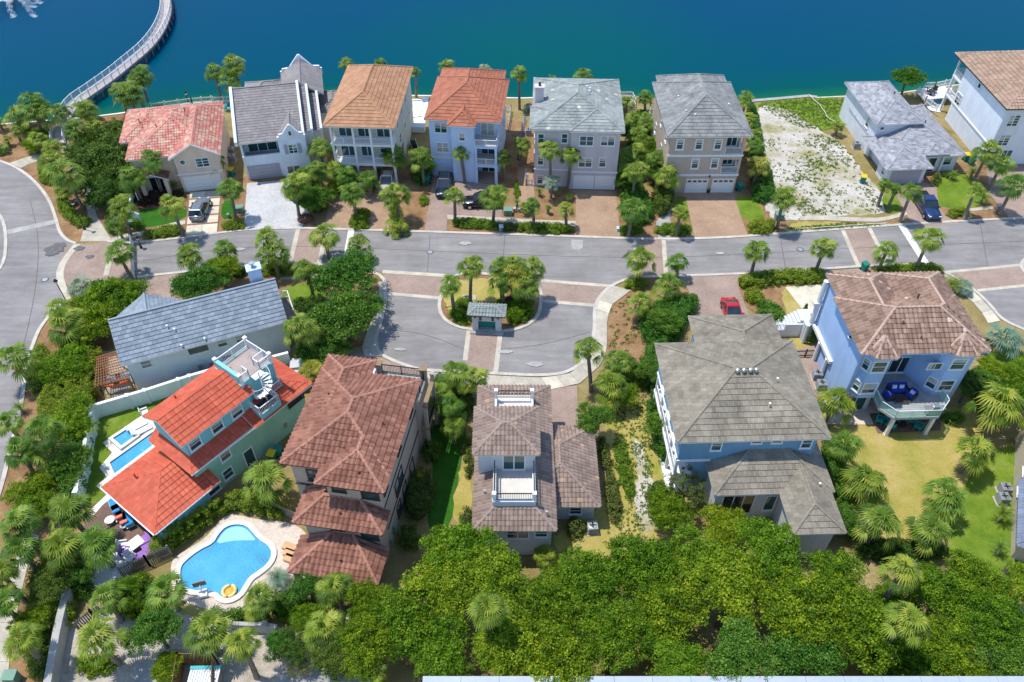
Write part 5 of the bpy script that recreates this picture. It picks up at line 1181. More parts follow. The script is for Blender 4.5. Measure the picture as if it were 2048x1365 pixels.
def tree_crown(seed, mat, n=380, per=60, size=.050, flat=.62):
    """unit crown, radius about 1: clumps on limbs, uneven outline"""
    g = random.Random(seed); lobes = [Vector((math.cos(a)*r, math.sin(a)*r, z)) for a, r, z in [(g.uniform(0, 6.28), g.uniform(.25, .62), g.uniform(-.1, .28)) for _ in range(8)]]+[Vector((0, 0, .3))]
    cs, rs, tb = [], [], []
    for k in range(n):
        L = lobes[k % len(lobes)]; d = Vector((g.gauss(0, 1), g.gauss(0, 1), abs(g.gauss(0, 1))*.9-.15)).normalized()
        p = L+d*g.uniform(.22, .46); p.z *= flat*1.25; cs.append(tuple(p)); rs.append(g.uniform(.05, .115)); tb.append(g.uniform(.12, .78))
    return leaf_cloud('crown', cs, rs, per, size*.55, seed, mat, .75, np.array(tb), True)
def trunk_mesh(name, mat, boots=True, seed=0):
    r = random.Random(seed); path, rad = [], []; n = 14
    for k in range(n+1):
        t = k/n; path.append((.05*math.sin(t*3+seed), .04*math.sin(t*2.2+1+seed), t)); rad.append((.20-.045*t)*(1.12 if k % 2 and boots else 1)+(.06 if k == 0 else 0)+(.05*max(0, t-.86)/.14 if boots else 0))
    return MB().tube(path, rad, 9).mesh(name, mat)
SAB = [sabal_crown(s_, MATS['frond'], 25+s_ % 6, 2+s_ % 3) for s_ in range(6)]
SAB_G = [sabal_crown(40+s_, MATS['frond_gold'], 26, 4) for s_ in range(2)]
SIL = [sabal_crown(60+s_, MATS['frond_silver'], 24, 0) for s_ in range(2)]
SAG = [sago_crown(80+s_, MATS['sago_leaf']) for s_ in range(3)]
PHX = [sago_crown(90, MATS['frond_silver'], 26, .9, .26), sago_crown(91, MATS['frond_gold'], 30, .7, .24)]
TRK = [trunk_mesh('trunk', MATS['palm_bark'], True, s_) for s_ in range(3)]
def px_scale(X, Y, Z): w = (Y-CAM[1])*cp-(Z-CAM[2])*sp; return F_PX/w
prng = random.Random(5)
def palm(cx, cy, by, rpx, label, kind='s', group=None, lean=0):
    h_ = max(.35, height_for(cx, cy, by)); X, Y = P(cx, cy, h_); r = rpx/px_scale(X, Y, h_)
    nm_ = {'s': 'palm_tree', 'g': 'palm_tree', 'v': 'silver_palm', 'c': 'sago_palm', 'p': 'feather_palm', 'y': 'feather_palm'}[kind]
    o = empty(nm_, (X, Y, 0), prng.uniform(0, 6.28)); tag(o, label, 'palm tree' if kind in 'sgvpy' else 'sago palm', group or 'palms')
    big = .15 if prng.random() < .3 else .05
    o.rotation_euler.x = prng.uniform(-big, big)+lean; o.rotation_euler.y = prng.uniform(-big, big)
    tp = o.rotation_euler.to_matrix() @ Vector((0, 0, h_)); o.location = (X-tp.x, Y-tp.y, 0)
    me = {'s': SAB, 'g': SAB_G, 'v': SIL, 'c': SAG, 'p': PHX[:1], 'y': PHX[1:]}[kind]; me = me[prng.randrange(len(me))]
    c = link('crown', me, o, (0, 0, h_)); sc_ = r/(1.50 if kind in 'sgv' else .90)*prng.uniform(.90, 1.12)*(.88 if cy > 840 else 1.0); c.scale = (sc_, sc_, sc_*(.95 if kind in 'sg' else .85)); c.rotation_euler.z = prng.uniform(0, 6.28)
    t = link('trunk', TRK[prng.randrange(3)], o); t.scale = (1, 1, h_) if kind in 'sg' else (.8, .8, h_)
    return o
PALMS = [
 # lakeside corner by the boardwalk
 (37,233,259,30,'palm farthest left of the lakeside row, crown over the water','s'),(66,204,266,32,'tallest palm of the lakeside trio, crown high above the water','s'),(77,224,274,30,'palm right of the tallest one in the lakeside trio','s'),
 (120,222,252,26,'palm beside the left railing of the boardwalk landing','s'),(169,218,246,26,'palm at the water just right of the boardwalk','s'),(145,257,303,28,'palm between the boardwalk landing and the dark bush','s'),(187,257,292,28,'palm behind the dark bush, close to the seawall','s'),
 (31,261,286,13,'small young palm on bare mulch by the seawall','s'),(13,279,293,12,'small yellowish palm at the left edge above the road','g'),(2,297,306,14,'low palm cut by the left edge above the road','s'),(-2,246,262,14,'palm crown cut by the left edge at the lake','s'),
 (75,281,303,26,'low palm at the far end of the curved path','s'),(105,295,318,24,'low palm touching the boardwalk end from the left','s'),(103,321,372,30,'palm just above the tall leaning one by the road bend','s'),(123,344,420,40,'tall palm over the road bend with its base by the lamp post','s'),
 (123,386,408,22,'low palm under the tall one at the road bend','s'),(270,163,214,26,'topmost palm of the clump left of the pink roof','s'),(258,188,232,30,'middle palm of the clump left of the pink roof','s'),(282,150,205,24,'palm leaning over the water above the pink roof','s'),(240,180,226,24,'left palm of the clump at the foot of the boardwalk','s'),
 (428,143,200,24,'left palm of the trio behind the grey tile gable','s'),(466,130,196,26,'highest palm of the trio behind the grey tile gable','s'),(459,160,208,24,'lowest palm of the trio behind the grey tile gable','s'),
 # peach house
 (262,354,403,32,'palm left of the peach house porch','s'),(303,317,385,24,'slim palm rising in front of the peach house porch arch','s'),(431,326,364,24,'palm in front of the peach house upper right window','s'),(241,414,470,34,'palm leaning over the turf corner beside the white gate','s'),(342,411,474,29,'palm in the hedge between turf and street, left of the concrete drive','s'),(459,376,437,31,'palm between the concrete drive and the white paver drive','s'),
 (238,505,552,33,'palm at the near end of the white gate','s'),(205,399,413,20,'silver palm beside the path under the dark bush','v'),(240,463,478,14,'low sago beside the gate hedge','c'),(225,452,466,18,'low sago in the green bed by the path','c'),(347,372,384,14,'spiky low palm beside the peach house garage','c'),(218,372,386,18,'low fan palm under the big dark bush','v'),
 # white and cream houses
 (640,296,350,28,'palm against the white house right wall','s'),(636,338,390,30,'palm left of the cream house, below the wall palm','s'),(592,368,433,30,'leaning palm in a round mulch ring on the white paver drive','s'),(692,349,385,28,'palm in front of the cream house left porch','s'),(702,383,433,30,'palm in the middle of the cream house drive','s'),(736,357,391,26,'palm before the cream house entry stair','s'),(788,312,362,28,'palm covering the cream house right porch corner','s'),(789,389,444,32,'palm on the street side of the cream house car','s'),(842,314,371,28,'palm between the cream and pale blue houses','s'),
 (795,452,465,26,'low bushy palm at the kerb in front of the cream house','s'),(668,340,372,24,'low palm squeezed left of the cream house porch','s'),
 (693,127,190,17,'left palm crown peeking above the copper roof','s'),(759,125,190,14,'right palm crown peeking above the copper roof','s'),(831,143,197,11,'slender lone palm between copper and rust roofs at the lake','s'),(893,131,192,18,'palm crown showing behind the rust roof left end','s'),(969,138,192,14,'palm crown barely showing behind the rust roof right end','v'),(1038,147,220,21,'tall palm by the lake between rust and sage roofs','s'),(1104,156,196,9,'tiny crown tip behind the sage roof','s'),(1166,151,196,20,'palm crown behind the sage roof ridge','s'),
 # pale blue and lavender houses
 (921,304,367,18,'slim palm before the pale blue house middle bay','s'),(908,389,441,24,'palm at the left end of the kerb hedge, by the two dark cars','s'),(990,392,450,29,'palm rising from the kerb hedge in front of the dark side-on car','s'),(1006,314,362,20,'palm at the right corner of the pale blue balconies','s'),(1043,287,333,19,'slim palm in the strip between pale blue and lavender houses','s'),
 (1100,298,386,22,'taller palm close to the lavender house left windows','s'),(1141,308,384,22,'leaning palm before the lavender house middle','s'),(1104,362,400,20,'silver palm at the lavender house foot','v'),(1066,409,458,21,'palm in the middle of the hedge before the lavender house','s'),(1132,416,456,20,'palm at the right end of the hedge before the lavender house','s'),(1079,383,393,11,'low sago left of the silver palm','c'),(1137,394,404,13,'low sago right of the silver palm','c'),(1034,405,418,11,'low sago beside the green utility box','c'),(1050,412,428,11,'small palm between the utility box and the hedge','s'),(1097,415,428,7,'tiny young palm in the lavender house bed','s'),(1057,213,224,11,'silver palm on the lake path behind the lavender house','v'),
 # between lavender and beige
 (1290,194,236,18,'palm by the lakeside deck rail behind the beige house','s'),(1249,203,240,14,'palm behind the lavender house rear corner','s'),(1266,237,272,20,'rear palm of the thicket, nearest the lavender rear corner','s','palms filling the gap between lavender and beige houses'),(1293,240,280,20,'rear palm of the thicket, in the middle','s','palms filling the gap between lavender and beige houses'),(1314,248,290,18,'rear palm of the thicket, against the beige rear wall','s','palms filling the gap between lavender and beige houses'),(1277,272,312,24,'central palm of the thicket, above the wide pair','s','palms filling the gap between lavender and beige houses'),(1274,306,350,26,'central palm of the thicket, below the upper one','s','palms filling the gap between lavender and beige houses'),(1250,318,366,24,'thicket palm touching the lavender house right wall','s','palms filling the gap between lavender and beige houses'),(1314,318,362,26,'thicket palm touching the beige house left wall','s','palms filling the gap between lavender and beige houses'),
 (1271,344,400,30,'largest palm of the thicket, nearest the lavender garage','s'),(1334,352,400,31,'bright palm overlapping the beige house garage corner','s'),(1266,417,471,30,'palm at the kerb right of the lavender house drive','s'),(1360,423,471,21,'palm at the kerb left of the beige house drive','s'),(1255,205,240,16,'palm behind the lavender house rear corner, lower','s'),
 (1493,197,236,20,'farthest palm along the beige house right wall','s'),(1502,238,276,18,'second palm along the beige house right wall','s'),(1510,268,306,18,'third palm along the beige house right wall','s'),(1513,292,330,20,'fourth palm along the beige house right wall','s'),(1518,330,370,25,'golden palm beside the beige house at the sandy lot','g'),(1567,394,461,31,'leaning palm at the sandy lot corner by the street','s'),(1676,251,271,14,'small palm at the foot of the shingled house rear corner','s'),
 # shingled house
 (1771,368,414,18,'upright palm of the pair left of the blue pickup','s'),(1791,378,414,16,'leaning palm of the pair left of the blue pickup','s'),(1825,382,444,25,'palm beside the blue pickup bonnet','s'),(1953,378,434,19,'leaning slim palm over the shingled house front lawn','s'),(2028,368,430,34,'palm at the far right kerb with shadow on the street','s'),(1977,303,364,30,'palm left of the tall white house entrance','s'),(2003,328,378,26,'palm right in front of the tall white house entrance','s'),(1945,346,358,18,'sago with brown tips at the shingled house corner','c'),(1907,350,360,11,'small sago on the shingled house lawn edge','c'),(1967,395,408,20,'sago on the mulch under the leaning slim palm','c'),
 # south kerb
 (1859,475,545,30,'tall palm in front of the white stop line by the blue house hedge','s'),(1775,501,545,28,'palm over the crossing behind the blue house','s'),(1648,494,549,28,'palm at the right end of the long kerb hedge','s'),(1514,499,551,32,'palm at the left end of the long kerb hedge','s'),(1282,517,560,31,'palm on the round kerb corner left of the paved crossing','s'),(1354,524,558,26,'palm on the right side of the paved crossing','s'),(1337,568,604,31,'palm at the head of the red car drive','s'),(1282,604,642,32,'palm on the mulch bend below the round kerb corner','s'),
 (375,510,556,28,'palm just right of the gate on the near kerb','s'),(451,499,539,29,'palm in the near kerb hedge above the grey house','s'),(533,476,535,28,'upper palm of the pair at the near kerb by the chimney','s'),(545,508,552,33,'lower palm of the pair at the near kerb by the chimney','s'),(612,540,606,34,'palm on the small lawn right of the grey house chimney','s'),(647,471,516,33,'palm on the paved crossing near kerb','s'),(716,484,522,22,'palm beside the left stop line','s'),(161,573,588,28,'silver palm at the entrance corner by the lamp post','v'),(600,654,722,36,'palm against the grey house right end','s'),(622,741,768,26,'low palm between the red roof and the terracotta roof','g'),
 # island
 (943,533,606,30,'palm left of centre on the island, behind the kiosk','s'),(902,569,629,28,'palm at the left tip of the island','s'),(1003,530,598,26,'back left palm of the island cluster','s'),(1026,528,596,28,'back middle palm of the island cluster','s'),(1066,531,598,28,'back right palm of the island cluster','s'),(1004,562,614,34,'front left palm of the island cluster','s'),(1051,566,614,34,'front right palm of the island cluster','s'),(1029,548,606,30,'centre palm of the island cluster','g'),
 (1175,696,777,32,'lone palm on the cul-de-sac kerb right of centre','s'),(913,746,802,34,'rear palm of the clump between terracotta and ivory houses','s'),(948,757,819,32,'right palm of the clump between terracotta and ivory houses','s'),(876,788,834,32,'left palm of the clump between terracotta and ivory houses','s'),(905,812,862,34,'middle palm of the clump between terracotta and ivory houses','s'),(906,850,886,34,'lowest palm of the clump above the green turf strip','s'),(1240,722,762,34,'palm on the mulch slope right of the cul-de-sac','s'),(1222,768,810,36,'palm at the ivory house drive','s'),
 # right yard
 (2010,678,702,40,'large silver palm at the right edge behind the blue house','v'),(1904,570,584,28,'yellow feather palm behind the blue house roof corner','y'),(1928,573,586,22,'silver shrub palm behind the blue house roof corner','v'),(2000,806,861,52,'big leaning palm at the right of the blue house lawn','s'),(1951,902,945,46,'palm right of the dry lawn below the blue house','s'),(1895,992,1030,54,'large palm in the middle of the right yard','s'),(1671,804,842,38,'palm between the taupe roof and the blue house terrace','s'),(1688,888,940,44,'palm just right of the big taupe roof corner','s'),(1732,962,1000,50,'palm beside the taupe rear wing','s'),(1760,1044,1095,52,'palm left of the yard gap near the trees','s'),(1863,1061,1100,52,'palm right of the yard gap near the trees','s'),(1807,1142,1235,46,'palm sunk among the trees, upper of two','s'),(1817,1240,1350,48,'palm sunk among the trees, lower of two','s'),(2007,1027,1042,26,'upper sago by the tan house wall','c'),(2001,1095,1108,24,'lower sago by the tan house wall','c'),(2020,1130,1144,20,'lowest small sago by the tan house wall','c'),
 # left verge and bottom left
 (30,716,768,38,'palm leaning over the left road beside the hedge','s'),(133,648,694,40,'palm left of the grey house gable','s'),(119,618,664,34,'palm at the roadside above the grey house gable palm','s'),(68,771,784,18,'upper sago on the left verge','c'),(39,815,826,16,'lower sago on the left verge','c'),
 (14,846,900,36,'palm at the left edge beside the road','s'),(82,858,936,46,'upper palm of the left verge clump','s'),(40,900,950,40,'roadside palm of the left verge clump','s'),(102,910,945,42,'right palm of the left verge clump','s'),(36,1046,1119,46,'palm over the footpath bend, upper','s'),(40,1094,1151,46,'palm over the footpath bend, lower','s'),(6,1145,1200,38,'palm at the left edge beside the footpath','s'),(6,1205,1250,40,'lower palm at the left edge beside the footpath','s'),(140,1022,1080,48,'palm at the end of the long garden wall','s'),(125,1090,1140,48,'palm left of the brown patio','s'),(196,1085,1131,46,'palm in the white gravel ring on the patio','s'),(44,1280,1330,48,'palm at the bottom left corner by the wall','s'),(192,1276,1330,50,'palm casting shadow on the pale sand yard','s'),(212,1192,1232,46,'palm below the patio with golden tips','s'),(329,1181,1222,46,'palm at the left rim of the kidney pool','s'),(416,1260,1302,50,'palm below the pool, left of the pair','s'),(480,1286,1352,46,'palm below the pool, right of the pair','s'),(519,1196,1238,40,'palm at the lower right rim of the kidney pool','s'),(557,1157,1168,30,'silvery feather palm on the pool deck edge','p'),(531,955,1006,50,'palm between the aqua house and the terracotta villa','s'),(669,1176,1220,44,'palm in front of the lowest terracotta roof','s'),(648,1260,1302,44,'palm in the trees below the terracotta villa','s'),(747,1348,1385,38,'palm at the bottom edge among the trees','s'),
 (1090,1112,1130,30,'left low fan palm below the ivory house wall','s'),(1136,1116,1134,34,'right low fan palm below the ivory house wall','s'),(975,1216,1335,44,'palm half hidden in the dark trees below the ivory house','s'),
]
for p_ in PALMS: palm(p_[0], p_[1], p_[2], p_[3], p_[4], p_[5], p_[6] if len(p_) > 6 else None)

# ------------------------------------------------------------------ broadleaf trees
CROWN = {'oak': [tree_crown(200+i, MATS['oak_leaf']) for i in range(4)], 'lime': [tree_crown(210+i, MATS['lime_leaf']) for i in range(2)], 'bright': [tree_crown(220+i, MATS['bright_leaf']) for i in range(3)],
         'dark': [tree_crown(230+i, MATS['dark_leaf']) for i in range(2)], 'olive': [tree_crown(240, MATS['olive_leaf'], 90, 50)]}
def limbs(seed):
    r = random.Random(seed); m = MB().tube([(0, 0, 0), (.04, .02, .35), (.0, .05, .62)], [.075, .055, .045], 8)
    for k in range(6):
        a = k*1.05+r.uniform(-.3, .3); m.tube([(0, .02, .45+.03*k), (.25*math.cos(a), .25*math.sin(a), .72), (.48*math.cos(a), .48*math.sin(a), .9)], [.04, .028, .014], 6)
    return m.mesh('trunk', MATS['tree_bark'])
LIMB = [limbs(s_) for s_ in range(3)]
def tree(cx, cy, hc, rpx, kind, label, cat='tree', name='tree', flat=1.0):
    X, Y = P(cx, cy, hc); r = rpx/px_scale(X, Y, hc)
    o = empty(name, (X, Y, 0), prng.uniform(0, 6.28)); tag(o, label, cat)
    c = link('crown', CROWN[kind][prng.randrange(len(CROWN[kind]))], o, (0, 0, hc-r*.15)); c.scale = (r, r, r*flat); c.rotation_euler.z = prng.uniform(0, 6.28)
    t = link('trunk', LIMB[prng.randrange(3)], o); t.scale = (r*1.0, r*1.0, hc/.85)
TREES = [
 (930,1100,5.0,92,'lime','yellow green tree below the ivory house left corner'),(865,1165,5.0,92,'lime','yellow green tree right of the lowest terracotta roof'),(800,1235,4.5,90,'oak','dark tree below the terracotta villa front'),(890,1290,4.4,81,'lime','tree at the bottom, left of the white roof end'),(985,1165,5.2,90,'lime','broad tree under the ivory house front wall'),(1010,1270,5.6,93,'lime','large tree just above the white roof left end'),(720,1290,4.2,72,'oak','tree beside the bottom sand yard'),
 (1095,1200,4.7,89,'oak','leafy tree below the low fan palms'),(1120,1310,6.1,101,'oak','leafy tree above the white roof, left of centre'),(1190,1170,4.5,88,'oak','leafy tree at the lower end of the sand patch'),(1225,1270,6.1,86,'oak','leafy tree in the second row below the sand patch'),(1290,1115,4.7,81,'oak','leafy tree right of the sand patch end'),(1330,1210,4.7,95,'oak','leafy tree in the middle of the bottom canopy'),(1340,1325,5.5,79,'lime','leafy tree touching the white roof, middle'),
 (1395,1110,5.0,84,'lime','bright leafy tree below the taupe house screen opening'),(1460,1190,5.1,103,'lime','leafy tree below the taupe rear wing, left'),(1470,1310,6.2,82,'bright','leafy tree touching the white roof, right of middle'),(1540,1110,5.0,84,'lime','bright leafy tree below the taupe rear wing, middle'),(1590,1200,5.6,102,'oak','leafy tree below the taupe rear wing, right'),(1600,1310,4.9,89,'bright','leafy tree at the bottom below the taupe house wing'),(1670,1150,5.0,75,'oak','leafy tree left of the upper sunken palm'),(1715,1260,5.0,100,'oak','leafy tree left of the lower sunken palm'),
 (1895,1180,4.2,80,'oak','leafy tree right of the upper sunken palm'),(1960,1160,4.7,75,'oak','leafy tree at the foot of the green side lawn'),(1900,1290,4.6,85,'oak','leafy tree right of the lower sunken palm'),(2000,1250,5.1,83,'oak','leafy tree at the right edge above the white roof'),(2046,1180,4.5,63,'lime','leafy tree cut by the right edge near the tan house'),(2030,1330,4.9,75,'bright','leafy tree at the bottom right corner'),
 (307,1256,3.4,64,'bright','round green tree above the pale sand yard'),(655,1330,2.6,52,'dark','small dark tree beside the bottom sand'),(615,1175,2.6,46,'bright','green shrub tree right of the kidney pool'),(590,1290,2.2,40,'dark','dark shrub tree below the pool wall'),
 (690,545,4.4,74,'bright','dense green tree right of the grey house, upper'),(690,625,4.0,82,'bright','dense green tree right of the grey house, lower'),(640,700,2.0,58,'bright','dense green bush tree behind the red roof end'),(395,565,3.2,62,'bright','bright green tree above the grey house roof'),(440,540,2.6,40,'lime','yellow green tree by the kerb above the grey house'),(620,620,2.4,42,'dark','dark bush tree at the grey house deck'),
 (232,588,2.8,74,'oak','broad green tree between the entrance and the grey house'),(200,640,2.6,70,'oak','green tree left of the grey house gable'),(150,620,2.2,46,'oak','green tree at the roadside by the entrance lamp'),
 (205,325,2.6,88,'dark','large dark evergreen left of the peach house'),(212,378,2.0,56,'dark','lower lobe of dark evergreen beside the peach house path'),(232,262,2.2,52,'dark','dark evergreen at the seawall left of the pink roof'),
 (1817,152,3.6,38,'bright','bright green tree by the lake behind the shingled house'),(1370,975,3.2,50,'olive','greyish olive tree left of the taupe house screen'),(1345,1020,2.6,56,'oak','green tree at the lower left of the taupe house'),(1440,1040,2.6,58,'lime','yellow green tree under the taupe house screen opening'),(1470,985,2.2,34,'olive','bare twiggy olive tree at the taupe house screen'),
 (1190,838,3.2,46,'bright','green tree beside the ivory house drive'),(60,985,1.8,56,'oak','dark green tree at the lower left verge'),
 (1940,770,2.6,40,'dark','dark tree behind the blue house right corner'),(1990,740,2.2,34,'lime','yellowish shrub tree right of the blue house'),
]
TREES += [
 (628,395,2.2,44,'bright','glossy green shrub tree right of the white paver drive'),(618,350,2.4,34,'bright','green shrub tree at the white house corner'),(676,370,1.6,30,'lime','lime green bush left of the cream house stair'),(850,330,1.8,26,'bright','green shrub tree between cream and pale blue walls'),
 (1262,262,2.0,30,'bright','shrub tree in the rear of the palm thicket'),(1300,290,2.0,32,'bright','shrub tree in the middle of the palm thicket'),(1252,352,2.0,34,'bright','shrub tree against the lavender garage wall'),(1318,345,2.0,34,'bright','shrub tree at the beige house front left corner'),(1510,310,1.6,26,'bright','shrub tree below the third beige wall palm'),
 (175,285,1.8,34,'oak','green shrub tree behind the boardwalk palms'),(60,290,1.4,26,'oak','green shrub under the lakeside palms'),(140,720,2.2,62,'lime','yellow green tree above the big shrub mass at the left'),(150,830,2.2,60,'lime','yellow green tree along the garden wall, upper'),(140,925,2.2,56,'bright','green tree along the garden wall, lower'),(70,1010,2.0,50,'oak','green tree above the footpath bend'),(100,1160,2.2,52,'dark','dark tree between footpath and patio'),(60,1240,2.0,44,'oak','green tree beside the lower footpath'),(250,1190,2.0,46,'oak','green tree behind the dark board fence'),(150,1150,2.0,40,'bright','bright shrub tree at the patio corner'),
 (890,770,2.0,34,'bright','shrub tree under the palm clump by the villa terrace'),(930,800,1.8,28,'dark','dark shrub under the palm clump by the ivory house'),(1235,790,2.0,40,'lime','yellow green shrub tree at the top of the dry lawn'),(1330,640,2.2,44,'bright','bright shrub tree left of the garage roof'),(1300,745,2.2,36,'bright','bright shrub tree at the side porch upper end'),(1318,850,2.2,36,'bright','bright shrub tree at the side porch lower end'),
 (1660,930,2.0,40,'bright','glossy shrub tree right of the taupe eave'),(1690,1040,2.0,42,'bright','glossy shrub tree right of the taupe wing'),(1960,760,2.0,44,'bright','green shrub tree at the blue house rear garden'),(2030,790,2.4,50,'oak','green tree at the right edge above the tan house'),(2040,740,2.2,46,'lime','yellow green tree at the right edge below the silver palm'),(1850,1150,1.9,40,'oak','leafy tree filling the gap beneath the yard palms'),(1800,1200,3.1,57,'oak','leafy tree between the two sunken palms'),(1790,1310,3.3,72,'oak','leafy tree at the bottom below the sunken palms'),(1850,1330,4.0,53,'oak','leafy tree at the bottom right of the sunken palms'),
 (560,1290,2.2,40,'bright','green shrub tree below the pool piers'),(330,1330,1.8,40,'oak','green shrub tree left of the timber enclosure'),(620,1240,2.2,44,'oak','green tree right of the pool piers'),(740,1200,3.4,56,'oak','tree in front of the lowest terracotta roof corner'),(600,1330,1.6,30,'olive','dry olive bush at the bottom sand'),
]
for t_ in TREES: tree(*t_)

# ------------------------------------------------------------------ hedges and shrubs
def in_poly(p, poly):
    x, y = p; c = False; n = len(poly)
    for i in range(n):
        (x1, y1), (x2, y2) = poly[i], poly[i-1]
        if (y1 > y) != (y2 > y) and x < (x2-x1)*(y-y1)/(y2-y1)+x1: c = not c
    return c
def edge_dist(p, poly):
    best = 1e9; n = len(poly)
    for i in range(n):
        a, b = poly[i], poly[(i+1) % n]; dx, dy = b[0]-a[0], b[1]-a[1]; l = dx*dx+dy*dy or 1e-9
        t = max(0, min(1, ((p[0]-a[0])*dx+(p[1]-a[1])*dy)/l)); best = min(best, math.hypot(p[0]-a[0]-t*dx, p[1]-a[1]-t*dy))
    return best
def hedge(px, hh, mat, label, name='hedge', cat='hedge', dens=11, size=.075, per=36, trim=True, group=None):
    poly = PP(px); cx = sum(p[0] for p in poly)/len(poly); cy = sum(p[1] for p in poly)/len(poly); poly = smooth([(x-cx, y-cy) for x, y in poly], 1, True)
    xs = [p[0] for p in poly]; ys = [p[1] for p in poly]; A = (max(xs)-min(xs))*(max(ys)-min(ys)); n = int(A*dens); g = random.Random(len(label)*7+int(px[0][0]))
    cs, rs = [], []
    for _ in range(n):
        p = (g.uniform(min(xs), max(xs)), g.uniform(min(ys), max(ys)))
        if not in_poly(p, poly): continue
        e = edge_dist(p, poly); top = hh*min(1, (.45+.75*min(1, e/.6))) if trim else hh*(.35+.65*min(1, e/1.2))*g.uniform(.6, 1.15)
        cs.append((*p, max(.1, top-.18))); rs.append(g.uniform(.2, .34))
        if e < .5: cs.append((*p, max(.08, top*.45))); rs.append(g.uniform(.2, .32))
    if not cs: return
    o = empty(name, (cx, cy, 0)); tag(o, label, cat, group)
    link('foliage', leaf_cloud('foliage', cs, rs, per, size, len(cs), MATS[mat], .85), o)
    ar = sum(poly[i][0]*poly[(i+1) % len(poly)][1]-poly[(i+1) % len(poly)][0]*poly[i][1] for i in range(len(poly)))
    MB().prism(offset(poly, .28 if ar > 0 else -.28, True), .0, hh*.5).build('core', MATS[mat], o)
    return o
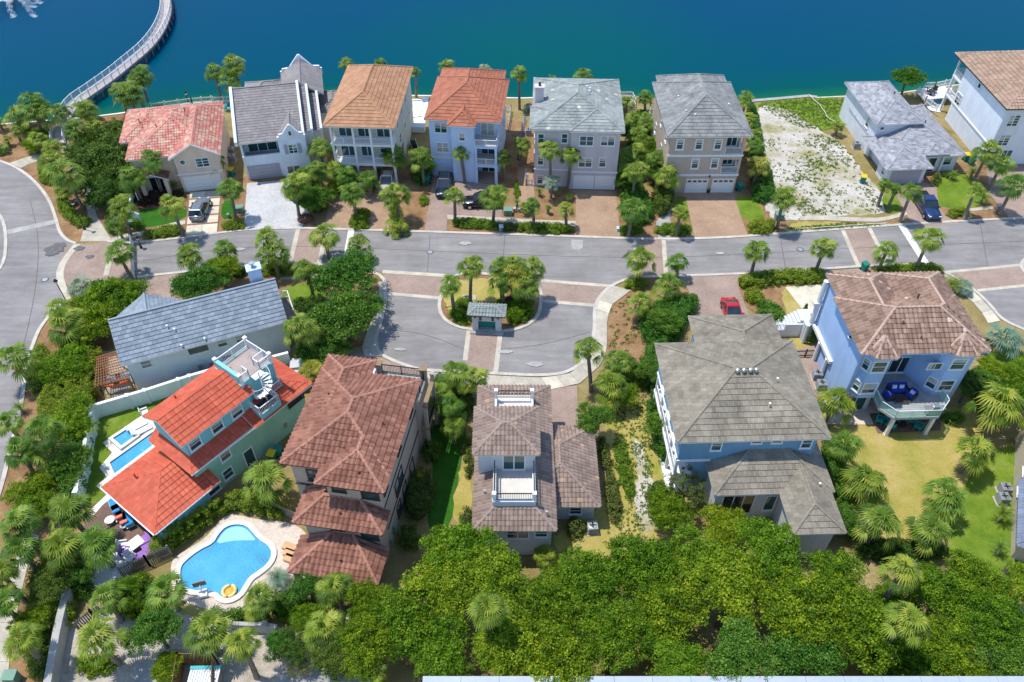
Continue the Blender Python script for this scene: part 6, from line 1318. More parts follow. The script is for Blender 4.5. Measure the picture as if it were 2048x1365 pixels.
HEDGES = [
 ([(905,440),(1000,448),(1000,464),(905,457)],.9,'hedge_leaf','clipped kerb hedge left of the water box before the pale blue house'),([(1004,452),(1030,452),(1030,466),(1004,464)],.9,'dark_leaf','short dark section of kerb hedge by the blue meter box'),([(1032,450),(1145,455),(1145,472),(1032,467)],.95,'hedge_leaf','clipped kerb hedge before the lavender house'),
 ([(1236,458),(1286,458),(1286,472),(1236,472)],.9,'hedge_leaf','clipped kerb shrub right of the lavender drive'),([(1310,454),(1380,455),(1382,474),(1310,474)],1.0,'hedge_leaf','clipped kerb hedge left of the beige drive'),([(1494,448),(1548,446),(1552,470),(1496,472)],1.1,'hedge_leaf','rounded kerb hedge right of the beige drive'),
 ([(288,468),(366,452),(368,470),(345,476),(290,482)],.9,'hedge_leaf','clipped kerb hedge before the turf lawn'),([(446,448),(488,446),(490,462),(446,464)],.9,'hedge_leaf','clipped kerb hedge between the two left drives'),([(264,447),(290,447),(290,460),(264,462)],1.0,'bright_leaf','round clipped bush on the turf lawn'),
 ([(236,446),(262,440),(264,466),(240,470)],.8,'hedge_leaf','low green bed by the white gate hedge'),([(212,425),(240,425),(246,468),(216,470)],1.0,'dark_leaf','dark bed of shrubs along the path by the gate'),
 ([(1472,560),(1540,548),(1648,544),(1652,572),(1560,572),(1500,582),(1474,578)],1.1,'hedge_leaf','long clipped kerb hedge left of the blue house'),([(1742,540),(1850,533),(1886,543),(1880,556),(1760,558)],1.1,'hedge_leaf','clipped kerb hedge behind the blue house roof'),([(1242,566),(1290,560),(1296,580),(1250,584)],.9,'hedge_leaf','small clipped hedge at the round kerb corner'),
 ([(1484,586),(1520,582),(1528,612),(1490,612)],1.0,'hedge_leaf','green shrub right of the red car'),([(1512,604),(1560,620),(1575,660),(1540,672),(1515,640)],1.3,'bright_leaf','dense bright shrub mass right of the garage roof'),
 ([(1268,640),(1320,610),(1385,600),(1385,640),(1350,690),(1320,720),(1290,700)],1.7,'bright_leaf','feathery bright shrub mass left of the garage roof'),([(1375,600),(1395,600),(1395,634),(1360,640)],1.6,'bright_leaf','shrub beside the red car drive'),([(1284,700),(1316,700),(1330,790),(1300,800),(1280,760)],1.6,'bright_leaf','upper shrub row along the side porch'),([(1290,800),(1330,790),(1350,890),(1340,930),(1312,930),(1300,860)],1.5,'bright_leaf','lower shrub row along the side porch'),
 ([(1194,885),(1210,878),(1240,1010),(1242,1042),(1216,1046),(1208,960)],1.1,'olive_leaf','long clipped dark hedge right of the ivory house'),([(1228,880),(1254,884),(1262,960),(1268,1000),(1250,1004),(1234,960)],.7,'hedge_leaf','low serpentine hedge edged by sand'),([(1132,1046),(1168,1042),(1172,1080),(1136,1082)],1.3,'olive_leaf','ball clipped bush below the ivory house wing'),([(922,1022),(946,1022),(946,1062),(922,1062)],1.2,'olive_leaf','dark bush at the ivory house left wall'),([(930,880),(946,880),(946,960),(930,960)],1.1,'olive_leaf','bushes along the ivory house left wall'),
 ([(820,955),(866,945),(872,990),(850,1050),(812,1040)],1.8,'olive_leaf','big dark clipped bush at the villa right wall'),([(846,890),(880,884),(884,925),(852,930)],1.4,'dark_leaf','rounded dark bush at the villa rear corner'),([(796,1062),(838,1056),(842,1100),(800,1105)],1.3,'dark_leaf','green bush at the villa front right corner'),
 ([(300,1105),(330,1080),(400,1035),(450,1010),(480,995),(560,1005),(585,1030),(560,1045),(500,1028),(455,1028),(410,1060),(350,1105),(310,1125)],1.9,'hedge_leaf','long leafy hedge curving around the pool deck'),
 ([(95,800),(160,740),(190,700),(215,720),(200,800),(185,870),(160,900),(110,880),(80,850)],2.2,'hedge_leaf','big yellow green shrub mass left of the garden wall'),([(150,880),(190,860),(180,960),(165,1020),(120,1000),(120,930)],2.2,'bright_leaf','dense green hedge outside the garden wall'),([(68,700),(96,690),(100,760),(70,800),(58,760)],1.0,'hedge_leaf','clipped roadside hedge on the left verge'),([(120,690),(200,690),(210,740),(140,760)],1.6,'dark_leaf','dark shrubs below the grey house gable palm'),
 ([(116,400),(140,400),(150,430),(186,440),(180,460),(150,455),(122,432)],1.0,'hedge_leaf','clipped hedge inside the road bend by the lamp'),([(80,318),(110,330),(110,372),(84,372),(78,340)],1.0,'hedge_leaf','clipped hedge by the curved path above the road bend'),
 ([(895,625),(935,630),(940,656),(905,648)],1.1,'lime_leaf','yellow green shrub left of the kiosk'),([(915,600),(945,600),(940,628),(905,628)],.8,'hedge_leaf','round shrub behind the kiosk left side'),([(1012,615),(1066,612),(1070,640),(1030,656),(1012,650)],1.3,'oak_leaf','leafy shrubs right of the kiosk'),([(1010,604),(1030,604),(1030,618),(1010,618)],1.2,'red_leaf','dark purple shrub behind the kiosk'),
 ([(560,395),(620,360),(650,380),(655,425),(620,430),(600,410)],1.4,'bright_leaf','green shrubs between the white and cream drives'),([(700,440),(735,436),(740,462),(702,464)],1.0,'hedge_leaf','bush around the palm in the cream house drive'),([(704,424),(738,422),(740,438),(706,440)],.9,'hedge_leaf','clipped bush in the cream house drive bed'),([(778,415),(800,415),(804,440),(780,442)],.8,'hedge_leaf','shrub beside the cream house right palm'),([(840,395),(856,395),(856,412),(840,414)],.8,'hedge_leaf','small clump of shrubs left of the pale blue drive'),([(820,330),(860,325),(862,372),(830,376)],1.3,'bright_leaf','dark green shrubs between cream and pale blue houses'),
 ([(1240,380),(1262,360),(1300,400),(1310,440),(1290,455),(1244,452)],1.4,'bright_leaf','green bush below the palm thicket, left'),([(1300,380),(1345,385),(1345,430),(1312,440)],1.9,'dark_leaf','dark dense bush below the palm thicket, right'),([(1495,380),(1545,370),(1550,405),(1510,412)],1.3,'bright_leaf','round bush beside the beige house lawn'),([(1500,330),(1540,340),(1545,380),(1500,380)],1.2,'dark_leaf','dark bushes below the golden palm'),([(1030,365),(1038,365),(1038,400),(1030,400)],.7,'lime_leaf','narrow lime hedge along the lavender house path'),
 ([(1892,424),(1935,420),(1937,436),(1895,438)],.8,'hedge_leaf','clipped kerb shrub on the shingled house mulch'),([(1862,358),(1876,356),(1878,372),(1862,374)],1.4,'dark_leaf','dark clipped box shrub at the shingled house garage'),([(1880,350),(1916,345),(1916,355),(1880,358)],.6,'dark_leaf','low dark hedge under the shingled house window'),
 ([(440,545),(490,540),(492,556),(440,560)],1.0,'dark_leaf','dark kerb hedge above the grey house, left'),([(510,540),(640,535),(640,552),(510,556)],1.1,'hedge_leaf','kerb hedge above the grey house, right'),([(262,385),(372,384),(374,400),(300,414),(264,410)],.5,'red_leaf','low reddish shrubs before the peach house porch'),
 ([(1640,880),(1672,880),(1700,1000),(1720,1080),(1690,1080),(1650,960)],1.3,'bright_leaf','shrubs between the taupe wing and the palms'),([(1880,835),(1920,826),(1926,850),(1890,856)],.9,'bright_leaf','green bush at the right foot of the blue house'),([(1290,985),(1330,970),(1340,1040),(1300,1060)],1.7,'dark_leaf','dark shrub mass right of the sand patch'),([(1450,930),(1560,940),(1560,1000),(1440,1010)],.5,'olive_leaf','low scrub under the taupe house screen'),
 ([(60,1150),(110,1120),(130,1180),(100,1250),(60,1240)],1.6,'dark_leaf','dark shrubs between the footpath and the grey wall'),([(60,1260),(110,1250),(105,1365),(60,1365)],1.4,'dark_leaf','dark shrubs at the bottom of the grey wall'),([(100,1190),(160,1180),(150,1260),(110,1270)],1.4,'lime_leaf','yellow green shrubs over the grey wall'),([(250,1170),(310,1150),(320,1190),(260,1200)],1.5,'oak_leaf','shrubs behind the pool fence corner'),([(80,1110),(150,1080),(165,1150),(110,1170)],1.5,'bright_leaf','shrubs at the patio left border'),([(540,1200),(640,1200),(640,1240),(540,1245)],1.4,'oak_leaf','shrubs below the pool deck right end'),
]
HEDGES += [
 ([(130,1120),(185,1150),(190,1200),(140,1200)],1.5,'bright_leaf','leafy shrubs between patio gravel and grey wall'),([(240,1215),(330,1205),(345,1245),(250,1250)],1.4,'oak_leaf','leafy shrubs under the pool rim palm'),([(440,1225),(540,1215),(550,1250),(450,1250)],1.1,'bright_leaf','leafy shrubs along the low pool wall'),([(150,1320),(230,1310),(240,1345),(160,1360)],.9,'oak_leaf','low shrubs on the pale sand yard'),
 ([(50,262),(110,262),(110,285),(60,288)],.8,'oak_leaf','low shrubs below the lakeside palm trio'),([(855,760),(945,790),(940,860),(880,860)],1.1,'bright_leaf','undergrowth beneath the palm clump by the villa'),([(1205,745),(1280,720),(1290,790),(1210,800)],.9,'hedge_leaf','undergrowth beneath the mulch slope palms'),([(1700,1080),(1900,1095),(1880,1130),(1720,1130)],1.2,'dark_leaf','dark undergrowth below the yard palms'),([(1255,230),(1325,235),(1325,330),(1258,330)],1.3,'bright_leaf','undergrowth of the palm thicket'),([(1490,215),(1512,215),(1530,330),(1504,330)],1.2,'bright_leaf','undergrowth along the beige house right wall'),([(985,604),(1068,600),(1060,620),(1000,622)],.9,'oak_leaf','undergrowth beneath the island palms'),
]
for e_ in HEDGES: hedge(*e_)
# weeds on the sandy lot and rough edges on the lawns
def tufts(px, n, name, label, size=.16, mat='grass_blade', clump=.0):
    poly = PP(px); xs = [p[0] for p in poly]; ys = [p[1] for p in poly]; g = random.Random(n); cs = []; hubs = [(g.uniform(min(xs), max(xs)), g.uniform(min(ys), max(ys))) for _ in range(18)]
    while len(cs) < n:
        if clump and g.random() < clump: hx = hubs[g.randrange(18)]; p = (g.gauss(hx[0], 1.5), g.gauss(hx[1], 1.0))
        else: p = (g.uniform(min(xs), max(xs)), g.uniform(min(ys), max(ys)))
        if in_poly(p, poly): cs.append((*p, .06))
    tag(link(name, leaf_cloud(name, cs, [g.uniform(.08, .24) for _ in cs], 9, size*.55, n, MATS[mat], .5)), label, 'grass', kind='stuff')
tufts([(1510,230),(1600,240),(1650,270),(1690,290),(1740,370),(1785,428),(1640,430),(1560,436),(1530,380)], 900, 'weeds', 'green weeds scattered over the white sandy lot', clump=.93)
tufts([(1506,208),(1616,198),(1690,198),(1660,262),(1600,256),(1540,226)], 700, 'grass', 'rough grass at the lake end of the sandy lot')
tufts([(1230,780),(1300,790),(1310,900),(1290,1080),(1200,1090),(1260,1000),(1230,900)], 500, 'grass', 'patchy dry grass beside the serpentine hedge')
tufts([(1570,458),(1700,446),(1785,452),(1620,463)], 260, 'grass', 'rough grass on the verge below the sandy lot')
tufts([(815,178),(865,176),(865,190),(815,190)], 0, 'pondweed', 'pondweed') if False else None
tufts([(1220,620),(1260,590),(1300,640),(1240,720),(1220,700)], 70, 'ground_cover', 'young plants dotted over the mulch bend', .2)
# ================================================================== walls, fences, pools
def wallrun(name, px, w, h_, mat, label, cap=None, pillars=0, cat='wall'):
    pts = PP(px); o = empty(name, (pts[0][0], pts[0][1], 0)); tag(o, label, cat); q = [(x-pts[0][0], y-pts[0][1]) for x, y in pts]
    for a, b in zip(q, q[1:]):
        MB().bar((*a, h_/2), (*b, h_/2), w, h_).build('panel', MATS[mat], o)
        if cap: MB().bar((*a, h_+.04), (*b, h_+.04), w+.1, .08).build('cap', MATS[cap], o)
        L = math.hypot(b[0]-a[0], b[1]-a[1])
        if pillars:
            for k in range(int(L/pillars)+1):
                t = min(1, k*pillars/L); x, y = a[0]+(b[0]-a[0])*t, a[1]+(b[1]-a[1])*t
                MB().box(x-.22, y-.22, 0, x+.22, y+.22, h_+.12).build('pillar', MATS[mat], o)
    return o
wallrun('garden_wall', [(166,1006),(181,925),(196,836),(300,805),(388,776),(470,752)], .22, 1.75, 'garden_wall', 'white rendered garden wall around the aqua house lawn', 'white_paint', 3.2)
wallrun('garden_wall', [(545,736),(582,726)], .22, 1.5, 'garden_wall', 'short white wall stub behind the red roof end', 'white_paint')
wallrun('block_wall', [(147,1195),(128,1280),(104,1420)], .55, 1.5, 'block_grey', 'weathered grey block wall beside the pale sand yard', None, 0)
wallrun('block_wall', [(466,1262),(536,1264),(560,1268)], .3, 1.3, 'block_grey', 'low grey wall with stone pier below the kidney pool', None, 3.4)
wallrun('stone_pier', [(700,1246),(706,1247)], .9, 1.6, 'block_grey', 'stone pier among the trees below the villa', None, 0, 'pier')
wallrun('white_wall', [(283,443),(262,432),(268,400)], .2, 1.1, 'stucco_offwhite', 'low white wall at the corner of the turf lawn', None)
def picket(name, px, h_, mat, label, gap=.16, bw=.13, post=1.8, cat='fence', z=0.0, zs=None):
    pts = PP(px, z); o = empty(name, (pts[0][0], pts[0][1], z)); tag(o, label, cat); q = [Vector((x-pts[0][0], y-pts[0][1], 0)) for x, y in pts]
    bm = MB(); rl_ = MB()
    for a, b in zip(q, q[1:]):
        d = b-a; L = d.length; n = max(1, int(L/gap)); sd = d.normalized()*bw/2
        for k in range(n):
            c = a+d*((k+.5)/n); hh = h_*random.uniform(.985, 1.01); bm.bar(c, c+Vector((0, 0, hh)), bw if abs(d.x) > abs(d.y) else .03, .03 if abs(d.x) > abs(d.y) else bw)
        for zz in (.25*h_, .85*h_): rl_.bar(a+Vector((0, 0, zz)), b+Vector((0, 0, zz)), .05, .09)
        k = max(1, round(L/post))
        for i in range(k+1): c = a+d*(i/k); MB().box(c.x-.06, c.y-.06, 0, c.x+.06, c.y+.06, h_+.08).build('post', MATS[mat], o)
    tag(bm.build('pickets', MATS[mat], o), kind='stuff'); rl_.build('rail', MATS[mat], o)
    return o
picket('wood_fence', [(248,1156),(300,1132),(345,1112)], 1.6, 'old_wood', 'dark weathered board fence between patio and kidney pool')
picket('wood_fence', [(556,1026),(598,1046)], 1.5, 'old_wood', 'short weathered board fence between hedge and villa')
picket('wood_fence', [(160,1262),(190,1235),(205,1228)], 1.3, 'old_wood', 'grey board fence below the brown patio')
picket('timber_enclosure', [(354,1420),(369,1330),(437,1330),(436,1420)], 2.0, 'fence_wood', 'brown timber bin enclosure at the bottom edge', .15, .14)
picket('lake_fence', [(305,219),(385,208),(425,205)], 1.0, 'white_paint', 'white lakeside fence behind the peach house, left run', .2, .03)
picket('lake_fence', [(428,206),(468,204)], 1.0, 'white_paint', 'white lakeside fence behind the peach house, right run', .2, .03)
picket('iron_fence', [(1578,716),(1640,714)], 1.1, 'black_metal', 'black iron fence between taupe and blue houses', .14, .02)
picket('street_gate', [(267,489),(268,521)], 1.35, 'white_paint', 'white picket gate leaf across the street entrance, far half', .14, .09, 1.6, 'gate')
picket('street_gate', [(268,524),(270,556)], 1.35, 'white_paint', 'white picket gate leaf across the street entrance, near half', .14, .09, 1.6, 'gate')
picket('deck_railing', [(1842,190),(1848,176),(1868,176),(1908,168)], .95, 'white_paint', 'white railing of the lakeside deck behind the shingled house', .15, .03, 1.6, 'railing', 1.2)
picket('deck_railing', [(1836,186),(1850,205),(1872,222)], .95, 'white_paint', 'white railing stepping down beside the small blue pool', .15, .03, 1.6, 'railing', .8)
picket('deck_railing', [(1240,196),(1264,195),(1272,214)], 1.0, 'white_paint', 'white deck railing behind the lavender house', .15, .03, 1.5, 'railing', 1.5)
picket('deck_railing', [(1298,240),(1300,218),(1316,218)], 1.0, 'white_paint', 'white deck railing behind the beige house', .15, .03, 1.5, 'railing', 1.5)
picket('side_railing', [(1012,224),(1022,224),(1016,262)], 1.0, 'white_paint', 'white railing along the pale blue house rear', .15, .03, 1.5, 'railing')
M('blue_pipe', (.08,.25,.55), .5, .1)
picket('blue_railing', [(1050,242),(1044,260),(1036,320),(1044,322)], .9, 'blue_pipe', 'blue railing in the strip beside the lavender house', 1.2, .05, 2.2, 'railing')
picket('blue_railing', [(1052,352),(1052,372),(1064,372)], .9, 'blue_pipe', 'blue gate frame at the lavender house corner', .6, .05, 1.0, 'railing')
for px, lb in (([(1616,193),(1640,215),(1655,240),(1682,256)], 'white rope on short posts across the lake lawn'), ([(1592,462),(1640,459),(1700,455),(1772,450)], 'white rope on short posts along the kerb verge')):
    pts = PP(px); o = empty('rope_fence', (*pts[0], 0)); tag(o, lb, 'rope'); rs_ = resample(pts, 13)
    MB().tube([(x-pts[0][0], y-pts[0][1], .32+.06*math.sin(k*math.pi/1.5)) for k, (x, y) in enumerate(rs_)], .035, 6).build('rope', MATS['white_paint'], o)
    for x, y in rs_[::3]: MB().tube([(x-pts[0][0], y-pts[0][1], 0), (x-pts[0][0], y-pts[0][1], .42)], .04, 6).build('post', MATS['old_wood'], o)
# ---- kidney pool
POOL = [(363,1137),(372,1125),(400,1103),(428,1090),(438,1072),(453,1056),(475,1051),(494,1055),(507,1069),(519,1083),(538,1094),(545,1109),(538,1128),(519,1144),(500,1156),(488,1175),(479,1190),(460,1200),(444,1197),(435,1187),(416,1184),(385,1183),(366,1175),(362,1156)]
DECK = [(341,1131),(351,1114),(385,1094),(410,1078),(429,1056),(447,1034),(473,1029),(510,1040),(590,1046),(625,1080),(620,1150),(600,1164),(541,1204),(472,1232),(435,1226),(360,1204),(343,1175)]
def pool(px_w, label, mat_cope='coping', world=False, z=.10, shelf=None):
    W_ = smooth(PP(px_w), 1, True) if len(px_w) > 6 else PP(px_w); cx = sum(p[0] for p in W_)/len(W_); cy = sum(p[1] for p in W_)/len(W_); q = [(x-cx, y-cy) for x, y in W_]
    o = empty('swimming_pool', (cx, cy, 0)); tag(o, label, 'pool')
    MB().prism(q, -.02, z).build('water', MATS['pool_water'], o, smooth=False)
    a = sum(q[i][0]*q[(i+1) % len(q)][1]-q[(i+1) % len(q)][0]*q[i][1] for i in range(len(q)))
    if a < 0: q = q[::-1]
    out = offset(q, -.45, True); m = MB(); n = len(q)
    for i in range(n):
        j = (i+1) % n; m.face([(*q[i], z+.14), (*q[j], z+.14), (*out[j], z+.14), (*out[i], z+.14)][::-1]); m.face([(*q[i], z-.05), (*q[j], z-.05), (*q[j], z+.14), (*q[i], z+.14)]); m.face([(*out[i], 0), (*out[j], 0), (*out[j], z+.14), (*out[i], z+.14)][::-1])
    m.build('coping', MATS[mat_cope], o)
    tl_ = MB()
    for i in range(n): j = (i+1) % n; tl_.bar((*q[i], z+.05), (*q[j], z+.05), .02, .1)
    tl_.build('tile_line', MATS['pool_wall'], o)
    if shelf:
        s_ = [(x-cx, y-cy) for x, y in smooth(PP(shelf), 1, True)]; MB().prism(s_, 0, z+.004).build('shallow_shelf', MATS['pool_shelf'], o)
    return o
sheet('pool_deck', smooth(PP(DECK), 2, True), 'paver_cream', .02, world=True)
o = pool(POOL, 'kidney shaped blue pool in a cream paver deck', shelf=[(432,1090),(442,1072),(456,1058),(475,1054),(492,1058),(504,1071),(514,1083),(490,1082),(465,1083)])
for k in range(3):
    a, b = P(511+k*7, 1112-k*2), P(523+k*7, 1130-k*2); MB().bar((a[0]-o.location.x, a[1]-o.location.y, .105), (b[0]-o.location.x, b[1]-o.location.y, .105), .1, .02).build('step', MATS['pool_wall'], o)
# ---- lap pool and spa at the aqua house
sheet('pool_deck', [(206,887),(269,842),(310,816),(345,858),(330,910),(300,940),(232,990),(205,1012),(186,1034),(178,1024),(214,990),(193,973),(214,955),(199,936),(225,906)], 'coping', .02)
pool([(221,928),(314,862),(322,882),(231,950)], 'long narrow lap pool beside the red pavilion roof', z=.08)
pool([(229,882),(257,864),(273,877),(246,897)], 'small square spa beside the lap pool', z=.3)
sheet('pool_deck', [(818,200),(858,196),(850,250),(815,262)], 'white_paint', .02)
pool([(822,204),(842,203),(838,234),(816,238)], 'narrow pool between the copper and rust roofed houses', z=.06)
sheet('pool_deck', [(1836,188),(1905,176),(1880,226),(1858,222)], 'white_paint', .03)
pool([(1858,200),(1884,196),(1878,214),(1868,216)], 'tiny blue pool behind the shingled house', z=.08)
# ---- boardwalk
def boardwalk():
    px = [(118,288),(116,272),(123,246),(146,208),(176,188),(223,155),(258,126),(293,97),(316,68),(330,38),(334,16),(330,-8),(318,-30),(300,-50)]
    Z = .45; pts = smooth(PP(px, Z), 2); pts = resample(pts, 110); o = empty('boardwalk', (0, 0, 0)); o.location = (*pts[0], 0); X0, Y0 = pts[0]
    tag(o, 'curved timber boardwalk with white railings crossing the lake', 'boardwalk'); q = [(x-X0, y-Y0) for x, y in pts]
    A, B = offset(q, .85), offset(q, -.85); bd = MB(); fa = resample(q, 520); FA, FB = offset(fa, .85), offset(fa, -.85)
    for i in range(len(fa)-1):
        a, b, c, d = FA[i], FA[i+1], FB[i+1], FB[i]; sh = .90
        b = (a[0]+(b[0]-a[0])*sh, a[1]+(b[1]-a[1])*sh); c = (d[0]+(c[0]-d[0])*sh, d[1]+(c[1]-d[1])*sh)
        bd.prism([a, b, c, d], Z-.05, Z+random.uniform(-.004, .004), bottom=False)
    tag(bd.build('deck_boards', M('boardwalk_boards', (.50,.43,.41), .85, .2, 1, 12), o), kind='stuff')
    st_ = MB()
    for S in (A, B):
        for i in range(len(S)-1): st_.bar((*S[i], Z-.16), (*S[i+1], Z-.16), .14, .24)
    st_.build('stringer', MATS['old_wood'], o)
    for S in (offset(q, .8), offset(q, -.8)):
        r_ = MB()
        for i in range(len(S)-1):
            for zz, w_ in ((1.05, .07), (.12, .05)): r_.bar((*S[i], Z+zz), (*S[i+1], Z+zz), w_, .05)
        r_.build('handrail', MATS['white_paint'], o)
        m_ = MB(); fs = resample(S, 420)
        for x, y in fs: m_.bar((x, y, Z+.1), (x, y, Z+1.05), .018)
        tag(m_.build('balusters', MATS['white_paint'], o), kind='stuff')
        for x, y in S[::3]: MB().box(x-.06, y-.06, Z-.1, x+.06, y+.06, Z+1.14).build('post', MATS['white_paint'], o)
    for k in range(8, len(q), 4):
        for S in (A, B): MB().tube([(*S[k], -2.2), (*S[k], Z-.1)], .12, 8).build('pile', MATS['old_wood'], o)
boardwalk()
# ---- fountain in the lake
def spray_mat():
    m, nt, b = nm('spray'); b.inputs['Base Color'].default_value = (.9,.95,.97,1); b.inputs['Roughness'].default_value = .6
    tr_ = node(nt, 'ShaderNodeBsdfTransparent'); mx = node(nt, 'ShaderNodeMixShader', i_0=.92); nt.links.new(tr_.outputs[0], mx.inputs[1]); nt.links.new(b.outputs[0], mx.inputs[2]); nt.links.new(mx.outputs[0], nt.nodes['Material Output'].inputs[0])
spray_mat()
fx, fy = P(22, 8, -.9); o = empty('fountain', (fx, fy, -.9)); tag(o, 'lake fountain throwing white spray in a ring', 'fountain')
MB().lathe([(.5, -.1), (.6, .05), (.3, .2), (.1, .3)], 16).build('float', MATS['dark_trim'], o)
g_ = np.random.default_rng(3); cs_, r_s = [], []
for k in range(16):
    a = k*2*math.pi/16+.1; R_ = 5.0+(k*7 % 5)*1.2
    for t in np.linspace(.02, 1, 90):
        s_ = .04+.13*t; cs_.append((R_*t*math.cos(a)+g_.normal()*s_, R_*t*math.sin(a)+g_.normal()*s_, max(.03, 4*2.6*t*(1-t)*.8+g_.normal()*s_*.4))); r_s.append(.12+.34*t)
tag(link('spray', leaf_cloud('spray', cs_, r_s, 22, .05, 5, MATS['spray'], .9), o), kind='stuff')
cs_ = []
for k in range(16):
    a = k*2*math.pi/16+.1; R_ = 5.0+(k*7 % 5)*1.2; cs_ += [((R_+u)*math.cos(a)+g_.normal()*.18, (R_+u)*math.sin(a)+g_.normal()*.18, .02) for u in g_.uniform(-.9, .7, 26)]
tag(link('foam', leaf_cloud('foam', cs_, [.3]*len(cs_), 18, .05, 6, MATS['spray'], .12), o), kind='stuff')
# ================================================================== vehicles
def paint(name, c, metal=.3):
    m, nt, b = nm(name); b.inputs['Base Color'].default_value = (*c, 1); b.inputs['Metallic'].default_value = metal; b.inputs['Roughness'].default_value = .3
    b.inputs['Coat Weight'].default_value = .8; b.inputs['Coat Roughness'].default_value = .05
    n_ = noise(nt, coords(nt), 40, 2); nt.links.new(ramp(nt, n_, [(.3, tuple(k*.9 for k in c)), (.7, tuple(k*1.1 for k in c))]), b.inputs['Base Color'])
for n_, c_ in (('car_silver', (.20,.24,.30)), ('car_navy', (.008,.018,.035)), ('car_black', (.008,.010,.014)), ('car_blue', (.01,.035,.12)), ('car_red', (.62,.012,.03)), ('car_sand', (.58,.54,.46)), ('car_white', (.75,.76,.77))): paint(n_, c_)
M('rubber', (.018,.018,.019), .85, .1); M('tail_red', (.5,.01,.01), .25, .05); M('lamp_clear', (.7,.72,.74), .15, .05); M('chrome', (.6,.6,.62), .2, .05, metal=.9); M('plate', (.7,.7,.72), .5, .02)
